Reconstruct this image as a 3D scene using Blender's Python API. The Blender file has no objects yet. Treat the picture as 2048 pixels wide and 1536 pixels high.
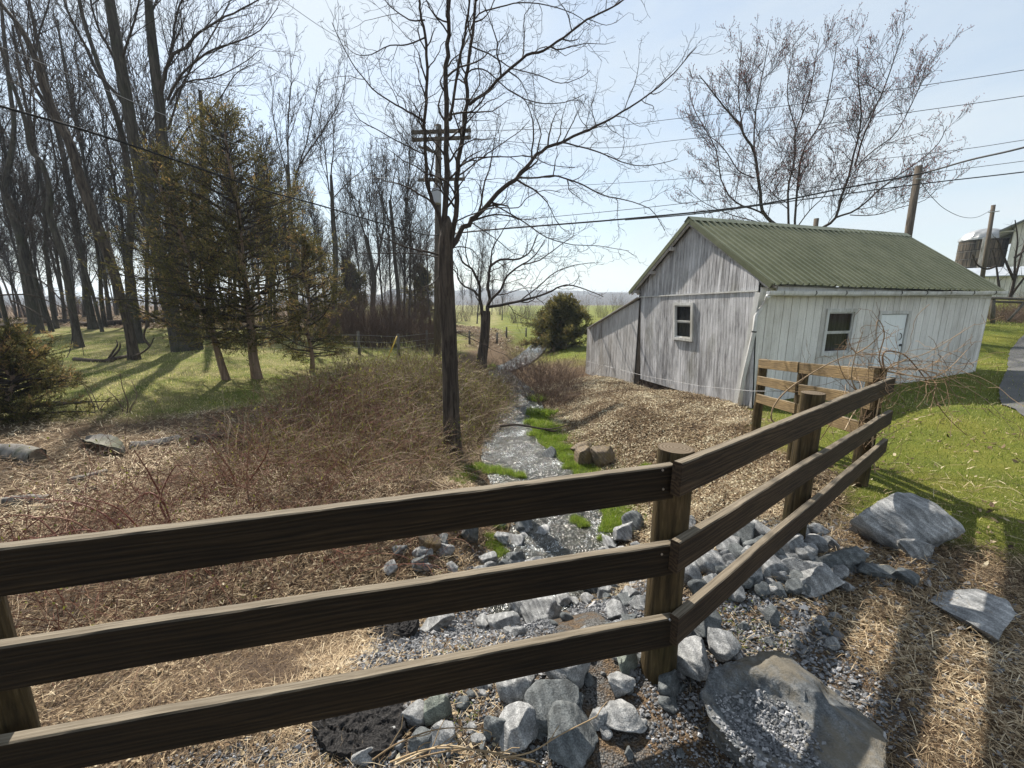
import bpy, math, random
import numpy as np
from mathutils import Vector, Matrix

S = bpy.context.scene
COL = S.collection

# ------------------------------------------------------------ camera
FPX, CX, CY = 830.0, 1024.0, 768.0          # focal length and centre in pixels of the 2048-wide photograph
PITCH = math.radians(11.1)
CAMZ = 1.8
cam_d = bpy.data.cameras.new('camera'); cam = bpy.data.objects.new('camera', cam_d); COL.objects.link(cam)
cam_d.sensor_width = 36.0; cam_d.lens = 36.0 * FPX / 2048.0
cam_d.clip_start = 0.05; cam_d.clip_end = 4000
cam.location = (0, 0, CAMZ); cam.rotation_euler = (math.radians(90) - PITCH, 0, 0)
S.camera = cam

# ------------------------------------------------------------ light
SUN_EL, SUN_AZ = math.radians(46), math.radians(-30)   # azimuth from +Y, negative = to the left
sun_vec = Vector((math.sin(SUN_AZ) * math.cos(SUN_EL), math.cos(SUN_AZ) * math.cos(SUN_EL), math.sin(SUN_EL)))
sd = bpy.data.lights.new('sun', 'SUN'); sd.energy = 5.0; sd.angle = math.radians(0.7); sd.color = (1.0, 0.93, 0.82)
so = bpy.data.objects.new('sun', sd); COL.objects.link(so)
so.rotation_euler = sun_vec.to_track_quat('Z', 'Y').to_euler()

W = bpy.data.worlds.new('World'); S.world = W; W.use_nodes = True
nt = W.node_tree; nt.nodes.clear()
def wn(t): return nt.nodes.new(t)
sky = wn('ShaderNodeTexSky'); sky.sky_type = 'NISHITA'; sky.sun_disc = False
sky.sun_elevation = SUN_EL; sky.sun_rotation = SUN_AZ % (2 * math.pi)
sky.altitude = 100; sky.air_density = 1.25; sky.dust_density = .5; sky.ozone_density = 1.6
tc = wn('ShaderNodeTexCoord'); mp = wn('ShaderNodeMapping'); mp.inputs['Scale'].default_value = (1.3, 2.2, 6.0)
mp.inputs['Rotation'].default_value = (0.2, 0.3, 0.9)
nz = wn('ShaderNodeTexNoise'); nz.inputs['Scale'].default_value = 1.1; nz.inputs['Detail'].default_value = 8; nz.inputs['Roughness'].default_value = 0.55; nz.inputs['Distortion'].default_value = 0.6
rp = wn('ShaderNodeValToRGB'); rp.color_ramp.elements[0].position = 0.33; rp.color_ramp.elements[0].color = (0.42, 0.42, 0.42, 1)
rp.color_ramp.elements[1].position = 0.72; rp.color_ramp.elements[1].color = (0.92, 0.92, 0.92, 1)
mx = wn('ShaderNodeMix'); mx.data_type = 'RGBA'; mx.inputs[7].default_value = (5.1, 5.55, 5.8, 1)   # thin high cloud
nt.links.new(tc.outputs['Generated'], mp.inputs['Vector']); nt.links.new(mp.outputs[0], nz.inputs['Vector'])
nt.links.new(nz.outputs['Fac'], rp.inputs[0]); nt.links.new(rp.outputs[0], mx.inputs[0])
nt.links.new(sky.outputs[0], mx.inputs[6])
bg = wn('ShaderNodeBackground'); bg.inputs['Strength'].default_value = 0.08
ou = wn('ShaderNodeOutputWorld')
nt.links.new(mx.outputs[2], bg.inputs['Color']); nt.links.new(bg.outputs[0], ou.inputs['Surface'])
S.view_settings.view_transform = 'Standard'; S.view_settings.look = 'None'
S.view_settings.exposure = 1.0; S.view_settings.gamma = 1.0
S.cycles.use_denoising = True; S.cycles.max_bounces = 6; S.cycles.diffuse_bounces = 3; S.cycles.glossy_bounces = 3
S.cycles.transmission_bounces = 4; S.cycles.transparent_max_bounces = 6; S.cycles.caustics_reflective = False; S.cycles.caustics_refractive = False

# ------------------------------------------------------------ pixel <-> place
SP, CP = math.sin(PITCH), math.cos(PITCH)
def ray(u, v):
    a, b = (u - CX) / FPX, (CY - v) / FPX
    return Vector((a, CP + b * SP, -SP + b * CP))
def at(u, v, Y):                      # the point seen at pixel (u, v) that stands Y metres ahead
    d = ray(u, v); return Vector((0, 0, CAMZ)) + d * (Y / d.y)
def atz(u, v, z):
    d = ray(u, v); return Vector((0, 0, CAMZ)) + d * ((z - CAMZ) / d.z)
def onwall(u, v, A, B):               # the point on the vertical plane through A and B
    d = ray(u, v); ex, ey = B[0] - A[0], B[1] - A[1]
    n = (ey, -ex); t = (A[0] * n[0] + A[1] * n[1]) / (d.x * n[0] + d.y * n[1])
    return Vector((0, 0, CAMZ)) + d * t

# ------------------------------------------------------------ noise
def vnoise(x, y, s, seed=0):          # smooth value noise, -1..1
    x = np.asarray(x, float) / s; y = np.asarray(y, float) / s
    xi = np.floor(x).astype(np.int64); yi = np.floor(y).astype(np.int64)
    fx = x - xi; fy = y - yi; fx = fx * fx * (3 - 2 * fx); fy = fy * fy * (3 - 2 * fy)
    def h(a, b):
        n = (a * 374761393 + b * 668265263 + seed * 974711) & 0x7fffffff
        n = ((n ^ (n >> 13)) * 1274126177) & 0x7fffffff
        return ((n ^ (n >> 16)) & 0xffff) / 32767.5 - 1
    return (h(xi, yi) * (1 - fx) + h(xi + 1, yi) * fx) * (1 - fy) + (h(xi, yi + 1) * (1 - fx) + h(xi + 1, yi + 1) * fx) * fy
def sstep(a, b, x):
    t = np.clip((x - a) / (b - a), 0, 1); return t * t * (3 - 2 * t)

# ------------------------------------------------------------ ground shape
ZW = -1.3
_st = [(985, 742, 36), (1012, 765, 38), (1036, 790, 42), (1046, 820, 38), (1036, 850, 50), (1036, 885, 80), (1062, 920, 130),
       (1095, 975, 140), (1140, 1035, 135), (1128, 1080, 120), (1100, 1125, 100)]
_sp = []
for u, v, w in _st:
    p = atz(u, v, ZW); q = atz(u + w, v, ZW); _sp.append((p.y, p.x, (q.x - p.x) / 2))
_sp.sort()
_sp = [(2.5, _sp[0][1] - .05, .35)] + _sp + [(21, .15, .3), (24, .9, .3), (28, 1.6, .3), (34, 2.5, .3), (60, 6, .5)]
SY = np.array([p[0] for p in _sp]); SX = np.array([p[1] for p in _sp]); SW = np.array([p[2] for p in _sp])
_cp = np.array([(.67,1.66,0),(2.1,2.8,0),(3.62,4,0),(-1.5,1.1,-.05),(0,0,0),(3,1,.05),(-4,1,-.1),(5,0,.15),(0,-6,.1),(8,3,.15),(4.6,3,.07),(2.5,4.4,-.42),(3.2,5.5,-.36),(2.9,7,-.6),(3.8,8.3,-.6),(8,7,-.05),
  (4.05,6.75,-.22),(5.2,9.1,-.5),(7.5,9.3,-.4),(4.0,13.2,-.85),(3,16.1,-.95),(10,10.2,-.2),(12.9,11.4,-.1),(14,10,.1),(20,18,1.0),(25,12,.9),(16,8,.2),
  (32,30,2.2),(45,20,2.2),(6,25,-1.0),(10,40,-1.2),(0,60,-1.3),(30,80,-.5),(-4,4,-.3),(-6.5,5.3,-.3),(-2,3,-.35),(-2,7,-.8),(-6.7,8,-.45),(-5.6,14,-.5),
  (-10,12,-.4),(-14,19,-.35),(-20,10,-.2),(-20,30,-.05),(-40,40,.4),(-10,30,-.4),(-3,20,-.8),(0,25,-1.0),(60,60,2),(-60,80,0),(0,150,-1.5),(100,150,0),(-100,150,-.5),(0,-40,0),(50,0,1),(-50,0,0)], float)
def fence_y(x):
    return np.where(x < .67, 1.66 + .28 * (x - .67), 1.66 + np.minimum(x - .67, 2.95) * .79)
def H(x, y):
    x = np.asarray(x, float); y = np.asarray(y, float)
    sh = np.broadcast(x, y).shape; xf = np.broadcast_to(x, sh).ravel(); yf = np.broadcast_to(y, sh).ravel()
    num = np.zeros_like(xf); den = np.zeros_like(xf)
    for cx, cy, cz in _cp:
        r2 = (xf - cx) ** 2 + (yf - cy) ** 2 + 0.35 + 0.02 * (cx * cx + cy * cy) * .3
        w = r2 ** -1.7; num += w * cz; den += w
    base = num / den
    base = base + .05 * vnoise(xf, yf, 2.3, 1) * sstep(3, 6, yf + 0 * xf) + .018 * vnoise(xf, yf, .6, 2) + .007 * vnoise(xf, yf, .17, 3)
    base = base + .35 * vnoise(xf, yf, 30, 4) * sstep(40, 90, yf)
    xs = np.interp(yf, SY, SX); ws = np.interp(yf, SY, SW)
    dl = xf - xs
    wl = 2.7 + .5 * vnoise(yf, yf * 0, 1.9, 5); wr = 3.1 + .4 * vnoise(yf, yf * 0, 1.3, 6)
    d = np.where(dl < 0, (-dl - ws) / wl, (dl - ws) / wr)
    prof = 1 - sstep(0, 1, d)
    c = sstep(.25, 2.5, yf - fence_y(xf)) * (1 - .5 * sstep(30, 70, yf))
    k = c * prof
    z = base * (1 - k) + (ZW - .1) * k
    far = sstep(200, 600, np.hypot(xf, yf)); z = z * (1 - far) - 1.5 * far
    return z.reshape(sh)
def h1(x, y): return float(H(np.array([x]), np.array([y]))[0])
_T = np.concatenate([np.arange(.6, 12, .04), np.arange(12, 90, .3)])
def hit(u, v):                        # where the view ray of a pixel meets the ground
    d = ray(u, v); X = d.x * _T; Y = d.y * _T; Z = CAMZ + d.z * _T
    k = np.nonzero(Z < H(X, Y))[0]
    i = k[0] if len(k) else len(_T) - 1
    return Vector((X[i], Y[i], Z[i]))

# ------------------------------------------------------------ object helpers
def tag(o, label=None, cat=None, group=None, kind=None):
    if label: o['label'] = label
    if cat: o['category'] = cat
    if group: o['group'] = group
    if kind: o['kind'] = kind
    return o
def empty(name, loc=(0, 0, 0), label=None, cat=None, group=None, rz=0):
    o = bpy.data.objects.new(name, None); COL.objects.link(o); o.location = loc; o.rotation_euler = (0, 0, rz)
    o.empty_display_size = .2
    return tag(o, label, cat, group)
def wloc(o):
    p = Vector((0, 0, 0))
    while o is not None: p = p + o.location; o = o.parent
    return p
class MB:
    def __init__(s): s.V = []; s.Q = []; s.T = []; s.A = []; s.n = 0; s.sm = False
    def add(s, V, Q=None, T=None, a=0.0):
        V = np.asarray(V, float).reshape(-1, 3)
        if Q is not None and len(Q): s.Q.append(np.asarray(Q, np.int64).reshape(-1, 4) + s.n)
        if T is not None and len(T): s.T.append(np.asarray(T, np.int64).reshape(-1, 3) + s.n)
        s.V.append(V); s.A.append(np.broadcast_to(np.asarray(a, float), (len(V),)) if np.ndim(a) < 2 else a); s.n += len(V)
    def box(s, c, size, M=None, a=0.0):
        hx, hy, hz = [q / 2 for q in size]
        v = np.array([(x, y, z) for x in (-hx, hx) for y in (-hy, hy) for z in (-hz, hz)])
        if M is not None: v = v @ np.array(M.to_3x3()).T
        v = v + np.array(c)
        s.add(v, [(0, 1, 3, 2), (4, 6, 7, 5), (0, 4, 5, 1), (2, 3, 7, 6), (0, 2, 6, 4), (1, 5, 7, 3)], a=a)
    def slab(s, A, B, w, h, up=(0, 0, 1), a=0.0):      # a beam from A to B, w wide (sideways) and h high (along up)
        A = Vector(A); B = Vector(B); d = (B - A).normalized(); up = Vector(up); sd_ = d.cross(up).normalized(); up = sd_.cross(d).normalized()
        v = [P + sd_ * (w / 2 * i) + up * (h / 2 * j) for P in (A, B) for i, j in ((-1, -1), (1, -1), (1, 1), (-1, 1))]
        s.add([tuple(q) for q in v], [(0, 1, 2, 3), (7, 6, 5, 4), (0, 4, 5, 1), (1, 5, 6, 2), (2, 6, 7, 3), (3, 7, 4, 0)], a=a)
    def tube(s, P, R, k=8, cap=True, a=0.0):
        P = np.array([tuple(p) for p in P], float); n = len(P); R = np.broadcast_to(np.asarray(R, float), (n,))
        s.tubes(P[None], R[None], k, a)
        if cap:
            b = s.n - n * k
            for off, rev in ((b, True), (b + (n - 1) * k, False)):
                c = s.n; s.add([P[0] if rev else P[-1]], a=a)
                i = np.arange(k); j = (i + 1) % k
                t = np.stack([off + i, off + j, np.full(k, c)], 1) if not rev else np.stack([off + j, off + i, np.full(k, c)], 1)
                s.T.append(t)
    def tubes(s, P, R, k=4, a=0.0):    # P (m, n, 3), R (m, n)
        m, n = P.shape[:2]
        t = np.gradient(P, axis=1); t /= np.linalg.norm(t, axis=2, keepdims=True) + 1e-9
        mean = np.abs(t.mean(1)); ref = np.where((mean[:, 2] > .75)[:, None], np.array([[1., 0, 0]]), np.array([[0., 0, 1.]]))
        u = np.cross(t, ref[:, None, :]); u /= np.linalg.norm(u, axis=2, keepdims=True) + 1e-9
        w = np.cross(t, u); an = np.arange(k) * 2 * math.pi / k
        V = P[:, :, None, :] + R[:, :, None, None] * (np.cos(an)[None, None, :, None] * u[:, :, None, :] + np.sin(an)[None, None, :, None] * w[:, :, None, :])
        idx = np.arange(m * n * k).reshape(m, n, k); r = np.roll(idx, -1, axis=2)
        Q = np.stack([idx[:, :-1], r[:, :-1], r[:, 1:], idx[:, 1:]], -1).reshape(-1, 4)
        if np.ndim(a) == 1: a = np.repeat(a, n * k)
        s.add(V.reshape(-1, 3), Q, a=a)
    def build(s, name, mat=None, parent=None, smooth=False, loc=None, attr=True, frame=None):
        # all points are given in world space; frame = the object's own axes (so that grain runs along a board)
        me = bpy.data.meshes.new(name)
        V = np.concatenate(s.V) if s.V else np.zeros((0, 3))
        pw = np.array(wloc(parent))
        if frame is not None:
            Mi = np.array(frame.inverted()); V = V @ Mi[:3, :3].T + Mi[:3, 3]
        elif loc is not None: V = V - np.array(loc)
        else: V = V - pw
        Q = np.concatenate(s.Q) if s.Q else np.zeros((0, 4), int); T = np.concatenate(s.T) if s.T else np.zeros((0, 3), int)
        nq, ntr = len(Q), len(T)
        me.vertices.add(len(V)); me.vertices.foreach_set('co', V.astype(np.float32).ravel())
        me.loops.add(nq * 4 + ntr * 3); me.loops.foreach_set('vertex_index', np.concatenate([Q.ravel(), T.ravel()]).astype(np.int32))
        me.polygons.add(nq + ntr)
        st = np.concatenate([np.arange(nq) * 4, nq * 4 + np.arange(ntr) * 3]).astype(np.int32)
        me.polygons.foreach_set('loop_start', st)
        me.polygons.foreach_set('use_smooth', np.full(nq + ntr, smooth))
        if attr:
            A = np.concatenate(s.A).astype(np.float32); at_ = me.attributes.new('tint', 'FLOAT', 'POINT'); at_.data.foreach_set('value', A)
        me.update(calc_edges=True); me.validate()
        o = bpy.data.objects.new(name, me); COL.objects.link(o)
        if frame is not None: o.matrix_basis = Matrix.Translation([-q for q in pw]) @ frame
        elif loc is not None: o.location = [a_ - b_ for a_, b_ in zip(loc, pw)]
        if mat: me.materials.append(mat)
        if parent: o.parent = parent
        return o

# ------------------------------------------------------------ materials
def mat(name, rough=.8, spec=.3):
    m = bpy.data.materials.new(name); m.use_nodes = True; n = m.node_tree.nodes; b = n['Principled BSDF']
    b.inputs['Roughness'].default_value = rough; b.inputs['Specular IOR Level'].default_value = spec
    return m, n, m.node_tree.links, b
def N(n, t, **kw):
    x = n.new(t)
    for k, v in kw.items():
        if k in x.inputs: x.inputs[k].default_value = v
        else: setattr(x, k, v)
    return x
def ramp(n, stops):
    r = n.new('ShaderNodeValToRGB'); e = r.color_ramp.elements
    while len(e) < len(stops): e.new(0.5)
    for q, (p, c) in zip(e, stops):
        q.position = p; q.color = (*c, 1) if len(c) == 3 else c
    return r
def coords(n, l, scale=(1, 1, 1), kind='Object', rot=(0, 0, 0)):
    t = n.new('ShaderNodeTexCoord'); m = n.new('ShaderNodeMapping'); m.inputs['Scale'].default_value = scale; m.inputs['Rotation'].default_value = rot
    l.new(t.outputs[kind], m.inputs['Vector']); return m.outputs[0]
def noise_node(n, l, vec, scale, detail=4, rough=.6, dist=0):
    x = n.new('ShaderNodeTexNoise'); x.inputs['Scale'].default_value = scale; x.inputs['Detail'].default_value = detail
    x.inputs['Roughness'].default_value = rough; x.inputs['Distortion'].default_value = dist
    l.new(vec, x.inputs['Vector']); return x.outputs['Fac']
def mixc(n, l, f, a, b, mode='MIX'):
    x = n.new('ShaderNodeMix'); x.data_type = 'RGBA'; x.blend_type = mode
    for s_, v in ((0, f), (6, a), (7, b)):
        if hasattr(v, 'links') or hasattr(v, 'is_linked'): l.new(v, x.inputs[s_])
        else: x.inputs[s_].default_value = v if s_ == 0 else (*v, 1)
    return x.outputs[2]
def math_(n, l, op, a, b=None, clamp=False):
    x = n.new('ShaderNodeMath'); x.operation = op; x.use_clamp = clamp
    for i, v in enumerate((a, b)):
        if v is None: continue
        if hasattr(v, 'is_linked'): l.new(v, x.inputs[i])
        else: x.inputs[i].default_value = v
    return x.outputs[0]
def bump(n, l, b, h, dist=.01, strength=1.0):
    x = n.new('ShaderNodeBump'); x.inputs['Distance'].default_value = dist; x.inputs['Strength'].default_value = strength
    l.new(h, x.inputs['Height']); l.new(x.outputs[0], b.inputs['Normal']); return x
def tint_mat(name, stops, rough=.8, transl=0.0, spec=.2, var=0.0):
    """colour from the per-piece 'tint' value; thin leaves and blades let some light through"""
    m, n, l, b = mat(name, rough, spec)
    a = N(n, 'ShaderNodeAttribute', attribute_name='tint'); r = ramp(n, stops); l.new(a.outputs['Fac'], r.inputs[0]); c = r.outputs[0]
    if var:
        f = noise_node(n, l, coords(n, l), 1.3, 3); rr = ramp(n, [(.3, (1 - var,) * 3), (.7, (1 + var,) * 3)]); l.new(f, rr.inputs[0])
        c = mixc(n, l, 1.0, c, rr.outputs[0], 'MULTIPLY')
    l.new(c, b.inputs['Base Color'])
    if transl:
        t = n.new('ShaderNodeBsdfTranslucent'); l.new(c, t.inputs['Color']); s_ = n.new('ShaderNodeMixShader'); s_.inputs[0].default_value = transl
        l.new(b.outputs[0], s_.inputs[1]); l.new(t.outputs[0], s_.inputs[2]); l.new(s_.outputs[0], n['Material Output'].inputs['Surface'])
    return m
def bark_mat(name, c1, c2, scale=8, stretch=.18, depth=.02, moss=None):
    m, n, l, b = mat(name, .9, .15)
    v = coords(n, l, (1, 1, stretch)); f = noise_node(n, l, v, scale, 6, .65, .6)
    r = ramp(n, [(.3, c1), (.7, c2)]); l.new(f, r.inputs[0]); c = r.outputs[0]
    if moss:
        g = noise_node(n, l, coords(n, l), 1.5, 3); rr = ramp(n, [(.5, (0, 0, 0)), (.7, (.6, .6, .6))]); l.new(g, rr.inputs[0])
        c = mixc(n, l, rr.outputs[0], c, moss)
    l.new(c, b.inputs['Base Color']); bump(n, l, b, f, depth)
    return m
# ============================================================ THE GROUND
def poly_sd(X, Y, poly):              # signed distance to a polygon, positive inside
    px = np.array([p[0] for p in poly], float); py = np.array([p[1] for p in poly], float)
    d2 = np.full(X.shape, 1e18); ins = np.zeros(X.shape, bool); n = len(px)
    for i in range(n):
        x0, y0, x1, y1 = px[i], py[i], px[(i + 1) % n], py[(i + 1) % n]
        ex, ey = x1 - x0, y1 - y0; t = np.clip(((X - x0) * ex + (Y - y0) * ey) / (ex * ex + ey * ey + 1e-12), 0, 1)
        d2 = np.minimum(d2, (X - x0 - t * ex) ** 2 + (Y - y0 - t * ey) ** 2)
        if y0 != y1:
            c = ((y0 > Y) != (y1 > Y)) & (X < ex * (Y - y0) / (y1 - y0) + x0); ins ^= c
    d = np.sqrt(d2); return np.where(ins, d, -d)
LAWN_R = [(2.75, 3.35), (3.35, 2.85), (3.75, 2.2), (5.5, .5), (30, -8), (60, 60), (14, 60), (13, 12), (5.4, 9.1), (4.2, 7), (3.75, 4.4), (3.3, 3.7)]
LAWN_L = [(-30, 5.5), (-12, 6.6), (-7.2, 7.6), (-5.2, 9.3), (-5.0, 12), (-3.2, 16), (-2.2, 25), (-3, 33), (-60, 30)]
FIELD = [(1.7, 19), (3.4, 18), (13, 14), (60, 60), (200, 400), (-150, 400), (-20, 60), (-2, 40)]
GRAVEL = [tuple(hit(u, v).xy) for u, v in ((240, 1560), (420, 1500), (600, 1450), (650, 1350), (740, 1290), (860, 1240), (1000, 1225), (1150, 1180), (1350, 1200), (1500, 1180), (1640, 1200), (1720, 1290), (1840, 1420), (1830, 1530), (1500, 1560), (900, 1600))]
STONEBANK = [(-.9, 3.4), (-.4, 4.6), (.4, 5.0), (1.2, 4.6), (2.4, 3.9), (2.6, 3.1), (1.6, 2.4), (.2, 2.2), (-.8, 2.4)]
def zones(X, Y):
    w = .35 * vnoise(X, Y, .9, 11) + .15 * vnoise(X, Y, .25, 12)
    lawn = np.maximum(sstep(-.25, .3, poly_sd(X, Y, LAWN_R) + .6 * w), sstep(-.5, 1.0, poly_sd(X, Y, LAWN_L) + 1.3 * w))
    lawn = np.maximum(lawn, sstep(-1, 2, poly_sd(X, Y, FIELD) + 2 * w))
    grav = sstep(-.12, .12, poly_sd(X, Y, GRAVEL) + .45 * w)
    stone = sstep(-.3, .3, poly_sd(X, Y, STONEBANK) + .5 * w)
    return lawn, grav, stone
def axis(lo, hi, f0, f1, step, growth=1.06):
    a = list(np.arange(f0, f1, step)); s_ = step
    while a[-1] < hi: s_ *= growth; a.append(a[-1] + s_)
    b = []; s_ = step; q = f0
    while q > lo: s_ *= growth; q -= s_; b.append(q)
    return np.array(b[::-1] + a)
gx = axis(-900, 900, -5.5, 6.5, .05); gy = axis(-60, 1600, .2, 9.0, .05, 1.05)
GX, GY = np.meshgrid(gx, gy); GZ = H(GX, GY)
lawn, grav, stone = zones(GX, GY)
gm = MB(); ny, nx = GX.shape; idx = np.arange(nx * ny).reshape(ny, nx)
gm.add(np.stack([GX, GY, GZ], -1).reshape(-1, 3), np.stack([idx[:-1, :-1], idx[:-1, 1:], idx[1:, 1:], idx[1:, :-1]], -1).reshape(-1, 4))

m, n, l, b = mat('ground', .95, .1)
P = coords(n, l)
def att(nm): return N(n, 'ShaderNodeAttribute', attribute_name=nm).outputs['Fac']
fA = noise_node(n, l, P, 9, 8, .7); fB = noise_node(n, l, P, 60, 5, .7); fC = noise_node(n, l, P, .8, 5, .6)
soil = ramp(n, [(.3, (.035, .026, .018)), (.5, (.12, .085, .055)), (.72, (.30, .225, .145))]); l.new(fB, soil.inputs[0])
soil2 = ramp(n, [(.35, (.6, .55, .5)), (.65, (1.1, 1.05, 1.0))]); l.new(fA, soil2.inputs[0])
cs = mixc(n, l, 1.0, soil.outputs[0], soil2.outputs[0], 'MULTIPLY')
gr = ramp(n, [(.28, (.040, .052, .012)), (.5, (.12, .14, .030)), (.75, (.26, .25, .09))]); l.new(fB, gr.inputs[0])
gr2 = ramp(n, [(.3, (.75, .85, .6)), (.7, (1.25, 1.1, .9))]); l.new(fC, gr2.inputs[0])
cg = mixc(n, l, 1.0, gr.outputs[0], gr2.outputs[0], 'MULTIPLY')
vo = N(n, 'ShaderNodeTexVoronoi', Scale=110.0); l.new(P, vo.inputs['Vector'])
gv = ramp(n, [(0, (.22, .22, .22)), (.4, (.15, .148, .145)), (.8, (.035, .033, .03))]); l.new(vo.outputs['Distance'], gv.inputs[0])
dm_ = ramp(n, [(.42, (0, 0, 0)), (.6, (1, 1, 1))]); l.new(fA, dm_.inputs[0]); gv3 = mixc(n, l, dm_.outputs[0], gv.outputs[0], cs)
dg = ramp(n, [(.35, (.10, .105, .035)), (.55, (.26, .225, .11)), (.75, (.36, .30, .17))]); l.new(fB, dg.inputs[0]); dm2 = ramp(n, [(.38, (.1, .1, .1)), (.62, (.95, .95, .95))]); l.new(fC, dm2.inputs[0]); cg = mixc(n, l, math_(n, l, 'MULTIPLY', att('dry'), dm2.outputs[0]), cg, dg.outputs[0])
c = mixc(n, l, att('lawn'), cs, cg); c = mixc(n, l, att('gravel'), c, gv3)
l.new(c, b.inputs['Base Color'])
bh = math_(n, l, 'ADD', fB, math_(n, l, 'MULTIPLY', vo.outputs['Distance'], -.6)); bump(n, l, b, bh, .02)
ground = gm.build('ground', m, smooth=True, attr=False); tag(ground, kind='structure')
for nm, arr in (('dry', sstep(-1, -3, GX)), ('lawn', lawn), ('gravel', np.maximum(grav, stone * .5))):
    a_ = ground.data.attributes.new(nm, 'FLOAT', 'POINT'); a_.data.foreach_set('value', arr.ravel().astype(np.float32))
del GX, GY, GZ, gm

# stream water: rippled sheet lying in the carved bed
wm = MB(); ys = np.concatenate([np.arange(3.0, 9, .025), np.arange(9, 24, .06), np.arange(24, 60, .5)]); ts = np.linspace(-1, 1, 70)
YY, TT = np.meshgrid(ys, ts, indexing='ij'); XX = np.interp(YY, SY, SX) + TT * (np.interp(YY, SY, SW) + .35)
zz = ZW + .012 * vnoise(XX, YY, .11, 21) + .009 * vnoise(XX, YY, .05, 22) + .012 * vnoise(XX, YY, .3, 23)
idx = np.arange(YY.size).reshape(YY.shape)
wm.add(np.stack([XX, YY, zz], -1).reshape(-1, 3), np.stack([idx[:-1, :-1], idx[:-1, 1:], idx[1:, 1:], idx[1:, :-1]], -1).reshape(-1, 4))
m, n, l, b = mat('water', .2, .9)
b.inputs['IOR'].default_value = 1.38; b.inputs['Roughness'].default_value = .16; P = coords(n, l, (1, .5, 1))
f1 = noise_node(n, l, P, 26, 3, .6, 1.2); f2 = noise_node(n, l, P, 9, 2, .5, .8); f3 = noise_node(n, l, coords(n, l, (1, .6, 1)), 22, 5, .75, 2.0); f4 = noise_node(n, l, coords(n, l), 2.6, 3, .6, .6)
glitter = ramp(n, [(.585, (0, 0, 0)), (.65, (1, 1, 1))]); l.new(math_(n, l, 'ADD', math_(n, l, 'MULTIPLY', f3, .72), math_(n, l, 'MULTIPLY', f4, .34)), glitter.inputs[0])   # sun glitter on the ripples, painted in as white patches
bed = ramp(n, [(.35, (.012, .014, .012)), (.6, (.04, .038, .03)), (.75, (.09, .088, .075))]); l.new(noise_node(n, l, coords(n, l), 7, 4, .6), bed.inputs[0])
l.new(mixc(n, l, glitter.outputs[0], bed.outputs[0], (.62, .66, .68)), b.inputs['Base Color'])
bump(n, l, b, math_(n, l, 'ADD', f1, math_(n, l, 'MULTIPLY', f2, 1.5)), .035, 1.0)
tag(wm.build('stream', m, smooth=True, attr=False), kind='structure')

# hills far away beyond the fields, wooded
m, n, l, b = mat('hill', .95, .05)
f = noise_node(n, l, coords(n, l, (1, 1, 1)), .09, 8, .75); r = ramp(n, [(.35, (.035, .032, .028)), (.65, (.12, .10, .085))]); l.new(f, r.inputs[0]); l.new(r.outputs[0], b.inputs['Base Color'])
def hills(Y0, hmax, x0, x1, seed, depth=180):
    hb = MB(); xs_ = np.linspace(x0, x1, 420); k = 26; vs = np.linspace(0, 1, k)
    XX, VV = np.meshgrid(xs_, vs); prof = np.sin(VV * math.pi * .5) ** .8
    top = hmax * (.75 + .3 * vnoise(XX, VV * 0, 260, seed) + .1 * vnoise(XX, VV * 0, 80, seed + 1)) + .9 * vnoise(XX, VV * 900, 7, seed + 2) + .8 * vnoise(XX, VV * 900, 3, seed + 3)
    z = -2 + top * prof; yy = Y0 + VV * depth + 12 * vnoise(XX, VV * 100, 60, seed + 4)
    idx = np.arange(XX.size).reshape(XX.shape)
    hb.add(np.stack([XX, yy, z], -1).reshape(-1, 3), np.stack([idx[:-1, :-1], idx[:-1, 1:], idx[1:, 1:], idx[1:, :-1]], -1).reshape(-1, 4))
    tag(hb.build('hill', m, smooth=True, attr=False), kind='structure')
hills(620, 22, -1100, 900, 31); hills(900, 44, -300, 1500, 41)

# asphalt drive at the right edge: follows the ground 4 mm up
dm = MB(); pts = [(2060, 700), (2046, 735), (2052, 790), (2100, 860)]
cl = [(22, 17.2), (17.2, 14.3), (14.0, 11.6), (11.2, 9.35), (9.25, 7.6), (7.9, 6.0), (7.1, 4.4), (6.6, 2.5), (6.4, 0), (6.4, -8)]
c_ = np.array(cl); tt = np.linspace(0, len(c_) - 1, 120)
exy = np.stack([np.interp(tt, range(len(c_)), c_[:, 0]), np.interp(tt, range(len(c_)), c_[:, 1])], 1)
for _ in range(5): exy[1:-1] = (exy[:-2] + exy[1:-1] * 2 + exy[2:]) / 4
tg = np.gradient(exy, axis=0); tg /= np.linalg.norm(tg, axis=1, keepdims=True); nr = np.stack([-tg[:, 1], tg[:, 0]], 1)
offs = np.linspace(0, 3.2, 30)
PX = exy[:, None, 0] + nr[:, None, 0] * offs; PY = exy[:, None, 1] + nr[:, None, 1] * offs
PX[:, 0] += .04 * vnoise(PX[:, 0], PY[:, 0], .3, 51)
idx = np.arange(PX.size).reshape(PX.shape)
dm.add(np.stack([PX, PY, H(PX, PY) + .035], -1).reshape(-1, 3), np.stack([idx[:-1, :-1], idx[:-1, 1:], idx[1:, 1:], idx[1:, :-1]], -1).reshape(-1, 4))
m, n, l, b = mat('asphalt', .9, .3)
f = noise_node(n, l, coords(n, l), 90, 4, .7); g = noise_node(n, l, coords(n, l), 1.4, 4); r = ramp(n, [(.3, (.045, .044, .044)), (.7, (.15, .148, .145))]); l.new(f, r.inputs[0])
rr = ramp(n, [(.3, (.75, .75, .75)), (.7, (1.15, 1.15, 1.15))]); l.new(g, rr.inputs[0]); l.new(mixc(n, l, 1.0, r.outputs[0], rr.outputs[0], 'MULTIPLY'), b.inputs['Base Color']); bump(n, l, b, f, .006)
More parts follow.
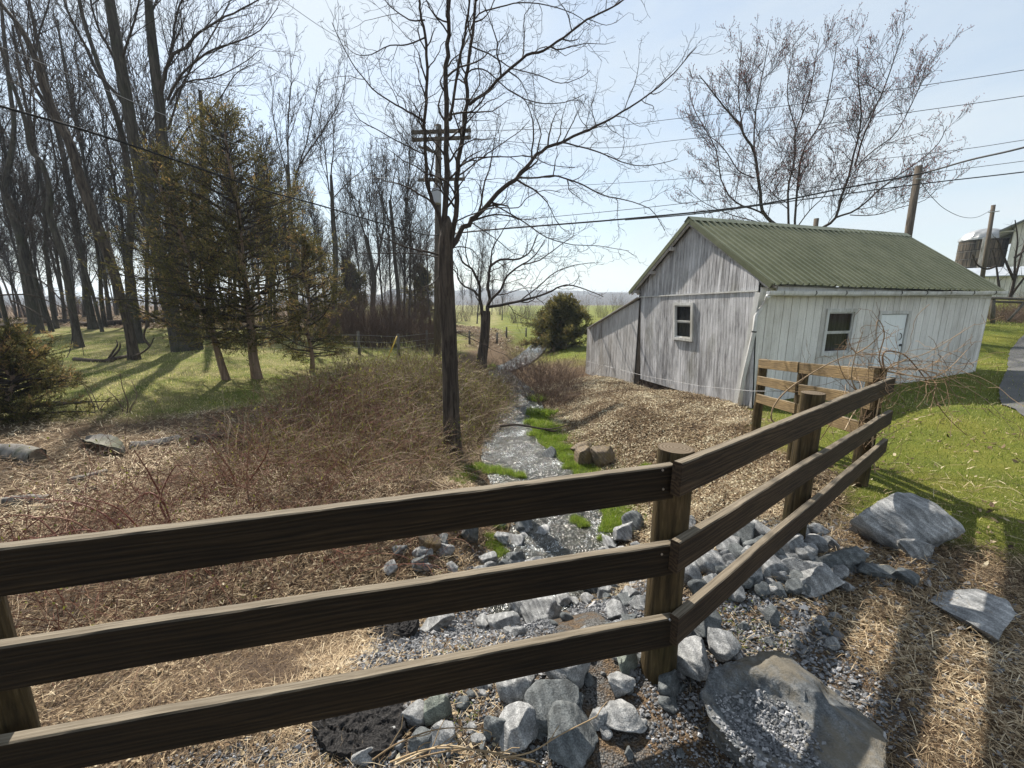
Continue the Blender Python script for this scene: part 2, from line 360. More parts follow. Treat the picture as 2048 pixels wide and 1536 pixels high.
ASPH = m
tag(dm.build('road', m, smooth=True, attr=False), kind='structure')
# ============================================================ BOARD FENCE
rng = random.Random(7)
def wood_mat(name, c1, c2, c3):
    m, n, l, b = mat(name, .85, .25)
    v = coords(n, l, (.35, 5, 5)); warp = noise_node(n, l, v, 2.2, 3, .5)
    wv = N(n, 'ShaderNodeTexWave', Scale=7.5, Distortion=9.0, Detail=3.0); wv.bands_direction = 'Z'; wv.inputs['Detail Scale'].default_value = 1.6
    l.new(coords(n, l, (.16, 2.2, 2.2)), wv.inputs['Vector'])
    fine = noise_node(n, l, coords(n, l, (2.0, 60, 60)), 2.0, 4, .7)
    r = ramp(n, [(.2, c1), (.55, c2), (.85, c3)]); l.new(math_(n, l, 'ADD', math_(n, l, 'MULTIPLY', wv.outputs['Fac'], .22), math_(n, l, 'MULTIPLY', fine, .6)), r.inputs[0])
    g = noise_node(n, l, coords(n, l, (1, 3, 3)), 1.7, 5, .6); rr = ramp(n, [(.3, (.62, .62, .62)), (.7, (1.2, 1.2, 1.15))]); l.new(g, rr.inputs[0])
    vo = N(n, 'ShaderNodeTexVoronoi', Scale=1.0); l.new(coords(n, l, (1.5, 6, 6)), vo.inputs['Vector'])   # knots
    kr = ramp(n, [(.07, (.16, .13, .10)), (.13, (.45, .4, .35)), (.17, (1, 1, 1))]); l.new(vo.outputs['Distance'], kr.inputs[0])
    c = mixc(n, l, 1.0, r.outputs[0], rr.outputs[0], 'MULTIPLY'); c = mixc(n, l, 1.0, c, kr.outputs[0], 'MULTIPLY')
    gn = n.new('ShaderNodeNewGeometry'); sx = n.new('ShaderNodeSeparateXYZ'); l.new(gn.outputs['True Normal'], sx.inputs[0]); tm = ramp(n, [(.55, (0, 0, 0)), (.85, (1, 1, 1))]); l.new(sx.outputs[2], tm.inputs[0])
    tw = ramp(n, [(.3, (.10, .08, .056)), (.7, (.24, .205, .155))]); l.new(fine, tw.inputs[0]); c = mixc(n, l, math_(n, l, 'MULTIPLY', tm.outputs[0], .85), c, tw.outputs[0])     # sunlight on upward faces painted in as a paler tone, besides weather bleaching
    l.new(c, b.inputs['Base Color']); bump(n, l, b, math_(n, l, 'ADD', math_(n, l, 'MULTIPLY', wv.outputs['Fac'], .4), fine), .0025)
    return m
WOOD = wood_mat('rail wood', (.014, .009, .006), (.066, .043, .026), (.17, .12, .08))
WOOD_SHADE = wood_mat('shaded rail wood', (.006, .004, .0025), (.028, .018, .009), (.10, .07, .04))  # rail wood darkened: the shade on the left run is painted in
WOOD_SUN = wood_mat('sunlit rail wood', (.08, .055, .028), (.22, .155, .08), (.36, .275, .16))  # same wood lighter and yellower: sunlight on the back run painted in
m, n, l, b = mat('post wood', .85, .2)
f = noise_node(n, l, coords(n, l, (6, 6, .5)), 6, 5, .65, .5); r = ramp(n, [(.3, (.022, .016, .009)), (.55, (.085, .060, .032)), (.8, (.20, .15, .09))]); l.new(f, r.inputs[0])
g = noise_node(n, l, coords(n, l), 3, 4); rr = ramp(n, [(.35, (.6, .65, .5)), (.7, (1.1, 1.05, 1))]); l.new(g, rr.inputs[0]); l.new(mixc(n, l, 1, r.outputs[0], rr.outputs[0], 'MULTIPLY'), b.inputs['Base Color']); bump(n, l, b, f, .012)
POSTW = m
m, n, l, b = mat('cut end', .9, .1)
wv = N(n, 'ShaderNodeTexWave', Scale=22.0, Distortion=2.5); wv.wave_type = 'RINGS'; wv.rings_direction = 'Z'; l.new(coords(n, l), wv.inputs['Vector'])
r = ramp(n, [(.2, (.085, .065, .045)), (.8, (.15, .12, .088))]); l.new(wv.outputs['Fac'], r.inputs[0]); l.new(r.outputs[0], b.inputs['Base Color'])
CUT = m
m, n, l, b = mat('nail', .35, .5); b.inputs['Metallic'].default_value = .9; b.inputs['Base Color'].default_value = (.6, .6, .6, 1); NAIL = m

def post(parent, x, y, ztop, r=.07, lean=(0, 0), name='post', zb=None):
    mb = MB(); k = 22; zb = (h1(x, y) - .25) if zb is None else zb; nz_ = 14
    zz = np.linspace(zb, ztop, nz_); an = np.arange(k) * 2 * math.pi / k
    ph = rng.random() * 6
    V = []
    for i, z in enumerate(zz):
        t = (z - zb) / (ztop - zb); rad = r * (1.04 - .06 * t) * (1 + .03 * np.sin(an * 2 + ph) + .02 * np.sin(an * 5 + z * 3) + .008 * np.sin(an * 11 + ph))
        if i == nz_ - 1: rad = rad * .975
        V.append(np.stack([x + lean[0] * (t - 1) + rad * np.cos(an), y + lean[1] * (t - 1) + rad * np.sin(an), np.full(k, z if i < nz_ - 1 else z + .004)], 1))
    V = np.concatenate(V); idx = np.arange(nz_ * k).reshape(nz_, k); rr_ = np.roll(idx, -1, 1)
    mb.add(V, np.stack([idx[:-1], rr_[:-1], rr_[1:], idx[1:]], -1).reshape(-1, 4))
    M = Matrix.Translation((x, y, zb)); o = mb.build(name, POSTW, parent, smooth=True, frame=M)
    tb = MB(); e = V[-k:]; tb.add(np.vstack([e, [[x, y, ztop + .007]]]), T=[(i, (i + 1) % k, k) for i in range(k)])
    c = tb.build('cut_end', CUT); c.data.transform(Matrix.Translation((-x, -y, -zb))); c.parent = o
    return o
def board(parent, A, B, h=.145, t=.042, name='rail', mat_=None, sag=.004, label=None):
    A = Vector(A); B = Vector(B); L = (B - A).length; d = (B - A) / L; side = d.cross(Vector((0, 0, 1))).normalized(); up = side.cross(d).normalized()
    ns = max(6, int(L / .06)); xs_ = np.linspace(0, L, ns); e = .005
    sec = np.array([(-t / 2 + e, -h / 2), (t / 2 - e, -h / 2), (t / 2, -h / 2 + e), (t / 2, h / 2 - e), (t / 2 - e, h / 2), (-t / 2 + e, h / 2), (-t / 2, h / 2 - e), (-t / 2, -h / 2 + e)])
    sd_ = rng.randrange(999); V = []
    w1 = vnoise(xs_, xs_ * 0, .5, sd_) * sag; w2 = vnoise(xs_, xs_ * 0 + 3, .8, sd_ + 1) * sag; w3 = vnoise(xs_, xs_ * 0 + 5, .09, sd_ + 2) * .0016
    for i, x in enumerate(xs_):
        s_ = sec.copy(); s_[4:6, 1] += w3[i] + rng.uniform(-.0008, .0008)
        V.append(np.stack([np.full(8, x), s_[:, 0] + w1[i], s_[:, 1] + w2[i] - .3 * sag * math.sin(math.pi * x / L)], 1))
    V = np.concatenate(V)
    M = Matrix(((d.x, side.x, up.x, A.x), (d.y, side.y, up.y, A.y), (d.z, side.z, up.z, A.z), (0, 0, 0, 1)))
    Rm = np.array(M.to_3x3()); V = V @ Rm.T + np.array(A)
    mb = MB(); idx = np.arange(ns * 8).reshape(ns, 8); rr_ = np.roll(idx, -1, 1)
    mb.add(V, np.stack([idx[:-1], idx[1:], rr_[1:], rr_[:-1]], -1).reshape(-1, 4))
    mb.T.append(np.array([(0, i, i + 1) for i in range(1, 7)])); b_ = (ns - 1) * 8; mb.T.append(np.array([(b_, b_ + i + 1, b_ + i) for i in range(1, 7)]))
    o = mb.build(name, mat_ or WOOD, parent, frame=M)
    if label: o['label'] = label
    return o
FP0 = (.72, 1.735); FP1 = (2.13, 2.87); FP2 = (3.62, 4.04)
fence = empty('board_fence', (FP0[0], FP0[1], h1(*FP0)), 'brown three board wooden fence turning a corner above the stone bank', 'fence')
# planes of the rails, on the road side of the posts
RA, RB = (.775, 1.655), (3.70, 3.965)
LA, LB = (.775, 1.655), (-1.45, 1.06)
post(fence, FP0[0], FP0[1], 1.17, .078); post(fence, FP1[0], FP1[1], 1.17, .078); post(fence, FP2[0], FP2[1] + .02, 1.17, .076)
post(fence, -1.66, 1.11, 1.02, .075); post(fence, -3.6, .60, 1.12, .075)
def wallpt(u, v, A, B): return onwall(u, v, A, B)
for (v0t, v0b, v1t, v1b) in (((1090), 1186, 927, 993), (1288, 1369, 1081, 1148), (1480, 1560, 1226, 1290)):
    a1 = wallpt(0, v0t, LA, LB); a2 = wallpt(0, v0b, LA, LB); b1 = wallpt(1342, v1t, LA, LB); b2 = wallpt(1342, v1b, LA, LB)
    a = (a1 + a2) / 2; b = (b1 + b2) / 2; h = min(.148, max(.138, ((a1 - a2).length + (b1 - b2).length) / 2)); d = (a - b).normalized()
    board(fence, a + d * 2.1, b, h, mat_=WOOD_SHADE)
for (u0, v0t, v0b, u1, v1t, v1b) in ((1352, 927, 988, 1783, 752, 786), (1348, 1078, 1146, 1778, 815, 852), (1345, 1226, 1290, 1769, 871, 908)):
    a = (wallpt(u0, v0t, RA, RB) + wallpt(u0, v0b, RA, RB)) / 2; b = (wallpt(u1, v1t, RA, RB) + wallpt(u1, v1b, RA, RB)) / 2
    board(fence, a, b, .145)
BA, BB = (3.58, 4.15), (4.00, 6.75)
FP3 = (3.93, 5.60); FP4 = (4.05, 6.80)
q = wallpt(1600, 730, BA, BB); post(fence, q.x + .06, q.y, q.z, .066); q2 = wallpt(1520, 720, BA, BB); post(fence, q2.x + .06, q2.y, q2.z + .01, .064)
mid = wallpt(1603, 732, BA, BB)
for (ua, va, ub, vb, uc, vc, ud, vd) in ((1519, 727, 1598, 735, 1602, 736, 1752, 752), (1517, 760, 1594, 776, 1600, 779, 1745, 806), (1515, 796, 1592, 817, 1598, 819, 1738, 862)):
    board(fence, wallpt(ua, va, BA, BB), wallpt(ub, vb, BA, BB), .14, mat_=WOOD_SUN); board(fence, wallpt(uc, vc, BA, BB), wallpt(ud, vd, BA, BB), .14, mat_=WOOD_SUN)
for (u, v) in ((1326, 978), (1325, 940), (1323, 1108), (1340, 1240)):
    p = onwall(u, v, (LA[0], LA[1] - .022), (LB[0], LB[1] - .022)); mb = MB()
    dn = Vector((.27, -.96, 0)); mb.tube([p - dn * .004, p + dn * .003], .005, 10); mb.build('nail', NAIL, fence)

# ============================================================ SHED
def siding_mat(name, c1, c2, stain, mossc, thr=.5, seed=0.0, foot=None, rough=.55):
    m, n, l, b = mat(name, rough, .35)
    v = coords(n, l, (1, 1, .12)); streak = noise_node(n, l, v, 9, 6, .7, .3)
    blot = noise_node(n, l, coords(n, l, (1, 1, .7)), .9, 5, .65); rr = ramp(n, [(thr - .1, (0, 0, 0)), (thr + .13, (1, 1, 1))]); l.new(blot, rr.inputs[0])
    rs = ramp(n, [(.36, (0, 0, 0)), (.62, (1, 1, 1))]); l.new(streak, rs.inputs[0])
    base = ramp(n, [(.3, c1), (.7, c2)]); l.new(noise_node(n, l, coords(n, l, (1, 1, .05)), 22, 3), base.inputs[0])
    f = math_(n, l, 'MULTIPLY', rr.outputs[0], rs.outputs[0]); c = mixc(n, l, math_(n, l, 'MULTIPLY', f, .85), base.outputs[0], stain)
    ms = noise_node(n, l, coords(n, l, (1, 1, .5)), 1.6, 6, .7); r3 = ramp(n, [(.55, (0, 0, 0)), (.72, (.7, .7, .7))]); l.new(ms, r3.inputs[0]); c = mixc(n, l, r3.outputs[0], c, mossc)
    sp = noise_node(n, l, coords(n, l, (1, 1, .4)), 70, 3, .6); r4 = ramp(n, [(.60, (1, 1, 1)), (.70, (.55, .52, .48))]); l.new(sp, r4.inputs[0]); c = mixc(n, l, .8, c, r4.outputs[0], 'MULTIPLY')
    a = N(n, 'ShaderNodeAttribute', attribute_name='tint'); r5 = ramp(n, [(0, (.82, .82, .82)), (.5, (1, 1, 1)), (.99, (1.08, 1.08, 1.08)), (1, (.05, .05, .05))]); l.new(a.outputs['Fac'], r5.inputs[0]); c = mixc(n, l, 1.0, c, r5.outputs[0], 'MULTIPLY')
    l.new(c, b.inputs['Base Color']); bump(n, l, b, streak, .004)
    return m
SIDE = siding_mat('gable siding', (.54, .54, .56), (.68, .68, .70), (.13, .125, .13), (.21, .205, .175), .405)
FRONT = siding_mat('front siding', (.60, .585, .565), (.78, .765, .735), (.32, .29, .25), (.46, .43, .39), .53)
LEAN = siding_mat('board siding', (.44, .43, .43), (.60, .59, .59), (.14, .125, .11), (.22, .19, .15), .47, rough=.8)
PAINT = siding_mat('trim paint', (.52, .53, .53), (.66, .66, .65), (.26, .245, .21), (.36, .34, .28), .47)
m, n, l, b = mat('roof paint', .42, .45)
f = noise_node(n, l, coords(n, l, (1, 1, 1)), 1.4, 6, .7); r = ramp(n, [(.3, (.105, .118, .066)), (.7, (.185, .195, .125))]); l.new(f, r.inputs[0])
f2 = noise_node(n, l, coords(n, l, (1, 1, 1)), 30, 4, .7); r2 = ramp(n, [(.35, (.8, .8, .78)), (.65, (1.1, 1.1, 1.1))]); l.new(f2, r2.inputs[0])
l.new(mixc(n, l, 1, r.outputs[0], r2.outputs[0], 'MULTIPLY'), b.inputs['Base Color']); ROOF = m
m, n, l, b = mat('dark timber', .95, .1); b.inputs['Base Color'].default_value = (.045, .038, .032, 1); DARK = m
m, n, l, b = mat('window glass', .06, .5); b.inputs['Base Color'].default_value = (.02, .022, .024, 1); b.inputs['Alpha'].default_value = .55; GLASS = m
m, n, l, b = mat('curtain', .9, .1); f = noise_node(n, l, coords(n, l, (8, 8, .6)), 3, 3); r = ramp(n, [(.3, (.04, .04, .045)), (.7, (.14, .14, .15))]); l.new(f, r.inputs[0]); l.new(r.outputs[0], b.inputs['Base Color']); CURT = m

A0 = Vector((5.28, 9.10, 0)); FB = Vector((12.87, 11.40, 0)); GC = Vector((3.97, 13.20, 0)); GD = Vector((2.98, 16.10, 0))
FS = (FB - A0).normalized(); FN = Vector((FS.y, -FS.x, 0))                # front wall axis and outward normal
GS = (GC - A0).normalized(); GN = Vector((-GS.y, GS.x, 0))
if GN.x > 0: GN = -GN
shed = empty('shed', (A0.x, A0.y, -.5), 'white metal sided shed with green ribbed roof and lean-to on its left end', 'shed')
def wc(p, O, S_): d = p - O; return (d.x * S_.x + d.y * S_.y, p.z)          # world point -> (along, height)
def panel(mb, O, S_, Nn, bot, top, s0, s1, pitch, gap, th, openings=(), off=0.0, lean=0.0, seed=0, jag=0):
    """upright boards between the polylines bot and top (along, height), leaving the openings out"""
    rg = random.Random(seed); fb = lambda s: float(np.interp(s, [p[0] for p in bot], [p[1] for p in bot])); ft = lambda s: float(np.interp(s, [p[0] for p in top], [p[1] for p in top]))
    cuts = {s0, s1}
    for (a_, b_, c_, d_) in openings: cuts |= {max(s0, a_), min(s1, b_)}
    s = s0
    while s < s1: cuts.add(s); s += pitch
    grid = {round(s0 + i * pitch, 5) for i in range(int((s1 - s0) / pitch) + 2)}
    cs_ = sorted(cuts); zr = ft((s0 + s1) / 2)
    def pt(s, z, o): return tuple(O + S_ * (s + lean * (z - zr)) + Nn * (off + o) + Vector((0, 0, z - O.z)))
    dp = 0; tn = .5
    for i in range(len(cs_) - 1):
        a_, b_ = cs_[i], cs_[i + 1]
        if b_ - a_ < .004: continue
        if round(a_, 5) in grid: dp = rg.uniform(-.002, .002); tn = rg.uniform(.1, .9); jg = rg.uniform(-jag, jag)
        ga = gap / 2 if round(a_, 5) in grid else 0; gb = gap / 2 if round(b_, 5) in grid else 0
        mid_ = (a_ + b_) / 2; spans = [('b', 't')]
        ops = sorted([(c_, d_) for (p_, q_, c_, d_) in openings if p_ < mid_ < q_])
        segs = []; lo = None
        for c_, d_ in ops: segs.append((lo, c_)); lo = d_
        segs.append((lo, None))
        for (lo_, hi_) in segs:
            za = (fb(a_) + (jg if jag else 0)) if lo_ is None else lo_; zb_ = (fb(b_) + (jg if jag else 0)) if lo_ is None else lo_
            ta = ft(a_) if hi_ is None else hi_; tb_ = ft(b_) if hi_ is None else hi_
            if ta - za < .01 and tb_ - zb_ < .01: continue
            a2, b2 = a_ + ga, b_ - gb
            V = [pt(a2, za, th + dp), pt(b2, zb_, th + dp), pt(b2, tb_, th + dp), pt(a2, ta, th + dp), pt(a2, za, 0), pt(b2, zb_, 0), pt(b2, tb_, 0), pt(a2, ta, 0)]
            mb.add(V, [(0, 1, 2, 3), (1, 5, 6, 2), (4, 0, 3, 7), (3, 2, 6, 7), (4, 5, 1, 0)], a=tn)
            V = [pt(a_, za + .01, 0.001), pt(b_, zb_ + .01, 0.001), pt(b_, tb_ - .01, 0.001), pt(a_, ta - .01, 0.001), pt(a_, za + .01, -.03), pt(b_, zb_ + .01, -.03), pt(b_, tb_ - .01, -.03), pt(a_, ta - .01, -.03)]
            mb.add(V, [(0, 1, 2, 3), (5, 4, 7, 6)], a=1.0)
def F_(u, v): return wc(onwall(u, v, A0, FB), A0, FS)
def G_(u, v): return wc(onwall(u, v, A0, GC), A0, GS)
# --- front wall
fw = [F_(1646, 617), F_(1704, 710)]; fd = [F_(1752, 623), F_(1813, 623)]
gz0, gz1 = F_(1483, 820)[1], F_(1955, 745)[1]; L_F = (FB - A0).length
WIN = (F_(1650, 664)[0], F_(1700, 664)[0], F_(1650, 705)[1], F_(1704, 624)[1])
DOOR = (F_(1755, 660)[0], F_(1808, 660)[0], -.32, F_(1780, 628)[1])
mb = MB(); panel(mb, A0, FS, FN, [(0, gz0 + .02), (L_F, gz1 + .02)], [(0, 2.12), (L_F, 2.03)], 0.03, L_F, .232, .014, .018, [WIN, DOOR], seed=3)
wall_f = mb.build('wall', FRONT, shed); wall_f['label'] = 'white vertical siding of the long front wall'
def framebox(O, S_, Nn, s0, s1, z0, z1, w, d, m_, name, parent, sill=True, lean=0.0):
    mb = MB()
    def bar(sa, za, sb, zb, h_):
        a_ = O + S_ * (sa + lean * (za - z1)) + Vector((0, 0, za - O.z)) + Nn * (d / 2); b_ = O + S_ * (sb + lean * (zb - z1)) + Vector((0, 0, zb - O.z)) + Nn * (d / 2)
        upv = Vector((0, 0, 1)) if abs(zb - za) < abs(sb - sa) else S_
        mb.slab(a_, b_, d, h_, upv, a=.6)
    bar(s0 - w / 2, z0 - w, s0 - w / 2, z1 + w, w); bar(s1 + w / 2, z0 - w, s1 + w / 2, z1 + w, w)
    bar(s0 + .001, z1 + w / 2, s1 - .001, z1 + w / 2, w)
    if sill: bar(s0 + .001, z0 - w / 2, s1 - .001, z0 - w / 2, w)
    return mb.build(name, m_, parent)
def window(O, S_, Nn, s0, s1, z0, z1, lean=0.0, w=.075, label=None):
    wd = empty('window', tuple(Vector((*(O + S_ * ((s0 + s1) / 2)).xy, z0)) - wloc(shed))); wd.parent = shed
    if label: wd['label'] = label
    framebox(O, S_, Nn, s0, s1, z0, z1, w, .05, PAINT, 'frame', wd, True, lean)
    def P(s, z, o): return O + S_ * (s + lean * (z - z1)) + Vector((0, 0, z - O.z)) + Nn * o
    zm = (z0 + z1) / 2
    for (a_, b_, o) in ((z0, zm, -.005), (zm, z1, .008)):
        mb = MB(); t = .032
        mb.slab(P(s0 + t / 2, a_, o), P(s0 + t / 2, b_, o), .03, t, S_, a=.3); mb.slab(P(s1 - t / 2, a_, o), P(s1 - t / 2, b_, o), .03, t, S_, a=.3)
        mb.slab(P(s0 + t, a_ + t / 2, o), P(s1 - t, a_ + t / 2, o), .03, t, (0, 0, 1), a=.3); mb.slab(P(s0 + t, b_ - t / 2, o), P(s1 - t, b_ - t / 2, o), .03, t, (0, 0, 1), a=.3)
        mb.build('sash', PAINT, wd)
        gb = MB(); gb.add([tuple(P(s0 + t, a_ + t, o - .005)), tuple(P(s1 - t, a_ + t, o - .005)), tuple(P(s1 - t, b_ - t, o - .005)), tuple(P(s0 + t, b_ - t, o - .005))], [(0, 1, 2, 3)])
        gb.build('pane', GLASS, wd)
    cb = MB(); nn = 30; xs_ = np.linspace(s0 + .01, s1 - .01, nn); V = []
    for z in (z0, z1):
        for i, s in enumerate(xs_): V.append(tuple(P(s, z, -.10 - .02 * math.sin(i * 1.3))))
    cb.add(V, [(i, i + 1, nn + i + 1, nn + i) for i in range(nn - 1)]); cb.build('curtain', CURT, wd, smooth=True)
    return wd
window(A0, FS, FN, *WIN, w=.08)
# door
db = empty('door', tuple(Vector((*(A0 + FS * (DOOR[0])).xy, DOOR[2])) - wloc(shed))); db.parent = shed
mb = MB()
def PF(s, z, o): return A0 + FS * s + Vector((0, 0, z - A0.z)) + FN * o
def quadbox(mb, s0, s1, z0, z1, o0, o1, PFn, a=.6):
    V = [tuple(PFn(s, z, o)) for o in (o1, o0) for (s, z) in ((s0, z0), (s1, z0), (s1, z1), (s0, z1))]
    mb.add(V, [(0, 1, 2, 3), (7, 6, 5, 4), (0, 4, 5, 1), (1, 5, 6, 2), (2, 6, 7, 3), (3, 7, 4, 0)], a=a)
DP = 5; dw = (DOOR[1] - DOOR[0] - .02) / DP
for i in range(DP): quadbox(mb, DOOR[0] + .012 + i * dw, DOOR[0] + .008 + (i + 1) * dw, DOOR[2] + .02, DOOR[3] - .012, -.02, .012, PF, .5 + .05 * i)
quadbox(mb, DOOR[0] + .01, DOOR[1] - .01, DOOR[2] + .02, DOOR[3] - .012, -.03, -.021, PF, .2)
m, n, l, b = mat('door paint', .5, .4); f = noise_node(n, l, coords(n, l, (3, 3, 1)), 3, 5); r = ramp(n, [(.3, (.70, .74, .76)), (.7, (.82, .85, .86))]); l.new(f, r.inputs[0]); l.new(r.outputs[0], b.inputs['Base Color'])
mb.build('leaf', m, db)
framebox(A0, FS, FN, DOOR[0], DOOR[1], DOOR[2], DOOR[3], .075, .045, PAINT, 'frame', db, False)
m, n, l, b = mat('black iron', .5, .5); b.inputs['Base Color'].default_value = (.025, .025, .025, 1); IRON = m
hp = F_(1797, 673); mb = MB(); an = np.linspace(-1.5, 1.5, 9)
mb.tube([PF(hp[0] + .045 * math.cos(a_) - .02, hp[1] + .085 * math.sin(a_), .03 + .02 * math.cos(a_)) for a_ in an], .009, 6); mb.build('handle', IRON, db)
mb = MB(); lp = F_(1798, 690); mb.tube([PF(lp[0], lp[1], .012), PF(lp[0], lp[1], .05)], .028, 12); mb.build('latch', IRON, db)
# --- gable end
Ltot = (GC - A0).length; apex = G_(1386, 448); gL = G_(1283, 572); sR = 0.0
seam_l, seam_r = G_(1281, 594), (0.0, G_(1524, 581)[1])
mb = MB(); panel(mb, A0, GS, GN, [(-.05, seam_r[1]), (gL[0], seam_l[1])], [(-.05, 2.20), (apex[0], apex[1] - .03), (gL[0], gL[1])], .0, gL[0], .105, .012, .014, seed=5)
w_ = mb.build('wall', SIDE, shed); w_['label'] = 'grey white upper gable siding'
G3 = [G_(1475, 819), G_(1394, 790), G_(1270, 754)]
lo_lean = .09
def GL(u, v): s, z = G_(u, v); return s - lo_lean * (z - 2.0), z
w1 = [GL(1361, 610), GL(1392, 612), GL(1384, 676), GL(1352, 674)]
GWIN = ((w1[0][0] + w1[3][0]) / 2, (w1[1][0] + w1[2][0]) / 2, (w1[2][1] + w1[3][1]) / 2, (w1[0][1] + w1[1][1]) / 2)
GWIN = (min(GWIN[:2]), max(GWIN[:2]), GWIN[2], GWIN[3])
bl = [(G_(1475, 819)[0] + .25, G3[0][1]), (G3[1][0] + .2, G3[1][1]), (G3[2][0], G3[2][1])]
mb = MB(); sA = 0.02; sB = G_(1283, 600)[0] - .02
panel(mb, A0, GS, GN, [(-.1, G3[0][1] - .01), (GL(1394, 790)[0], G3[1][1]), (sB, G3[2][1])], [(-.1, seam_r[1] - .012), (sB, seam_l[1] - .012)], sA, sB, .086, .008, .012, [GWIN], off=.035, lean=lo_lean, seed=6)
w_ = mb.build('wall', SIDE, shed); w_['label'] = 'stained grey lower gable siding bulging outward'
window(A0 + GN * .05, GS, GN, *GWIN, lean=lo_lean, w=.075)
mb = MB(); mb.slab(A0 + GS * -.03 + GN * .055 + Vector((0, 0, seam_r[1])), A0 + GS * sB + GN * .055 + Vector((0, 0, seam_l[1])), .03, .035, a=.6); mb.build('trim', PAINT, shed)
# corner board leaning at the near corner
mb = MB(); pc = onwall(1524, 585, A0, GC); pd = onwall(1478, 822, A0, GC)
mb.slab(pc + GN * .085 + GS * .02, pd + GN * .085 + GS * .05, .03, .12, tuple(GS), a=.3); mb.build('corner_board', PAINT, shed)
# --- hidden back and far end walls, floor beams, foundation
rd = Vector((0, 0, 1)); BK0 = GC; BK1 = GC + (FB - A0)
mb = MB()
for (p_, q_) in ((GC, BK1), (BK1, FB)):
    d_ = (q_ - p_).normalized(); nn_ = Vector((-d_.y, d_.x, 0))
    panel(mb, p_, d_, nn_ * (1 if nn_.dot((p_ + q_) / 2 - (A0 + BK1) / 2) > 0 else -1), [(0, -1.0), ((q_ - p_).length, -.6)], [(0, 2.1), ((q_ - p_).length / 2, 2.1 if p_ is GC else 3.7), ((q_ - p_).length, 2.05)], 0, (q_ - p_).length, .232, .014, .018, seed=9)
w_ = mb.build('wall', FRONT, shed)
mb = MB()
for (p_, q_, z0_, z1_) in ((A0, GC, G3[0][1] + .1, G3[2][1] + .02), (A0 + FN * -.05, FB + FN * -.05, gz0 + .04, gz1 + .04)):
    inn = (-GN if p_ is A0 else -FN) * .12
    mb.slab(Vector((p_.x, p_.y, (z0_ - 1.3) / 2)) + inn, Vector((q_.x, q_.y, (z1_ - 1.3) / 2)) + inn, .14, z0_ + 1.3)
m, n, l, b = mat('foundation stone', .95, .1); vo = N(n, 'ShaderNodeTexVoronoi', Scale=4.0); l.new(coords(n, l, (1, 1, 1.8)), vo.inputs['Vector']); r = ramp(n, [(0, (.16, .12, .10)), (.6, (.05, .04, .035))]); l.new(vo.outputs['Distance'], r.inputs[0]); l.new(r.outputs[0], b.inputs['Base Color'])
mb.build('foundation', m, shed)
# --- roof
R0 = at(1378, 437, 11.1); R1 = at(1812, 470, 13.5); E0 = at(1545, 568, 8.83); E1 = at(2012, 584, 11.3); L0 = at(1258, 585, 13.45); L1 = L0 + (E1 - E0)
def ribroof(mb, Ra, Rb, Ea, Eb, pitch, rib_h=.048, rib_w=.045, seed=0, th=.012):
    rg = random.Random(seed); L = (Rb - Ra).length; n_ = int(L / pitch); nrm = (Eb - Ea).cross(Ra - Ea).normalized()
    if nrm.z < 0: nrm = -nrm
    prof = []
    for i in range(n_):
        s0 = i / n_; w_ = rib_w / L; prof += [(s0, 0), (s0 + w_ * .2, rib_h), (s0 + w_ * .8, rib_h), (s0 + w_, 0), (s0 + .5 / n_, .003)]
    prof += [(1, 0)]; nt_ = 12; V = []
    for j in range(nt_ + 1):
        t = j / nt_
        for s, h_ in prof:
            ex = 0; c = s * n_
            if j == nt_: ex = .012 * vnoise(np.array([c * .37]), np.array([0.]), 1., seed)[0] + (.02 if int(c) % 4 == 0 else 0)
            p = (Ra + (Rb - Ra) * s) * (1 - t) + (Ea + (Eb - Ea) * s) * t
            wv_ = .012 * float(vnoise(np.array([s * 9]), np.array([t * 2.]), 1.0, seed + 5)[0])
            p = p + nrm * (h_ + wv_) + (Ea - Ra).normalized() * ex
            V.append(tuple(p))
    k = len(prof); idx = np.arange(len(V)).reshape(nt_ + 1, k)
    mb.add(V, np.stack([idx[:-1, :-1], idx[1:, :-1], idx[1:, 1:], idx[:-1, 1:]], -1).reshape(-1, 4))
    V2 = np.array(V) - np.array(nrm) * th; mb.add(V2, np.stack([idx[:-1, :-1], idx[:-1, 1:], idx[1:, 1:], idx[1:, :-1]], -1).reshape(-1, 4))
rf = MB(); ribroof(rf, R0, R1, E0, E1, .196, seed=2); ribroof(rf, R0 + Vector((0, 0, -.002)), R1, L0, L1, .196, seed=4)
roof = rf.build('roof', ROOF, shed)
mb = MB(); nrF = (E1 - E0).cross(R0 - E0).normalized(); nrF = nrF if nrF.z > 0 else -nrF; nrL = (L1 - L0).cross(R0 - L0).normalized(); nrL = nrL if nrL.z > 0 else -nrL
dF = (E0 - R0).normalized(); dL = (L0 - R0).normalized(); V = []
for p in (R0 - FS * .03, R1 + FS * .03):
    V += [tuple(p + dL * .15 + nrL * .036), tuple(p + Vector((0, 0, .055))), tuple(p + dF * .15 + nrF * .036), tuple(p + dF * .15 + nrF * .03), tuple(p + Vector((0, 0, .045))), tuple(p + dL * .15 + nrL * .03)]
mb.add(V, [(0, 1, 7, 6), (1, 2, 8, 7), (2, 3, 9, 8), (3, 4, 10, 9), (4, 5, 11, 10), (5, 0, 6, 11)]); mb.build('ridge_cap', ROOF, roof)
mb = MB()                                                            # verge trim, near and far ends
for (p_, q_, nn_, o_) in ((R0, E0, nrF, -FS * .012), (R0, L0, nrL, -FS * .012), (R1, E1, nrF, FS * .012), (R1, L1, nrL, FS * .012)):
    mb = MB(); mb.slab(p_ + o_ - nn_ * .035, q_ + o_ - nn_ * .035, .016, .11, tuple(nn_)); mb.build('verge_trim', ROOF, roof)
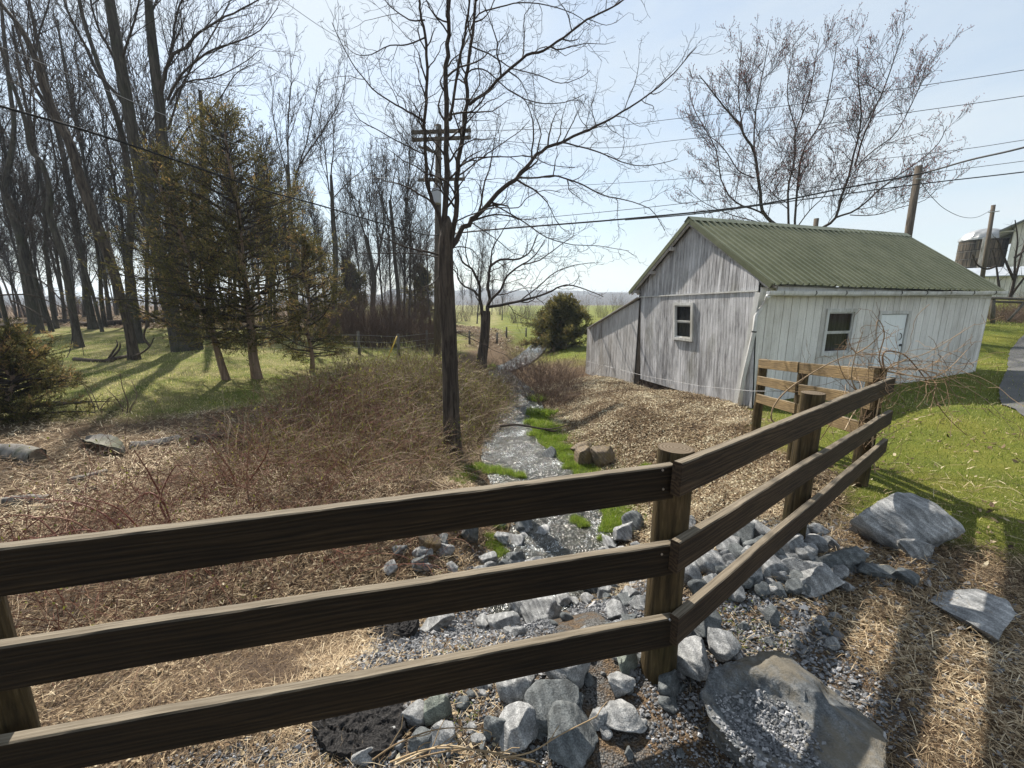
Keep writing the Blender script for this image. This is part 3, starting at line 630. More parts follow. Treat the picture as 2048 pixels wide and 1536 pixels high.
mb = MB()                                                            # rafters, plate and soffit boards under the overhang
for s in (.004, .03): 
    for (p_, q_, nn_) in ((R0, E0, nrF), (R0, L0, nrL)):
        a_ = p_ + (R1 - R0) * s; b_ = q_ + (E1 - E0) * s; mb.slab(a_ - nn_ * .09 + (b_ - a_) * .03, b_ - nn_ * .09 - (b_ - a_) * .02, .05, .09, tuple(nn_), a=.4)
for t in (.3, .62, .92):
    a_ = R0 + (L0 - R0) * t - nrL * .16; mb.slab(a_ + FS * .0, a_ + FS * .6, .09, .09, a=.4)
mb.build('rafter', LEAN, shed)
mb = MB(); mb.add([tuple(E0 + FS * .35 + dF * -.02 - Vector((0, 0, .03))), tuple(E1 - FS * .3 + dF * -.02 - Vector((0, 0, .03))), tuple(E1 - FS * .3 - FN * .3 - Vector((0, 0, .03))), tuple(E0 + FS * .35 - FN * .3 - Vector((0, 0, .03)))], [(0, 1, 2, 3)])
mb.slab(E0 + FS * .3 - FN * .14 - Vector((0, 0, .10)), E1 - FS * .3 - FN * .14 - Vector((0, 0, .10)), .03, .13, a=.5); mb.build('fascia', PAINT, shed)
# gutter and downspout
ga = onwall(1536, 587, (E0.x, E0.y), (E1.x, E1.y)); gb_ = onwall(2010, 586, (E0.x, E0.y), (E1.x, E1.y)); mb = MB(); V = []; k = 9
pr = [(-.055, .05), (-.055, 0), (-.045, -.035), (0, -.05), (.045, -.035), (.058, 0), (.062, .05), (.05, .052), (.045, .0), (.03, -.03), (0, -.04), (-.035, -.03), (-.048, 0), (-.048, .05)]
ns = 40; gd = (gb_ - ga)
for i in range(ns + 1):
    p = ga + gd * (i / ns) + Vector((0, 0, -.012 * math.sin(i / ns * 3.1) + .004 * math.sin(i * .9)))
    for (o_, z_) in pr: V.append(tuple(p + FN * o_ + Vector((0, 0, z_))))
k = len(pr); idx = np.arange(len(V)).reshape(ns + 1, k); rr_ = np.roll(idx, -1, 1)
mb.add(V, np.stack([idx[:-1], idx[1:], rr_[1:], rr_[:-1]], -1).reshape(-1, 4), a=.6)
gut = mb.build('gutter', PAINT, shed, smooth=False)
for i in range(9):
    p = ga + gd * ((i + .4) / 9) + FN * .066; mb = MB(); mb.tube([p + Vector((0, 0, .055)), p + Vector((0, 0, 0)) + FS * .02 + FN * .004, p + Vector((0, 0, -.05)) - FN * .03], .009, 6); mb.build('bracket', IRON if i % 3 else PAINT, gut)
dsp = [onwall(1536, 592, (E0.x, E0.y), (E1.x, E1.y)), onwall(1532, 602, A0 + FN * .12, FB + FN * .12), onwall(1512, 633, A0 + FN * .1 + GN * .1, GC + GN * .1), onwall(1509, 660, A0 + GN * .12, GC + GN * .12), onwall(1486, 760, A0 + GN * .14, GC + GN * .14), onwall(1479, 812, A0 + GN * .15, GC + GN * .15)]
mb = MB(); mb.tube(dsp, .045, 10, a=.6); dn_ = mb.build('downspout', PAINT, shed, smooth=True)
mb = MB(); p = dsp[3]; q = (dsp[4] - dsp[3]).normalized(); mb.tube([p + q * .02, p + q * .05], .05, 10); mb.build('strap', IRON, dn_)
# --- lean-to
def L_(u, v): return wc(onwall(u, v, A0, GC), A0, GS)
lt = empty('lean_to', tuple(Vector((3.9, 13.6, -.9)) - wloc(shed))); lt.parent = shed
tl, tr_, br, bm, bl_ = L_(1182, 655), L_(1276, 601), L_(1265, 778), L_(1235, 776), L_(1173, 751)
mb = MB(); panel(mb, A0, GS, GN, sorted([br, bm, bl_]), sorted([tr_, tl]), br[0] - .12, bl_[0] + .02, .19, .016, .02, off=.0, lean=-.02, seed=11, jag=.05)
mb.build('wall', LEAN, lt)
mb = MB(); a_ = A0 + GS * (sB + .02); mb.slab(a_ + GN * -.01 + Vector((0, 0, -.9)), a_ + GN * -.01 + Vector((0, 0, 2.1)), .03, .25, tuple(GS)); mb.build('gap_board', DARK, lt)
mb = MB(); a_ = Vector((*(A0 + GS * (tr_[0] - .1)).xy, tr_[1] + .1)); b_ = Vector((*(A0 + GS * (tl[0] + .12)).xy, tl[1] - .02))
o_ = FS * 7.6; V = [tuple(q) for q in (a_ - FS * .12, b_ - FS * .12, b_ + o_, a_ + o_)]; V += [tuple(Vector(q) - Vector((0, 0, .03))) for q in V]
mb.add(V, [(0, 1, 2, 3), (7, 6, 5, 4), (0, 4, 5, 1), (1, 5, 6, 2), (2, 6, 7, 3), (3, 7, 4, 0)]); mb.build('roof', LEAN, lt)
mb = MB(); p_ = A0 + GS * bl_[0]; q_ = p_ + FS * 7.5; panel(mb, p_, FS, GS, [(0, -1.1), (7.5, -.9)], [(0, tl[1] - .05), (7.5, tl[1] - .05)], 0, 7.5, .2, .015, .02, seed=12); mb.build('wall', LEAN, lt)
# ============================================================ TREES
BARK = bark_mat('bark', (.012, .009, .008), (.12, .096, .076), 13, .13, .07)
BARK_G = bark_mat('grey bark', (.022, .019, .016), (.10, .088, .074), 10, .14, .03, moss=(.042, .048, .026))
TWIG = bark_mat('twig bark', (.028, .022, .019), (.075, .06, .05), 20, .5, .004)
CEDARB = bark_mat('cedar bark', (.10, .065, .045), (.32, .23, .17), 16, .08, .02)
class Grow:
    """collects branch paths as plain lists and turns them into tubes in bulk"""
    def __init__(s, seed, rmin=.0022): s.P = {}; s.r = random.Random(seed); s.tips = []; s.rmin = rmin
    def path(s, pts, rad, k): s.P.setdefault((len(pts), k), []).append((pts, rad))
    def walk(s, p, d, L, n, wob, up):
        x, y, z = p; dx, dy, dz = d; st = L / n; out = [(x, y, z)]; g = s.r.gauss
        for i in range(n):
            dx += g(0, wob); dy += g(0, wob); dz += g(0, wob) + up
            q = 1 / math.sqrt(dx * dx + dy * dy + dz * dz); dx *= q; dy *= q; dz *= q
            x += dx * st; y += dy * st; z += dz * st; out.append((x, y, z))
        return out
    def children(s, pts, rad, lvl, sp, Lref):
        """side shoots along a path; sp = list of level specs (density/m, angle, len ratio, steps, wobble, up, sides, start, rmax)"""
        if lvl >= len(sp): return
        dens, ang, lr, n, wob, up, k, t0, rmax, lmax = sp[lvl]
        seg = [math.dist(pts[i], pts[i + 1]) for i in range(len(pts) - 1)]; L = sum(seg); r = s.r
        cnt = int(L * (1 - t0) * dens + r.random())
        for c in range(cnt):
            t = (t0 + (1 - t0) * (c + r.random()) / max(cnt, 1)) * L; i = 0
            while i < len(seg) - 1 and t > seg[i]: t -= seg[i]; i += 1
            f = min(1, t / max(seg[i], 1e-6)); a, b = pts[i], pts[i + 1]
            p = (a[0] + (b[0] - a[0]) * f, a[1] + (b[1] - a[1]) * f, a[2] + (b[2] - a[2]) * f); q = 1 / max(seg[i], 1e-6)
            d = ((b[0] - a[0]) * q, (b[1] - a[1]) * q, (b[2] - a[2]) * q)
            rx, ry, rz = r.gauss(0, 1), r.gauss(0, 1), r.gauss(0, 1); dot = rx * d[0] + ry * d[1] + rz * d[2]; rx -= dot * d[0]; ry -= dot * d[1]; rz -= dot * d[2]
            w = 1 / max(1e-6, math.sqrt(rx * rx + ry * ry + rz * rz)); A = math.radians(ang * r.uniform(.65, 1.3)); ca, sa = math.cos(A), math.sin(A) * w
            dd = (d[0] * ca + rx * sa, d[1] * ca + ry * sa, d[2] * ca + rz * sa + up * .8)
            rl = rad[i] + (rad[i + 1] - rad[i]) * f; cr = min(rmax, rl * r.uniform(.42, .7)); pos = (c + .5) / max(cnt, 1)
            l2 = min(lmax, max(Lref * lr * (1.1 - .6 * pos), .12)) * r.uniform(.55, 1.3)
            cp = s.walk(p, dd, l2, n, wob, up); rr = [max(s.rmin * (1 - .3 * j / n), cr * (1 - .8 * j / n)) for j in range(n + 1)]
            s.path(cp, rr, k); s.children(cp, rr, lvl + 1, sp, l2)
            if lvl == len(sp) - 1: s.tips.append(cp[-1])
    def mesh(s, mb=None, a=0.0):
        mb = mb or MB()
        for (n_, k), L in s.P.items(): mb.tubes(np.array([q[0] for q in L], float), np.array([q[1] for q in L], float), k, a)
        return mb
def smooth_pts(P, R, m=3):
    P = [np.array(tuple(p), float) for p in P]; out = []; ro = []
    for i in range(len(P) - 1):
        p0, p1, p2, p3 = P[max(i - 1, 0)], P[i], P[i + 1], P[min(i + 2, len(P) - 1)]
        for j in range(m):
            t = j / m; out.append(.5 * (2 * p1 + (p2 - p0) * t + (2 * p0 - 5 * p1 + 4 * p2 - p3) * t * t + (3 * p1 - p0 - 3 * p2 + p3) * t ** 3)); ro.append(R[i] + (R[i + 1] - R[i]) * t)
    out.append(P[-1]); ro.append(R[-1]); return [tuple(q) for q in out], ro
def trunk_part(name, pts, rad, m_, parent, k=14, seed=0, rough=.07, flare=0.0):
    """a stem with knobbly, furrowed outline"""
    P, R = smooth_pts(pts, rad, 6); P = np.array(P); R = np.array(R); t = np.gradient(P, axis=0); t /= np.linalg.norm(t, axis=1, keepdims=True)
    u = np.cross(t, [0, 1, 0.]); u /= np.linalg.norm(u, axis=1, keepdims=True) + 1e-9; w = np.cross(t, u); an = np.arange(k) * 2 * math.pi / k
    i = np.arange(len(P))[:, None]; rg = np.random.RandomState(seed); ph = rg.rand(4) * 6
    hgt = np.concatenate([[0], np.cumsum(np.linalg.norm(np.diff(P, axis=0), axis=1))])[:, None]
    rr = R[:, None] * (1 + rough * np.sin(an * 2 + ph[0] + hgt * .7) + rough * .7 * np.sin(an * 3 + ph[1] + hgt * 1.7) + rough * .5 * np.sin(an * 7 + ph[2] + hgt) + rg.uniform(-rough, rough, (len(P), k)) * .5)
    if flare: rr = rr * (1 + flare * np.exp(-hgt / .35) * (1 + .35 * np.sin(an * 5 + ph[3])))
    V = P[:, None] + rr[..., None] * (np.cos(an)[None, :, None] * u[:, None] + np.sin(an)[None, :, None] * w[:, None])
    mb = MB(); idx = np.arange(len(P) * k).reshape(len(P), k); q = np.roll(idx, -1, 1); mb.add(V.reshape(-1, 3), np.stack([idx[:-1], q[:-1], q[1:], idx[1:]], -1).reshape(-1, 4))
    return mb.build(name, m_, parent, smooth=True)
# level spec: density per m, angle, length ratio, steps, wobble, up, sides, start, max radius, max length
WAL = [(4.4, 52, .52, 8, .22, .045, 4, .10, .020, 1.8), (6.0, 48, .48, 6, .30, .05, 3, .10, .0080, .85), (9.0, 50, .46, 4, .34, .05, 3, .12, .0042, .38)]
WOOD_SP = [(2.2, 30, .62, 8, .10, .07, 4, .12, .035, 4.2), (3.2, 36, .46, 5, .15, .06, 3, .10, .013, 1.9), (5.0, 40, .45, 4, .18, .06, 3, .12, .0075, .85)]
def tree_at(name, label, cat, Y, base, stems, spec, seed, bark, group=None, trunk=None, twig=None, spread=1.2, k0=8, Lref=3.0, flare=0.0, extra=None, bud=None, thin=.88, lthin=.8):
    """trunk and limbs follow what the photo shows of them; the side shoots grow from the limbs"""
    b = at(base[0], base[1], Y); root = empty(name, (b.x, b.y, h1(b.x, b.y)), label, cat, group); rg = random.Random(seed)
    px = Y / (FPX * CP) * 1.02 * thin / math.hypot(1, (base[0] - CX) / FPX)
    if trunk:
        pts = [at(u, v, Y) for u, v, w in trunk]; pts[0].z = min(pts[0].z, h1(pts[0].x, pts[0].y) - .05); rad = [w * px / 2 for u, v, w in trunk]
        trunk_part('trunk', pts, rad, bark, root, seed=seed, flare=flare)
    G = Grow(seed, max(.0026, Y * .00034)); mb = MB()
    for st in stems:
        off = st.get('dy', rg.uniform(-spread, spread)); P = st['p']; n_ = len(P); pts = [at(u, v, Y + off * (i / (n_ - 1)) + st.get('y0', 0)) for i, (u, v) in enumerate(P)]
        w0, w1 = st['w']; rad = [max(.004, (w0 + (w1 - w0) * i / (n_ - 1)) * px * lthin / 2) for i in range(n_)]
        sp_, sr = smooth_pts(pts, rad, 3)
        sp_ = [sp_[0]] + [(x + rg.gauss(0, r_ * .35), y + rg.gauss(0, r_ * .35), z + rg.gauss(0, r_ * .3)) for (x, y, z), r_ in zip(sp_[1:], sr[1:])]
        mb.tube(sp_, sr, 7 if w0 > 6 else 5, cap=False)
        G.children(sp_, sr, st.get('lv', 0), spec, st.get('L', Lref))
    if extra: extra(G, mb, rg, root)
    G.mesh(mb); cr = mb.build('crown', twig or TWIG, root, smooth=True)
    if bud: bud(G, cr, rg)
    return root, G

MAINP = [dict(p=[(892, 500), (891, 450), (893, 342), (893, 239), (893, 137), (896, 68), (897, 0), (902, -120), (905, -260)], w=(20, 6), dy=.2, L=2.4),
 dict(p=[(898, 500), (909, 430), (913, 342), (923, 284), (934, 205), (935, 137), (944, 68), (952, 0), (968, -180)], w=(17, 6), dy=.6, L=2.4),
 dict(p=[(899, 240), (905, 215), (917, 137), (930, 68), (940, 0), (955, -120)], w=(9, 4), dy=-.6, L=2),
 dict(p=[(890, 480), (872, 415), (858, 383), (852, 335), (850, 273), (852, 205), (855, 137), (850, 68), (841, 27), (838, -10), (830, -120)], w=(12, 5), dy=-.5, L=2),
 dict(p=[(896, 510), (920, 464), (944, 441), (971, 417), (1009, 372), (1036, 355), (1060, 325), (1084, 301), (1118, 285), (1163, 267), (1204, 246), (1241, 226), (1299, 188), (1347, 147), (1392, 95)], w=(17, 2.5), dy=.9, L=2.6),
 dict(p=[(1118, 285), (1173, 297), (1214, 311), (1258, 328), (1299, 331), (1355, 318)], w=(5, 2), dy=.5, y0=.45, L=2),
 dict(p=[(1030, 357), (1077, 355), (1118, 352), (1163, 369), (1204, 390), (1248, 400), (1299, 417), (1330, 461)], w=(6, 1.8), dy=-.5, y0=.3, L=2),
 dict(p=[(938, 210), (968, 188), (1009, 147), (1053, 111), (1087, 102), (1128, 75), (1173, 41), (1214, 20), (1248, 0), (1300, -40)], w=(9, 3), dy=-.8, y0=.3, L=2.4),
 dict(p=[(936, 145), (950, 138), (975, 143), (1019, 181), (1070, 205), (1128, 205), (1169, 188)], w=(4.5, 1.8), dy=-.9, y0=.35, L=1.8),
 dict(p=[(940, 92), (958, 99), (992, 116), (1026, 137), (1077, 150), (1122, 167), (1163, 154), (1180, 140)], w=(4.5, 1.8), dy=.9, y0=.4, L=1.8),
 dict(p=[(942, 60), (958, 27), (999, 14), (1043, 5), (1094, 10), (1146, 27), (1180, 50)], w=(4.5, 1.8), dy=-.3, y0=.5, L=1.8),
 dict(p=[(852, 246), (832, 232), (814, 222), (780, 202), (746, 178), (712, 137), (684, 89), (664, 45)], w=(6, 1.8), dy=-.5, y0=-.3, L=2),
 dict(p=[(850, 75), (814, 89), (780, 91), (742, 109), (712, 109), (690, 90)], w=(4, 1.5), dy=.7, y0=-.4, L=1.8),
 dict(p=[(852, 310), (800, 285), (760, 262), (720, 240), (700, 205)], w=(4, 1.4), dy=-.9, y0=-.2, L=1.8),
 dict(p=[(850, 40), (820, 40), (790, 20), (770, 0), (755, -30)], w=(4, 2), dy=.3, y0=-.4, L=1.8),
 dict(p=[(910, 445), (935, 432), (971, 420), (992, 415), (1036, 415), (1053, 396), (1090, 380), (1120, 385)], w=(4.5, 1.6), dy=-1.0, L=1.8),
 dict(p=[(944, 446), (992, 478), (1026, 506), (1060, 512)], w=(3.5, 1.5), dy=.6, L=1.5),
 dict(p=[(985, 408), (1043, 441), (1094, 475), (1146, 489), (1197, 492), (1258, 502)], w=(4.5, 1.5), dy=.2, y0=.2, L=1.8),
 dict(p=[(920, 331), (945, 318), (975, 314), (1019, 314), (1060, 313), (1100, 330), (1150, 335)], w=(4.5, 1.8), dy=-.8, y0=.2, L=1.8),
 dict(p=[(915, 352), (935, 338), (958, 320), (985, 300), (1010, 283), (1040, 262), (1060, 240)], w=(5, 1.8), dy=.8, y0=.2, L=1.8),
 dict(p=[(880, 510), (838, 501), (801, 491), (773, 478), (745, 470)], w=(7, 1.8), dy=-.7, L=1.2, lv=1),
 dict(p=[(880, 516), (840, 508), (787, 506), (712, 505), (682, 481)], w=(4, 1.4), dy=.7, L=1.2, lv=1),
 dict(p=[(880, 552), (866, 566), (855, 572), (817, 583), (790, 578)], w=(4.5, 1.2), dy=-.5, L=1, lv=1),
 dict(p=[(905, 495), (925, 494), (945, 500), (960, 520), (975, 545)], w=(4, 1.4), dy=-.4, L=1, lv=1),
 dict(p=[(900, 530), (912, 545), (925, 560), (930, 590)], w=(3, 1), dy=-.6, L=.8, lv=1),
 dict(p=[(902, 660), (930, 672), (965, 688), (990, 702), (1015, 712), (1040, 740)], w=(2.6, .8), dy=-.6, L=.8, lv=1)]
tree_at('walnut_tree', 'tall bare walnut tree with shaggy bark beside the stream, standing nearest the fence', 'tree', 7.9, (905, 890), MAINP, WAL, 11, BARK,
    trunk=[(908, 925, 44), (904, 860, 41), (901, 780, 39), (898, 700, 38), (894, 600, 38), (892, 520, 37), (893, 480, 36), (895, 450, 26), (896, 432, 6)], thin=.78, spread=1.0, flare=.15, Lref=2.0)
GN = [dict(p=[(967, 640), (961, 597), (956, 564), (943, 538), (925, 524), (915, 500)], w=(10, 3), L=2.6), dict(p=[(958, 592), (945, 580), (931, 573), (917, 559), (914, 538), (905, 520)], w=(7, 2), L=2.2),
 dict(p=[(975, 625), (978, 588), (975, 573), (981, 532), (1002, 520), (1040, 518), (1062, 500), (1075, 470)], w=(11, 2.5), L=2.6), dict(p=[(976, 610), (985, 597), (1002, 579), (1013, 553), (1046, 529), (1069, 512), (1090, 480)], w=(8, 2), L=2.6),
 dict(p=[(977, 614), (1016, 608), (1060, 597), (1104, 582), (1133, 570), (1172, 579), (1207, 594)], w=(8, 1.5), L=2.6), dict(p=[(1040, 602), (1075, 575), (1110, 545), (1150, 530), (1190, 525)], w=(4, 1.5), L=2.4),
 dict(p=[(981, 532), (985, 500), (1000, 470), (1020, 440)], w=(5, 1.5), L=2.4), dict(p=[(1046, 529), (1080, 520), (1120, 490), (1150, 470)], w=(4, 1.5), L=2.4), dict(p=[(940, 535), (930, 500), (935, 460), (920, 440)], w=(3.5, 1.2), L=2.2)]
SPG = [(2.4, 48, .62, 8, .22, .07, 3, .12, .03, 2.6), (3.6, 44, .46, 5, .26, .06, 3, .10, .011, 1.2), (5.0, 46, .48, 4, .28, .05, 3, .12, .006, .6)]
tree_at('gnarled_tree', 'dark gnarled tree with wide low crooked limbs where the stream bends', 'tree', 17, (966, 738), GN, SPG, 21, BARK, trunk=[(962, 748, 30), (963, 720, 22), (967, 690, 20), (970, 660, 19), (972, 622, 20)], spread=1.8, flare=.3)
MP = [dict(p=[(1580, 470), (1554, 452), (1526, 421), (1519, 368), (1509, 305), (1488, 270), (1470, 238), (1442, 207), (1418, 175), (1398, 150)], w=(15, 2.5)), dict(p=[(1509, 305), (1509, 259), (1516, 196), (1530, 123), (1537, 80)], w=(7, 2)), dict(p=[(1488, 272), (1477, 196), (1481, 123), (1484, 80)], w=(5, 2)),
 dict(p=[(1540, 440), (1519, 424), (1470, 403), (1442, 358), (1432, 298), (1393, 228), (1378, 190)], w=(8, 2)), dict(p=[(1509, 356), (1477, 340), (1446, 295), (1415, 270), (1385, 262)], w=(5, 1.8)),
 dict(p=[(1580, 465), (1575, 386), (1589, 316), (1593, 259), (1617, 196), (1631, 123), (1640, 75)], w=(9, 2)), dict(p=[(1590, 465), (1596, 368), (1607, 301), (1646, 238), (1663, 158), (1674, 80)], w=(9, 2)), dict(p=[(1593, 262), (1575, 200), (1580, 140), (1590, 95)], w=(4.5, 1.8)),
 dict(p=[(1610, 468), (1639, 459), (1670, 435), (1691, 372), (1709, 309), (1723, 228), (1716, 158), (1716, 95)], w=(13, 2)), dict(p=[(1709, 333), (1730, 263), (1765, 186), (1789, 116), (1808, 58)], w=(7, 1.8)), dict(p=[(1709, 336), (1751, 298), (1795, 262), (1838, 175), (1856, 115)], w=(5, 1.8)),
 dict(p=[(1672, 435), (1716, 417), (1751, 386), (1782, 361), (1838, 322), (1877, 287), (1894, 252)], w=(8, 1.8)), dict(p=[(1590, 460), (1620, 420), (1650, 390), (1680, 340)], w=(5, 2)), dict(p=[(1560, 455), (1500, 440), (1450, 425), (1400, 400), (1370, 370)], w=(5, 1.6)), dict(p=[(1700, 430), (1750, 430), (1800, 415), (1850, 400), (1880, 370)], w=(4, 1.5))]
MS = [(2.2, 44, .74, 9, .10, .055, 4, .10, .024, 3.4), (4.4, 42, .46, 5, .14, .065, 3, .10, .012, 1.5), (7.0, 36, .46, 4, .16, .08, 3, .12, .008, .65)]
BUD = tint_mat('bud', [(0, (.16, .045, .040)), (1, (.30, .13, .11))], .7)
def buds(G, cr, rg):
    mb = MB(); T = np.array(G.tips); rs = np.random.RandomState(3); T = np.concatenate([T, T + rs.normal(0, .07, T.shape)]); s_ = .022
    n_ = len(T); D = rs.normal(0, 1, (n_, 3)); D[:, 2] = np.abs(D[:, 2]) + 1.2; D /= np.linalg.norm(D, axis=1, keepdims=True)
    P = np.stack([T, T + D * s_ * 1.2, T + D * s_ * 3], 1); mb.tubes(P, np.tile([.006, .017, .003], (n_, 1)), 3, a=rs.rand(n_)); mb.build('bud', BUD, cr)
tree_at('maple_tree', 'broad bare maple with reddish buds rising behind the green shed roof', 'tree', 25, (1590, 470), MP, MS, 31, BARK, trunk=[(1590, 610, 34), (1590, 540, 32), (1588, 500, 34), (1588, 462, 38)], spread=2.6, Lref=3.6, bud=buds, twig=TWIG, lthin=.62)

# --- the woods on the left: every trunk follows the photo, tops run on above the frame
def stem(P, w, **k): return dict(p=P, w=w, **k)
GW = 'bare woodland trees on the left'
def wood_tree(label, Y, trunk, stems, seed, bark=None, name='woodland_tree', flare=.18, spec=WOOD_SP, L=4.2, top=True, cat='tree'):
    last = trunk[-1]; prev = trunk[-2]
    return tree_at(name, label, cat, Y, trunk[0][:2], stems, spec, seed, bark or BARK_G, GW if name == 'woodland_tree' else None, trunk=trunk, spread=2.0, flare=flare, Lref=L, thin=.8, lthin=.72)
wood_tree('thickest leaning grey woodland trunk right behind the cedars, left half of a joined pair', 18.6, [(364, 708, 52), (352, 660, 40), (340, 600, 38), (321, 512, 36), (296, 410, 33), (273, 308, 30), (243, 137, 26), (219, 0, 21), (205, -90, 16), (190, -200, 9)],
  [stem([(262, 230), (235, 190), (200, 150), (165, 80), (135, 20), (115, -40)], (15, 5)), stem([(243, 137), (215, 90), (190, 40), (175, -40)], (12, 5)), stem([(335, 560), (300, 470), (262, 400), (225, 320), (190, 250), (152, 116)], (8, 2)), stem([(243, 120), (270, 40), (285, -60)], (9, 4)), stem([(205, -90), (230, -180), (250, -300)], (9, 4))], 101)
wood_tree('upright woodland tree with fanning right limbs, right half of the joined pair behind the cedars', 19.0, [(388, 706, 48), (384, 640, 36), (372, 600, 34), (352, 512, 32), (338, 376, 29), (325, 290, 27), (318, 205, 24), (310, 130, 22), (300, 40, 19), (293, -60, 14), (288, -180, 9)],
  [stem([(322, 190), (340, 120), (370, 95), (400, 65), (450, 35), (500, 10), (540, -15)], (12, 3)), stem([(330, 160), (345, 90), (350, 40), (375, -30)], (12, 5)), stem([(335, 200), (362, 150), (415, 105), (470, 85), (520, 60), (556, 15)], (9, 2)), stem([(340, 210), (370, 165), (430, 155), (480, 130), (520, 100)], (7, 2)), stem([(336, 260), (358, 190), (385, 130), (430, 60), (470, -20)], (8, 3)), stem([(318, 215), (285, 280), (270, 330)], (5, 2)), stem([(335, 330), (380, 250), (430, 210), (470, 150), (500, 130)], (7, 2)), stem([(300, 30), (330, -30), (370, -90)], (8, 4))], 102)
wood_tree('leaning dead tree with peeling bark and broken bright wound low on its trunk', 16.0, [(270, 724, 36), (262, 680, 28), (254, 640, 26), (240, 590, 27), (226, 540, 25), (205, 480, 26), (170, 385, 24), (140, 290, 22), (115, 240, 20), (90, 180, 19), (70, 115, 16), (40, 55, 12), (0, 5, 9), (-40, -60, 5)],
  [stem([(100, 215), (62, 160), (45, 100), (30, 40), (20, -20)], (12, 4)), stem([(135, 280), (90, 220), (45, 175), (0, 155), (-60, 130)], (9, 2)), stem([(130, 330), (90, 290), (50, 275), (0, 262)], (5, 1.5)), stem([(70, 115), (80, 60), (100, 0), (110, -60)], (8, 3)), stem([(222, 600), (190, 540), (165, 470)], (4, 1.2))], 103, BARK)
wood_tree('dark crooked woodland trunk forking low, left of the dead tree', 20.0, [(158, 694, 26), (150, 650, 22), (140, 590, 21), (128, 520, 20), (116, 480, 20), (99, 427, 17), (100, 390, 15), (85, 330, 13), (62, 300, 12), (50, 240, 11), (20, 154, 9), (0, 90, 7), (-20, 0, 5)],
  [stem([(105, 440), (98, 400), (115, 370), (108, 300), (95, 230), (75, 130), (55, 20), (45, -60)], (9, 3)), stem([(62, 300), (70, 230), (60, 150), (55, 60), (60, -30)], (7, 3)), stem([(140, 590), (100, 500), (60, 450), (10, 430)], (5, 1.5))], 104)
wood_tree('tall dark woodland trunk with broad base beside the fallen log', 30.0, [(182, 636, 26), (178, 610, 19), (172, 570, 18), (165, 520, 17), (150, 440, 16), (130, 330, 14), (110, 240, 12), (90, 150, 10), (70, 60, 8), (50, -40, 6)],
  [stem([(165, 510), (140, 460), (110, 430), (80, 420)], (6, 2)), stem([(130, 330), (150, 260), (160, 180), (150, 90), (155, 10)], (7, 2)), stem([(110, 240), (70, 180), (50, 110), (30, 30)], (6, 2))], 105)
wood_tree('stout woodland trunk with reddish brown side near the left edge', 27.0, [(66, 626, 38), (58, 580, 31), (50, 530, 29), (42, 480, 24), (22, 420, 19), (10, 370, 17), (22, 310, 14), (28, 250, 13), (20, 180, 11), (10, 90, 9), (0, -20, 6)],
  [stem([(46, 500), (60, 440), (75, 380), (70, 300), (60, 200), (70, 100), (60, 0)], (11, 3)), stem([(10, 370), (-20, 330), (-60, 300)], (7, 2)), stem([(52, 540), (80, 560), (90, 590)], (3, 1.5))], 106)
wood_tree('grey woodland trunk behind the dead tree, standing in the grass', 22.0, [(276, 683, 28), (272, 640, 24), (266, 590, 22), (258, 520, 20), (262, 430, 19), (255, 330, 17), (238, 250, 15), (215, 180, 13), (190, 110, 11), (165, 30, 9), (150, -60, 6)],
  [stem([(258, 340), (235, 270), (180, 180), (150, 120)], (7, 2)), stem([(240, 260), (250, 200), (240, 120), (250, 20)], (7, 2)), stem([(262, 420), (285, 350), (290, 260), (300, 180)], (6, 2))], 107)
wood_tree('slim pale woodland trunk leaning left beyond the fallen log', 36.0, [(218, 630, 13), (214, 590, 11), (208, 540, 10), (203, 500, 10), (190, 440, 9), (172, 340, 8), (150, 240, 7), (130, 140, 6), (115, 40, 5)], [stem([(190, 440), (205, 380), (215, 300), (210, 200)], (5, 1.5)), stem([(172, 340), (140, 290), (110, 200)], (4, 1.5))], 108)
wood_tree('slim woodland trunk between the dark crooked one and the stout one', 30.0, [(108, 632, 15), (103, 600, 12), (98, 550, 12), (92, 500, 11), (90, 440, 10), (80, 350, 9), (60, 250, 8), (40, 150, 7), (25, 50, 6)], [stem([(92, 480), (115, 430), (140, 380), (150, 300)], (5, 1.5)), stem([(80, 350), (95, 280), (100, 200), (110, 100)], (5, 1.5))], 109)
wood_tree('leaning woodland trunk crossing the one beside it, left of the crooked tree', 33.0, [(85, 640, 17), (80, 600, 14), (70, 560, 13), (55, 510, 13), (38, 450, 12), (20, 400, 11), (0, 350, 10)], [stem([(55, 510), (45, 430), (48, 350), (30, 260), (35, 170), (20, 80)], (7, 2))], 110)
wood_tree('dark woodland trunk behind the cedars seen between their branches', 24.0, [(420, 668, 26), (420, 620, 22), (418, 560, 21), (415, 480, 19), (410, 400, 17), (408, 320, 14), (405, 260, 11), (400, 180, 8)], [stem([(410, 400), (430, 320), (445, 250), (440, 180)], (7, 2)), stem([(408, 320), (380, 260), (375, 190)], (6, 2))], 111)
wood_tree('straight slender woodland tree with narrow crown, first right of the cedars', 27.0, [(668, 648, 17), (668, 610, 14), (670, 560, 13), (671, 500, 12), (666, 440, 10), (664, 390, 8), (662, 350, 6)], [stem([(668, 420), (655, 360), (650, 300), (640, 240), (650, 180)], (5, 1.5)), stem([(664, 400), (690, 370), (720, 345), (745, 320)], (4, 1.2)), stem([(662, 350), (668, 280), (660, 210)], (5, 1.2)), stem([(666, 440), (690, 420), (720, 425)], (3, 1))], 112)
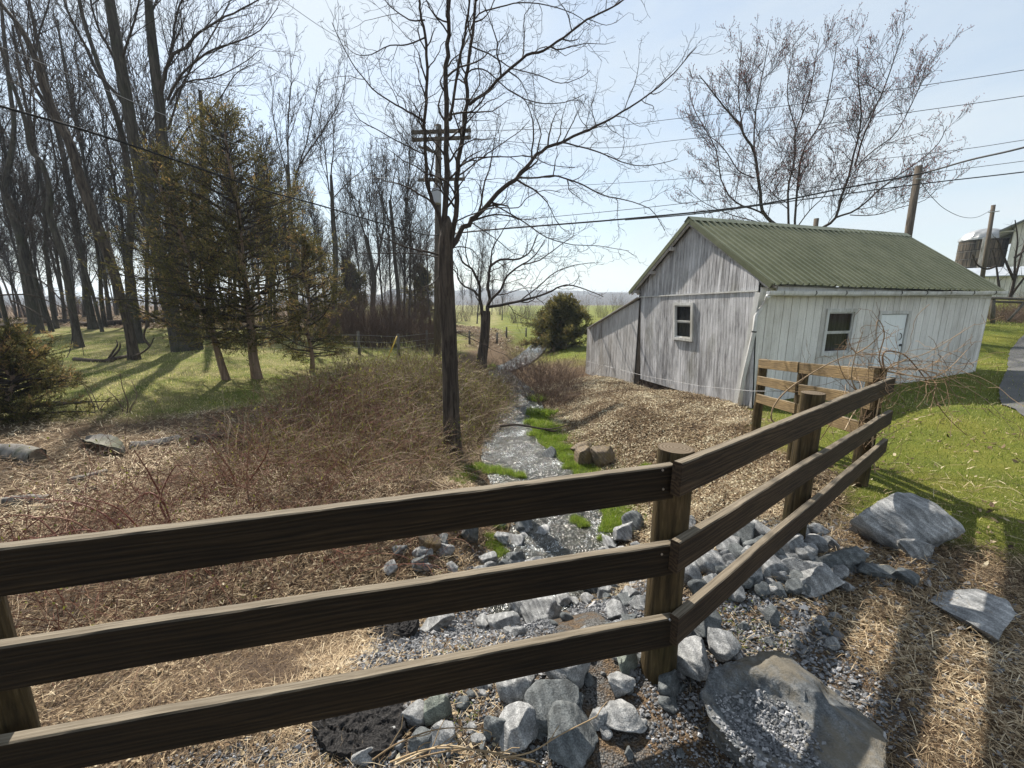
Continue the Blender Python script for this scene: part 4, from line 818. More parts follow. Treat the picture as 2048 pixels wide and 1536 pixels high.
wood_tree('bare tree with a wide V shaped crown reaching above the cedars', 24.0, [(592, 660, 17), (590, 600, 15), (588, 520, 13), (582, 440, 12), (578, 380, 10), (575, 330, 8)], [stem([(576, 340), (576, 250), (582, 170), (580, 100)], (6, 1.5)), stem([(580, 400), (600, 330), (640, 270), (680, 200), (695, 130)], (6, 1.5)), stem([(578, 360), (560, 300), (545, 220), (550, 150)], (5, 1.5)), stem([(590, 350), (612, 290), (625, 220), (640, 150)], (5, 1.5))], 113)
wood_tree('thin woodland tree in the thicket left of the power pole', 30.0, [(798, 640, 12), (796, 580, 10), (790, 520, 9), (786, 460, 8), (780, 400, 6)], [stem([(786, 460), (765, 410), (750, 360)], (4, 1.2)), stem([(780, 400), (790, 340), (785, 290)], (4, 1)), stem([(782, 420), (810, 380), (820, 330)], (3, 1))], 114)
wood_tree('twin stemmed woodland tree standing in the middle of the brown thicket', 28.0, [(745, 645, 15), (746, 600, 13), (748, 560, 13), (742, 520, 10), (730, 470, 8)], [stem([(748, 560), (760, 500), (768, 430), (762, 370), (770, 310)], (8, 1.5)), stem([(735, 480), (715, 430), (700, 370), (705, 320)], (6, 1.5)), stem([(742, 520), (735, 450), (745, 380), (740, 310)], (5, 1.2))], 115)
# slimmer trunks further back: copies of four grown trees
protoW = []
for i in range(4):
    G = Grow(200 + i); rg = random.Random(300 + i); Ht = 17 + rg.uniform(-2, 3); root = empty('woodland_tree', (0, 0, 0))
    tp = G.walk((0, 0, -.2), (rg.uniform(-.08, .08), rg.uniform(-.08, .08), 1), Ht, 9, .035, .02); tr = [.14 * (1 - .88 * j / 9) for j in range(10)]
    trunk_part('trunk', [Vector(p) for p in tp], tr, BARK_G, root, k=8, seed=i, flare=.3)
    G2 = Grow(400 + i, .014); SPX = [(2.8, 28, .27, 7, .11, .07, 4, .25, .04, 5.0), (2.6, 34, .42, 5, .15, .06, 3, .1, .020, 2.2), (3.6, 38, .45, 4, .18, .06, 3, .12, .012, 1.0)]
    G2.children(tp, tr, 0, SPX, Ht); G2.mesh().build('crown', TWIG, root, smooth=True); protoW.append(root)
def copy_tree(o, parent=None):
    c = o.copy(); COL.objects.link(c); c.parent = parent
    for ch in list(o.children): copy_tree(ch, c)
    return c
rg = random.Random(5); k = 0
spots = []
for (u0, u1, Y0, Y1, cnt) in ((-60, 560, 28, 48, 34), (430, 860, 27, 44, 24), (0, 620, 48, 75, 20), (600, 900, 45, 80, 16), (870, 1010, 60, 110, 7)):
    for i in range(cnt):
        Y = rg.uniform(Y0, Y1); u = u0 + (u1 - u0) * (i + rg.random()) / cnt; p = at(u, 600, Y); spots.append((p.x, Y, u))
for (x, Y, u) in spots:
    o = protoW[k % 4] if k < 4 else copy_tree(protoW[k % 4]); k += 1; sc = rg.uniform(.65, 1.05) * (1 if u < 560 else .72)
    o.location = (x, Y, h1(x, Y)); o.rotation_euler = (rg.uniform(-.07, .05), rg.uniform(-.10, .02), rg.uniform(0, 6.28)); o.scale = (sc, sc, sc)
    tag(o, 'slender bare tree standing far back among the woods', 'tree', 'slender bare trees at the back of the woods')
print('woods', k)

# --- red cedars
CED = tint_mat('cedar foliage', [(0, (.036, .039, .014)), (.45, (.095, .088, .030)), (.75, (.175, .145, .052)), (1, (.26, .165, .075))], .8, .5)
def sprays(mb, T, D, rs, n_per, s0, spread=.5, a=None):
    """scale-leaf sprays: thin pointed blades around each shoot"""
    m_ = len(T); T = np.repeat(T, n_per, 0); D = np.repeat(D, n_per, 0); n_ = len(T)
    d = D + rs.normal(0, spread, (n_, 3)); d /= np.linalg.norm(d, axis=1, keepdims=True); sd_ = np.cross(d, rs.normal(0, 1, (n_, 3))); sd_ /= np.linalg.norm(sd_, axis=1, keepdims=True) + 1e-9
    o = T + rs.normal(0, s0 * .5, (n_, 3)); L = s0 * rs.uniform(.6, 1.5, (n_, 1)); w = L * .16
    V = np.stack([o - sd_ * w * .5, o + sd_ * w * .5, o + d * L * .6 + sd_ * w * .7, o + d * L, o + d * L * .6 - sd_ * w * .7], 1)
    b = np.arange(n_)[:, None] * 5; mb.add(V.reshape(-1, 3), Q=np.concatenate([b, b + 1, b + 2, b + 4], 1), T=np.concatenate([b + 4, b + 2, b + 3], 1), a=np.repeat(np.clip(a if a is not None else rs.rand(n_), 0, 1), 5))
def cedar(label, Y, base, Ht, w, rmax, z0f, seed, trunk_w, cnt=150, group=None, name='cedar_tree', cat='cedar tree', brown=.3, dens=7, leanx=0, twigY=1.0, big=.085):
    b = at(base[0], base[1], Y); gz_ = h1(b.x, b.y); root = empty(name, (b.x, b.y, gz_), label, cat, group); rg = random.Random(seed); rs = np.random.RandomState(seed)
    n_ = 9; tp = [Vector((b.x + leanx * (i / n_) + .05 * math.sin(i * 1.7 + seed), b.y + .05 * math.cos(i * 1.3), gz_ - .1 + Ht * i / n_)) for i in range(n_ + 1)]
    trunk_part('trunk', tp, [trunk_w / 2 * (1 - .92 * i / n_) + .01 for i in range(n_ + 1)], CEDARB, root, k=10, seed=seed, flare=.25)
    G = Grow(seed); T = []; D = []; tone = []
    for i in range(cnt):
        f = z0f + (1 - z0f) * (i + rg.random()) / cnt; z = gz_ + Ht * f; az = rg.uniform(0, 2 * math.pi); prof = min(1, (f - z0f + .03) / .16) ** .5 * (1 - max(0, (f - .28) / .72)) ** .75 + .07
        L = rmax * prof * rg.uniform(.55, 1.2); i_ = f * n_; j = min(int(i_), n_ - 1); c = tp[j].lerp(tp[j + 1], i_ - j)
        up0 = -.12 + .9 * f; d = (math.cos(az), math.sin(az), up0); q = 1 / math.sqrt(1 + up0 * up0); d = (d[0] * q, d[1] * q, d[2] * q)
        P = G.walk((c.x, c.y, c.z), d, L, 7, .13, .012); R = [max(.004, .022 * (1 - .85 * q_ / 7) * (.5 + L / rmax)) for q_ in range(8)]; G.path(P, R, 4)
        ns_ = int(L * 6) + 3
        for s_ in range(ns_):
            t = (.18 + .82 * (s_ + rg.random()) / ns_) * 7; a_ = min(int(t), 6); fr = t - a_; p = tuple(P[a_][q_] + (P[a_ + 1][q_] - P[a_][q_]) * fr for q_ in range(3)); dd = [P[a_ + 1][q_] - P[a_][q_] for q_ in range(3)]
            ln = math.sqrt(sum(x * x for x in dd)); dd = [x / ln + rg.gauss(0, .55) for x in dd]; dd[2] += .12
            l2 = rg.uniform(.18, .55) * (1 - .4 * t / 7) * (.7 + .3 * rmax); cp = G.walk(p, dd, l2, 4, .22, .02); G.path(cp, [.006, .005, .004, .003, .002], 3)
            tn = rg.gauss(.42, .16) + brown * (1 if rg.random() < .25 else 0)
            for q_ in range(1, 5):
                T.append(cp[q_]); D.append([cp[q_][e] - cp[q_ - 1][e] for e in range(3)]); tone.append(tn)
    G.mesh().build('branches', TWIG, root)
    T = np.array(T); D = np.array(D); D /= np.linalg.norm(D, axis=1, keepdims=True) + 1e-9; tone = np.repeat(np.array(tone), dens) + rs.normal(0, .12, len(T) * dens)
    mb = MB(); sprays(mb, T, D, rs, dens, big, .55, tone); mb.build('foliage', CED, root); return root
GC_ = None
cedar('largest red cedar with the thickest stem, olive foliage over the lawn', 12.2, (517, 782), 7.3, 300, 2.95, .14, 41, .25, 190, brown=.35, dens=4, big=.068)
cedar('slimmer red cedar with a grey stem standing just left of the largest cedar', 11.8, (459, 787), 6.2, 250, 2.0, .16, 42, .18, 90, brown=.3, leanx=-1.2, dens=4, big=.068)
cedar('small yellow green red cedar with a thin stem, right of the largest cedar', 13.6, (625, 757), 4.4, 200, 1.7, .12, 43, .12, 80, dens=6, big=.068, brown=.5, leanx=.1)
cedar('low bushy juniper with rusty tips at the left edge of the picture', 7.6, (45, 880), 1.65, 100, 1.15, .05, 44, .10, 120, name='juniper_shrub', cat='shrub', brown=.5, dens=9, big=.05)
# ============================================================ ROCKS
def rock_mesh(mb, c, size, seed, k=4, M=None, flat=None, cuts=13, tint=.5, rough=.05):
    """an angular stone: a fine ball cut by planes, then roughened; size = full extents"""
    key = k
    if key not in rock_mesh.ico:
        import bmesh; bm_ = bmesh.new(); bmesh.ops.create_icosphere(bm_, subdivisions=k, radius=1); bm_.verts.ensure_lookup_table()
        rock_mesh.ico[key] = (np.array([v.co[:] for v in bm_.verts]), np.array([[v.index for v in f.verts] for f in bm_.faces])); bm_.free()
    V, T = rock_mesh.ico[key]; V = V.copy(); rs = np.random.RandomState(seed)
    N_ = rs.normal(0, 1, (cuts, 3)); N_ /= np.linalg.norm(N_, axis=1, keepdims=True); D = rs.uniform(.42, .88, cuts)
    if flat is not None: N_[0] = (rs.uniform(-.1, .1), rs.uniform(-.1, .1), 1); N_[0] /= np.linalg.norm(N_[0]); D[0] = flat
    for n_, d in zip(N_, D):
        t = V @ n_ - d; V = V - np.where(t > 0, t, 0)[:, None] * n_ * .97
    a = V @ rs.normal(0, 2.2, 3) ; b_ = V @ rs.normal(0, 5, 3); c_ = V @ rs.normal(0, 13, 3); e_ = V @ rs.normal(0, 31, 3)
    V *= (1 + rough * np.sin(a + 1) + rough * .5 * np.sin(b_ + c_ * .3) + rough * .3 * np.sin(c_ + 2 * np.sin(b_)) + rough * .16 * np.sin(e_ + 3 * np.sin(c_)))[:, None]
    ext = V.max(0) - V.min(0); V = (V - (V.max(0) + V.min(0)) / 2) / ext * np.array(size)
    if M is not None: V = V @ np.array(M.to_3x3()).T
    mb.add(V + np.array(c), T=T, a=tint)
rock_mesh.ico = {}
def rock_mat(name, c1, c2, c3, speck=.5, moss=None, vein=True):
    m, n, l, b = mat(name, .78, .35); P = coords(n, l)
    f = noise_node(n, l, P, 7, 7, .68, .3); r = ramp(n, [(.3, c1), (.5, c2), (.72, c3)]); l.new(f, r.inputs[0]); c = r.outputs[0]
    g = noise_node(n, l, P, 150, 3, .7); r2 = ramp(n, [(.38, (.35, .35, .35)), (.5, (1, 1, 1)), (.62, (1.8, 1.77, 1.74))]); l.new(g, r2.inputs[0]); c = mixc(n, l, speck, c, r2.outputs[0], 'MULTIPLY')
    if vein:
        wv = N(n, 'ShaderNodeTexWave', Scale=5.0, Distortion=6.0, Detail=4.0); l.new(coords(n, l, (1, 1, 3), rot=(.5, .3, 0)), wv.inputs['Vector']); r3 = ramp(n, [(.45, (.8, .8, .8)), (.9, (1.15, 1.15, 1.14))]); l.new(wv.outputs['Fac'], r3.inputs[0]); c = mixc(n, l, .8, c, r3.outputs[0], 'MULTIPLY')
    if moss:
        q = noise_node(n, l, P, 4, 5, .7); r4 = ramp(n, [(.45, (0, 0, 0)), (.6, (.8, .8, .8))]); l.new(q, r4.inputs[0]); c = mixc(n, l, r4.outputs[0], c, moss)
    l.new(c, b.inputs['Base Color']); bump(n, l, b, math_(n, l, 'ADD', f, math_(n, l, 'ADD', math_(n, l, 'MULTIPLY', g, .35), math_(n, l, 'MULTIPLY', wv.outputs['Fac'], .35))), .014); return m
RK = rock_mat('granite', (.10, .105, .108), (.23, .235, .24), (.44, .445, .45))
RKD = rock_mat('dark rock', (.045, .05, .052), (.10, .11, .115), (.20, .21, .215))
RKB = rock_mat('mossy brown rock', (.06, .045, .03), (.15, .115, .08), (.26, .21, .15), moss=(.11, .075, .02))
RKT = rock_mat('tan crusted rock', (.045, .05, .055), (.10, .108, .115), (.21, .22, .23), moss=(.13, .11, .078))
RKG = rock_mat('greenish slate', (.09, .10, .09), (.17, .19, .165), (.28, .30, .27))
rg = random.Random(77)
def rock(u, v, w, label, m_=None, hr=.7, dr=.8, sink=.3, group=None, rz=None, seed=None, flat=None, name='rock', k=4, cuts=13, tilt=.35, rough=.05):
    """a rock whose centre is seen at pixel (u, v), w pixels wide there, resting in the ground"""
    p = hit(u, v); dist = p.y * CP + (CAMZ - p.z) * SP; W_ = w / FPX * dist * 1.16; h_ = W_ * hr
    seed = seed if seed is not None else rg.randrange(9999); rz = rg.uniform(0, 3.1) if rz is None else rz
    z = h1(p.x, p.y); c = Vector((p.x, p.y, z + h_ * (.5 - sink * .7)))
    M = Matrix.Rotation(rz, 4, 'Z') @ Matrix.Rotation(rg.uniform(-tilt, tilt), 4, 'X') @ Matrix.Rotation(rg.uniform(-tilt, tilt), 4, 'Y')
    mb = MB(); rock_mesh(mb, c, (W_, W_ * dr, h_), seed, k, M, flat, cuts, rough=rough)
    o = mb.build(name, m_ or RK, None, smooth=True, loc=tuple(c)); es = o.data.attributes
    for e in ():
        pass
    tag(o, label, 'rock', group); return o
def shade_angle(o, a=28):
    me = o.data; me.polygons.foreach_set('use_smooth', [True] * len(me.polygons))
heroes = [
 (1800, 1072, 160, 'large pale grey boulder at the lawn edge, crossed by a rail shadow', RK, .52, .62, .22, .35, 3),
 (1828, 1112, 62, 'small pointed grey rock leaning against the large lawn edge boulder', RK, .6, .6, .2, .4, 5),
 (1936, 1232, 158, 'flat pale slab lying alone in dry grass near the right edge', RK, .16, .62, .30, .55, 7),
 (1381, 1345, 96, 'big light grey rock right beside the foot of the corner post', RK, .75, .9, .25, .3, 9),
 (1333, 1384, 46, 'small dark block wedged against the corner post foot', RKD, 1.1, .8, .2, .5, 10),
 (1337, 1420, 42, 'small dark block below the one wedged at the corner post', RKD, .6, .8, .3, .2, 12),
 (1246, 1336, 58, 'elongated greenish rock sloping down left of the corner post', RKG, .9, .5, .25, .9, 14),
 (1238, 1388, 48, 'small rounded mid grey rock left of the corner post foot', RK, .9, .8, .25, .2, 16),
 (1245, 1450, 72, 'light grey angular rock in dry grass below the corner post', RK, .7, .9, .3, .5, 18),
 (1197, 1455, 42, 'narrow pointed grey rock left of the angular one in dry grass', RK, 1.0, .7, .3, .1, 20),
 (1129, 1352, 88, 'large leaning rock half under the lowest rail, darker front', RK, 1.05, .8, .2, .7, 22),
 (1033, 1393, 68, 'grey rock with bright flat top and dark side, upper left of the foreground heap', RK, .95, .9, .2, .3, 24),
 (1101, 1424, 92, 'rounded bluish grey rock in the middle of the foreground heap', RKD, .82, .9, .2, .9, 26),
 (1038, 1470, 76, 'pale speckled rock standing between the rounded ones at bottom', RK, 1.0, .9, .2, .2, 28),
 (1140, 1495, 112, 'large dark speckled boulder at the bottom edge of the picture', RKD, .8, .9, .25, .5, 30),
 (990, 1480, 46, 'thin upright dark slab at the left end of the foreground heap', RKD, 1.3, .5, .25, .0, 32),
 (1152, 1424, 40, 'small shaded rock tucked behind the rounded bluish one', RKD, .9, .9, .3, .4, 34),
 (832, 1443, 50, 'squarish grey rock beside the broken asphalt chunk', RK, .85, .8, .25, .2, 36),
 (876, 1430, 52, 'greenish tan slate rock right of the squarish grey rock', RKG, 1.2, .6, .25, .5, 38),
 (845, 1495, 46, 'dark fractured rock below the asphalt chunk', RKD, .9, .8, .25, .8, 40),
 (882, 1495, 56, 'light fractured rock at the bottom left of the twig bundle', RK, .9, .8, .25, .3, 42),
 (727, 1525, 38, 'pointed light rock cut off by the bottom edge', RK, 1.0, .8, .25, .3, 44),
 (1360, 1278, 40, 'small light rock seen under the joint of the lower rails', RK, .8, .8, .25, .3, 46),
 (1405, 1260, 74, 'dark faced rock right of the post, under the lowest right rail', RKD, .85, .8, .25, .6, 48),
 (1442, 1304, 68, 'broad mid grey rock behind the tan topped slab', RK, .65, .8, .25, .5, 50),
 (1090, 1234, 74, 'large smooth grey rock between the middle and lowest left rails', RK, .9, .9, .3, .6, 52),
 (873, 1255, 66, 'flat pale rock half buried in gravel behind the lowest left rail', RK, .5, .9, .35, .1, 54),
 (1005, 1254, 60, 'flat light rock in gravel, right of the pale half buried one', RK, .6, .8, .3, .3, 56),
 (1670, 1130, 92, 'long bluish rock right of the middle post foot', RKD, .5, .5, .25, .1, 58),
 (1593, 1152, 56, 'faceted grey rock in front of the middle post', RK, .8, .8, .25, .2, 60),
 (1628, 1180, 84, 'wide pale rock with a low front in front of the middle post', RK, .6, .6, .3, .1, 62),
 (1673, 1163, 38, 'small two toned cube like rock right of the wide pale rock', RK, .9, .8, .25, .8, 64),
 (1748, 1152, 78, 'low dark blue grey rock in the straw right of the riprap', RKD, .4, .6, .3, .1, 66),
 (1809, 1164, 52, 'split dark rock at the right end of the riprap', RKD, .6, .6, .3, .5, 68),
 (1540, 1247, 26, 'small upright blue grey stone standing alone on the gravel', RKD, 1.4, .7, .2, .4, 70),
 (1097, 917, 30, 'dark wet stone standing in the stream', RKD, .8, .9, .3, .4, 72),
 (944, 1082, 32, 'dark upright stone left of the stream, between top and middle rail', RKD, 1.3, .8, .25, .4, 74),
 (856, 1096, 44, 'dull reddish grey rock among twigs left of the stream', RKB, .8, .8, .25, .4, 76),
 (1084, 1073, 44, 'flat grey stone lying in the shallow stream', RK, .5, .9, .4, .1, 78),
 (1166, 928, 44, 'mossy brown rock beside the grass tufts, right stream bank', RKB, .9, .8, .2, .4, 80),
 (1207, 925, 42, 'dark brown rock just right of the mossy bank rock', RKB, .9, .8, .2, .4, 82),
 (1165, 904, 36, 'low mossy rock behind the two brown bank rocks', RKB, .6, .8, .25, .4, 84),
 (1263, 1056, 42, 'dark blue grey rock right of the bright grass tuft by the water', RKD, .9, .8, .25, .4, 86),
 (1246, 1080, 48, 'rounded grey rock at the water edge left of the corner post', RK, .8, .8, .25, .4, 88)]
for (u, v, w, lab, m_, hr, dr, sk, rz, sd_) in heroes:
    rock(u, v + w * hr * .1, w, lab, m_, hr * (.82 if v > 1340 else 1), dr, sk, None, rz, sd_, flat=.25 if hr < .3 else None, k=5 if w > 60 else 4)
riprap = [(rg.uniform(1365, 1640), rg.uniform(1062, 1200), rg.uniform(26, 50)) for _ in range(44)] + [(1512, 1078, 58), (1480, 1092, 56), (1450, 1110, 52), (1560, 1090, 44), (1395, 1134, 50), (1418, 1146, 54), (1366, 1162, 44), (1370, 1128, 36), (1483, 1167, 60), (1539, 1156, 52), (1527, 1126, 62), (1579, 1108, 54), (1544, 1150, 40), (1488, 1176, 40),
  (1624, 1108, 46), (1659, 1100, 36), (1440, 1160, 38), (1505, 1140, 36), (1460, 1135, 40), (1555, 1188, 28), (1425, 1185, 36), (1690, 1192, 30), (1395, 1190, 34), (1600, 1125, 30), (1640, 1150, 28), (1700, 1145, 26)]
for i, (u, v, w) in enumerate(riprap): rock(u, v, w, 'fist to head sized angular grey rock in the riprap behind the right rails', RK if i % 3 else RKD, rg.uniform(.6, .95), rg.uniform(.65, .95), .2, 'riprap rocks behind the right rails')
bank = [(rg.uniform(960, 1295), rg.uniform(1120, 1290), rg.uniform(22, 44)) for _ in range(46)] + [(rg.uniform(820, 1060), rg.uniform(1040, 1150), rg.uniform(18, 34)) for _ in range(18)] + [(1173, 1178, 60), (1205, 1168, 50), (1267, 1172, 34), (1141, 1186, 34), (1110, 1170, 36), (1060, 1150, 40), (976, 1130, 34), (1010, 1150, 30), (838, 1138, 38), (856, 1073, 30), (1044, 1044, 30), (1028, 1092, 36), (1049, 1064, 36), (930, 1060, 26), (890, 1110, 34), (905, 1150, 28), (1230, 1190, 30), (1250, 1210, 26), (1175, 1205, 30), (1085, 1195, 34), (800, 1110, 26), (780, 1145, 30), (940, 1190, 30), (1215, 1100, 36), (1190, 1130, 30), (1150, 1150, 30), (1280, 1110, 36), (1265, 1140, 34)]
for i, (u, v, w) in enumerate(bank): rock(u, v, w, 'angular grey rock on the stony slope under the left rails by the water', RK if i % 4 else RKD, rg.uniform(.6, .9), rg.uniform(.65, .95), .25, 'rocks on the slope below the left rails')
small = []
for i in range(95):
    u, v = rg.choice([(rg.uniform(960, 1300), rg.uniform(1300, 1530)), (rg.uniform(1000, 1420), rg.uniform(1290, 1530)), (rg.uniform(1340, 1700), rg.uniform(1130, 1300)), (rg.uniform(780, 980), rg.uniform(1370, 1530)), (rg.uniform(1000, 1290), rg.uniform(1150, 1290))])
    small.append(rock(u, v, rg.uniform(12, 26), 'small loose grey stone among the gravel and bigger rocks', RK if i % 2 else RKD, rg.uniform(.6, .9), rg.uniform(.6, .9), .25, 'small loose stones near the fence foot', k=3))
# the big slab with a stepped top, gravel caught in its hollow
def slab_rock():
    import bmesh
    P = [(1424, 1408), (1452, 1338), (1560, 1304), (1640, 1322), (1768, 1412), (1764, 1490), (1722, 1560), (1620, 1580), (1500, 1480), (1445, 1452)]
    W_ = [atz(u, v, .15) for u, v in P]; cx = sum(p.x for p in W_) / len(W_); cy = sum(p.y for p in W_) / len(W_)
    bm_ = bmesh.new(); bmesh.ops.create_icosphere(bm_, subdivisions=6, radius=1); bm_.verts.ensure_lookup_table(); V = np.array([v.co[:] for v in bm_.verts]); T = np.array([[v.index for v in f.verts] for f in bm_.faces]); bm_.free()
    V = V * np.array([.62, .62, .5]); pl = []
    for i in range(len(W_)):
        a, b_ = W_[i], W_[(i + 1) % len(W_)]; e = Vector((b_.x - a.x, b_.y - a.y, 0)).normalized(); n_ = Vector((e.y, -e.x, 0)); mid_ = (a + b_) / 2 - Vector((cx, cy, mid_z := .15))
        if n_.dot(mid_) < 0: n_ = -n_
        d = n_.dot(mid_); n3 = Vector((n_.x, n_.y, rg.uniform(-.25, .12))).normalized(); pl.append((n3, d * n_.dot(n3)))
    pl += [(Vector((.05, -.06, 1)).normalized(), .155), (Vector((.42, .18, 1)).normalized(), .20), (Vector((-.1, .5, 1)).normalized(), .235), (Vector((.1, -.55, 1)).normalized(), .30)]
    for n_, d in pl:
        n_ = np.array(n_); t = V @ n_ - d; V = V - np.where(t > 0, t, 0)[:, None] * n_
    x, y = V[:, 0].copy(), V[:, 1].copy(); topm = sstep(.0, .1, V[:, 2])
    st = sstep(0, .02, (x * .35 + y * .9 - .06 + .05 * vnoise(x, y, .10, 61))) * (1 - sstep(.0, .02, x * .8 - y * .5 - .10 + .03 * vnoise(x, y, .07, 66)))
    hol = np.exp(-(((x + .12) / .17) ** 2 + ((y + .04) / .14) ** 2) ** 2)
    V[:, 2] += topm * (.028 * st - .05 * hol + .008 * vnoise(x, y, .09, 62) + .004 * vnoise(x, y, .03, 63) + .0022 * vnoise(x, y, .012, 67))
    V[:, 0] += .008 * vnoise(y * 2, V[:, 2] * 3, .09, 64) + .004 * vnoise(y * 2, V[:, 2] * 3, .03, 68); V[:, 1] += .010 * vnoise(x * 2, V[:, 2] * 3, .08, 65) + .004 * vnoise(x * 2, V[:, 2] * 3, .025, 69)
    mb = MB(); mb.add(V + np.array([cx, cy, 0]), T=T)
    tag(mb.build('rock', RKT, None, smooth=True, loc=(cx, cy, .05)), 'huge flat stepped slab with tan crust and gravel in its hollow', 'rock'); return cx, cy, V + np.array([cx, cy, 0])
SLX, SLY, SLV = slab_rock()
# broken asphalt chunks
for (P, lab) in (([(630, 1440), (655, 1400), (720, 1392), (790, 1395), (808, 1430), (812, 1480), (770, 1520), (705, 1535), (640, 1500)], 'cracked slab of broken black asphalt lying on gravel at bottom'), ([(735, 1290), (760, 1258), (810, 1250), (835, 1262), (800, 1282), (765, 1300)], 'smaller broken asphalt piece behind the lowest left rail')):
    W_ = [hit(u, v) for u, v in P]; cx = sum(p.x for p in W_) / len(W_); cy = sum(p.y for p in W_) / len(W_); n_ = 90; an = np.linspace(0, 2 * math.pi, n_, endpoint=False)
    pa = np.array([math.atan2(p.y - cy, p.x - cx) for p in W_]); pr = np.array([math.hypot(p.x - cx, p.y - cy) for p in W_]); o_ = np.argsort(pa); pa = np.concatenate([pa[o_] - 2 * math.pi, pa[o_], pa[o_] + 2 * math.pi]); pr = np.tile(pr[o_], 3)
    R = np.interp((an + math.pi) % (2 * math.pi) - math.pi, pa, pr) * (1 + .05 * vnoise(an * 4, an * 0, .35, 71)); mb = MB(); V = []; rings = 26
    for j in range(rings + 1):
        q = min(1, j / (rings - 5)); x = cx + np.cos(an) * R * q; y = cy + np.sin(an) * R * q; crack = np.minimum(1, np.abs(vnoise(x, y, .11, 72)) / .055)
        z = h1(cx, cy) + .045 + .010 * vnoise(x, y, .012, 73) + .008 * vnoise(x, y, .03, 75) + .02 * vnoise(x, y, .2, 74) - .022 * (1 - crack)
        if j > rings - 5: z = z - (j - (rings - 5)) / 5 * .09
        V.append(np.stack([x, y, z], 1))
    idx = np.arange(n_ * (rings + 1)).reshape(rings + 1, n_); r_ = np.roll(idx, -1, 1); mb.add(np.concatenate(V), np.stack([idx[:-1], idx[1:], r_[1:], r_[:-1]], -1).reshape(-1, 4))
    m2, n, l, b = mat('broken asphalt', .95, .2); f = noise_node(n, l, coords(n, l), 120, 4, .75); r = ramp(n, [(.35, (.012, .012, .013)), (.55, (.035, .033, .033)), (.75, (.12, .115, .11))]); l.new(f, r.inputs[0]); l.new(r.outputs[0], b.inputs['Base Color']); bump(n, l, b, f, .012)
    tag(mb.build('asphalt_chunk', m2, None, smooth=False, loc=(cx, cy, h1(cx, cy))), lab, 'asphalt chunk')

# ============================================================ GROUND COVER (stuff)
RS = np.random.RandomState(12)
def polar(n_, r0, r1, a0=-58, a1=58):
    r = np.exp(RS.uniform(math.log(r0), math.log(r1), n_)); a = np.radians(RS.uniform(a0, a1, n_)); return r * np.sin(a), r * np.cos(a), r
def blades(mb, x, y, z, az, el, L, w, bend, tint):
    """bent tapering blades: direction az / el, drooping by bend"""
    d = np.stack([np.cos(az) * np.cos(el), np.sin(az) * np.cos(el), np.sin(el)], 1); s_ = np.stack([-np.sin(az), np.cos(az), 0 * az], 1)
    o = np.stack([x, y, z], 1); m1 = o + d * (L * .5)[:, None]; d2 = d - np.array([0, 0, 1.]) * bend[:, None]; d2 /= np.linalg.norm(d2, axis=1, keepdims=True); tip = m1 + d2 * (L * .5)[:, None]; W_ = (w / 2)[:, None]
    V = np.stack([o - s_ * W_, o + s_ * W_, m1 + s_ * W_ * .8, tip, m1 - s_ * W_ * .8], 1); b = np.arange(len(x))[:, None] * 5
    mb.add(V.reshape(-1, 3), Q=np.concatenate([b, b + 1, b + 2, b + 4], 1), T=np.concatenate([b + 4, b + 2, b + 3], 1), a=np.repeat(tint, 5))
def water_d(x, y):                     # distance outside the water edge (negative = over water)
    return np.abs(x - np.interp(y, SY, SX)) - np.interp(y, SY, SW)
STRAW = tint_mat('straw', [(0, (.05, .03, .018)), (.3, (.15, .10, .058)), (.65, (.42, .315, .19)), (1, (.68, .57, .40))], .7, .15)
GRASS = tint_mat('grass', [(0, (.055, .080, .012)), (.5, (.155, .205, .030)), (.8, (.30, .34, .06)), (1, (.56, .49, .24))], .55, .5)
MOSSG = tint_mat('stream grass', [(0, (.07, .12, .012)), (.5, (.17, .27, .022)), (.85, (.30, .38, .04)), (1, (.42, .40, .14))], .5, .5)
LEAFM = tint_mat('dead leaves', [(0, (.038, .026, .017)), (.35, (.16, .105, .06)), (.7, (.34, .265, .165)), (1, (.58, .52, .38))], .7, .2)
# dry straw
n_ = 210000; x, y, r = polar(n_, .75, 13); lw, gv_, st_ = zones(x, y); keep = (RS.rand(n_) > np.clip(lw * .93 + gv_ * .9 + st_ * .6, 0, 1)) & (water_d(x, y) > .02)
keep &= ~((x > 1.2) & (y > 4.4) & (RS.rand(n_) < .6)); x, y, r = x[keep], y[keep], r[keep]; n_ = len(x)
pt_ = .5 + .5 * vnoise(x, y, .8, 81); mb = MB(); az = RS.rand(n_) * 6.283 ; sc = np.clip(r / 2.6, .65, 2.6)
blades(mb, x, y, H(x, y) + RS.rand(n_) * .03 * sc, az, RS.normal(.12, .22, n_), RS.uniform(.03, .13, n_) * sc ** .5, RS.uniform(.0014, .0034, n_) * sc, RS.uniform(0, .5, n_), np.clip(RS.normal(.53, .28, n_) + .42 * (pt_ - .5) * 2 - .25 * (vnoise(x, y, .25, 86) > .35), 0, 1))
tag(mb.build('dry_grass', STRAW, None), 'matted tan straw and dry grass covering the banks', 'dry grass', kind='stuff')
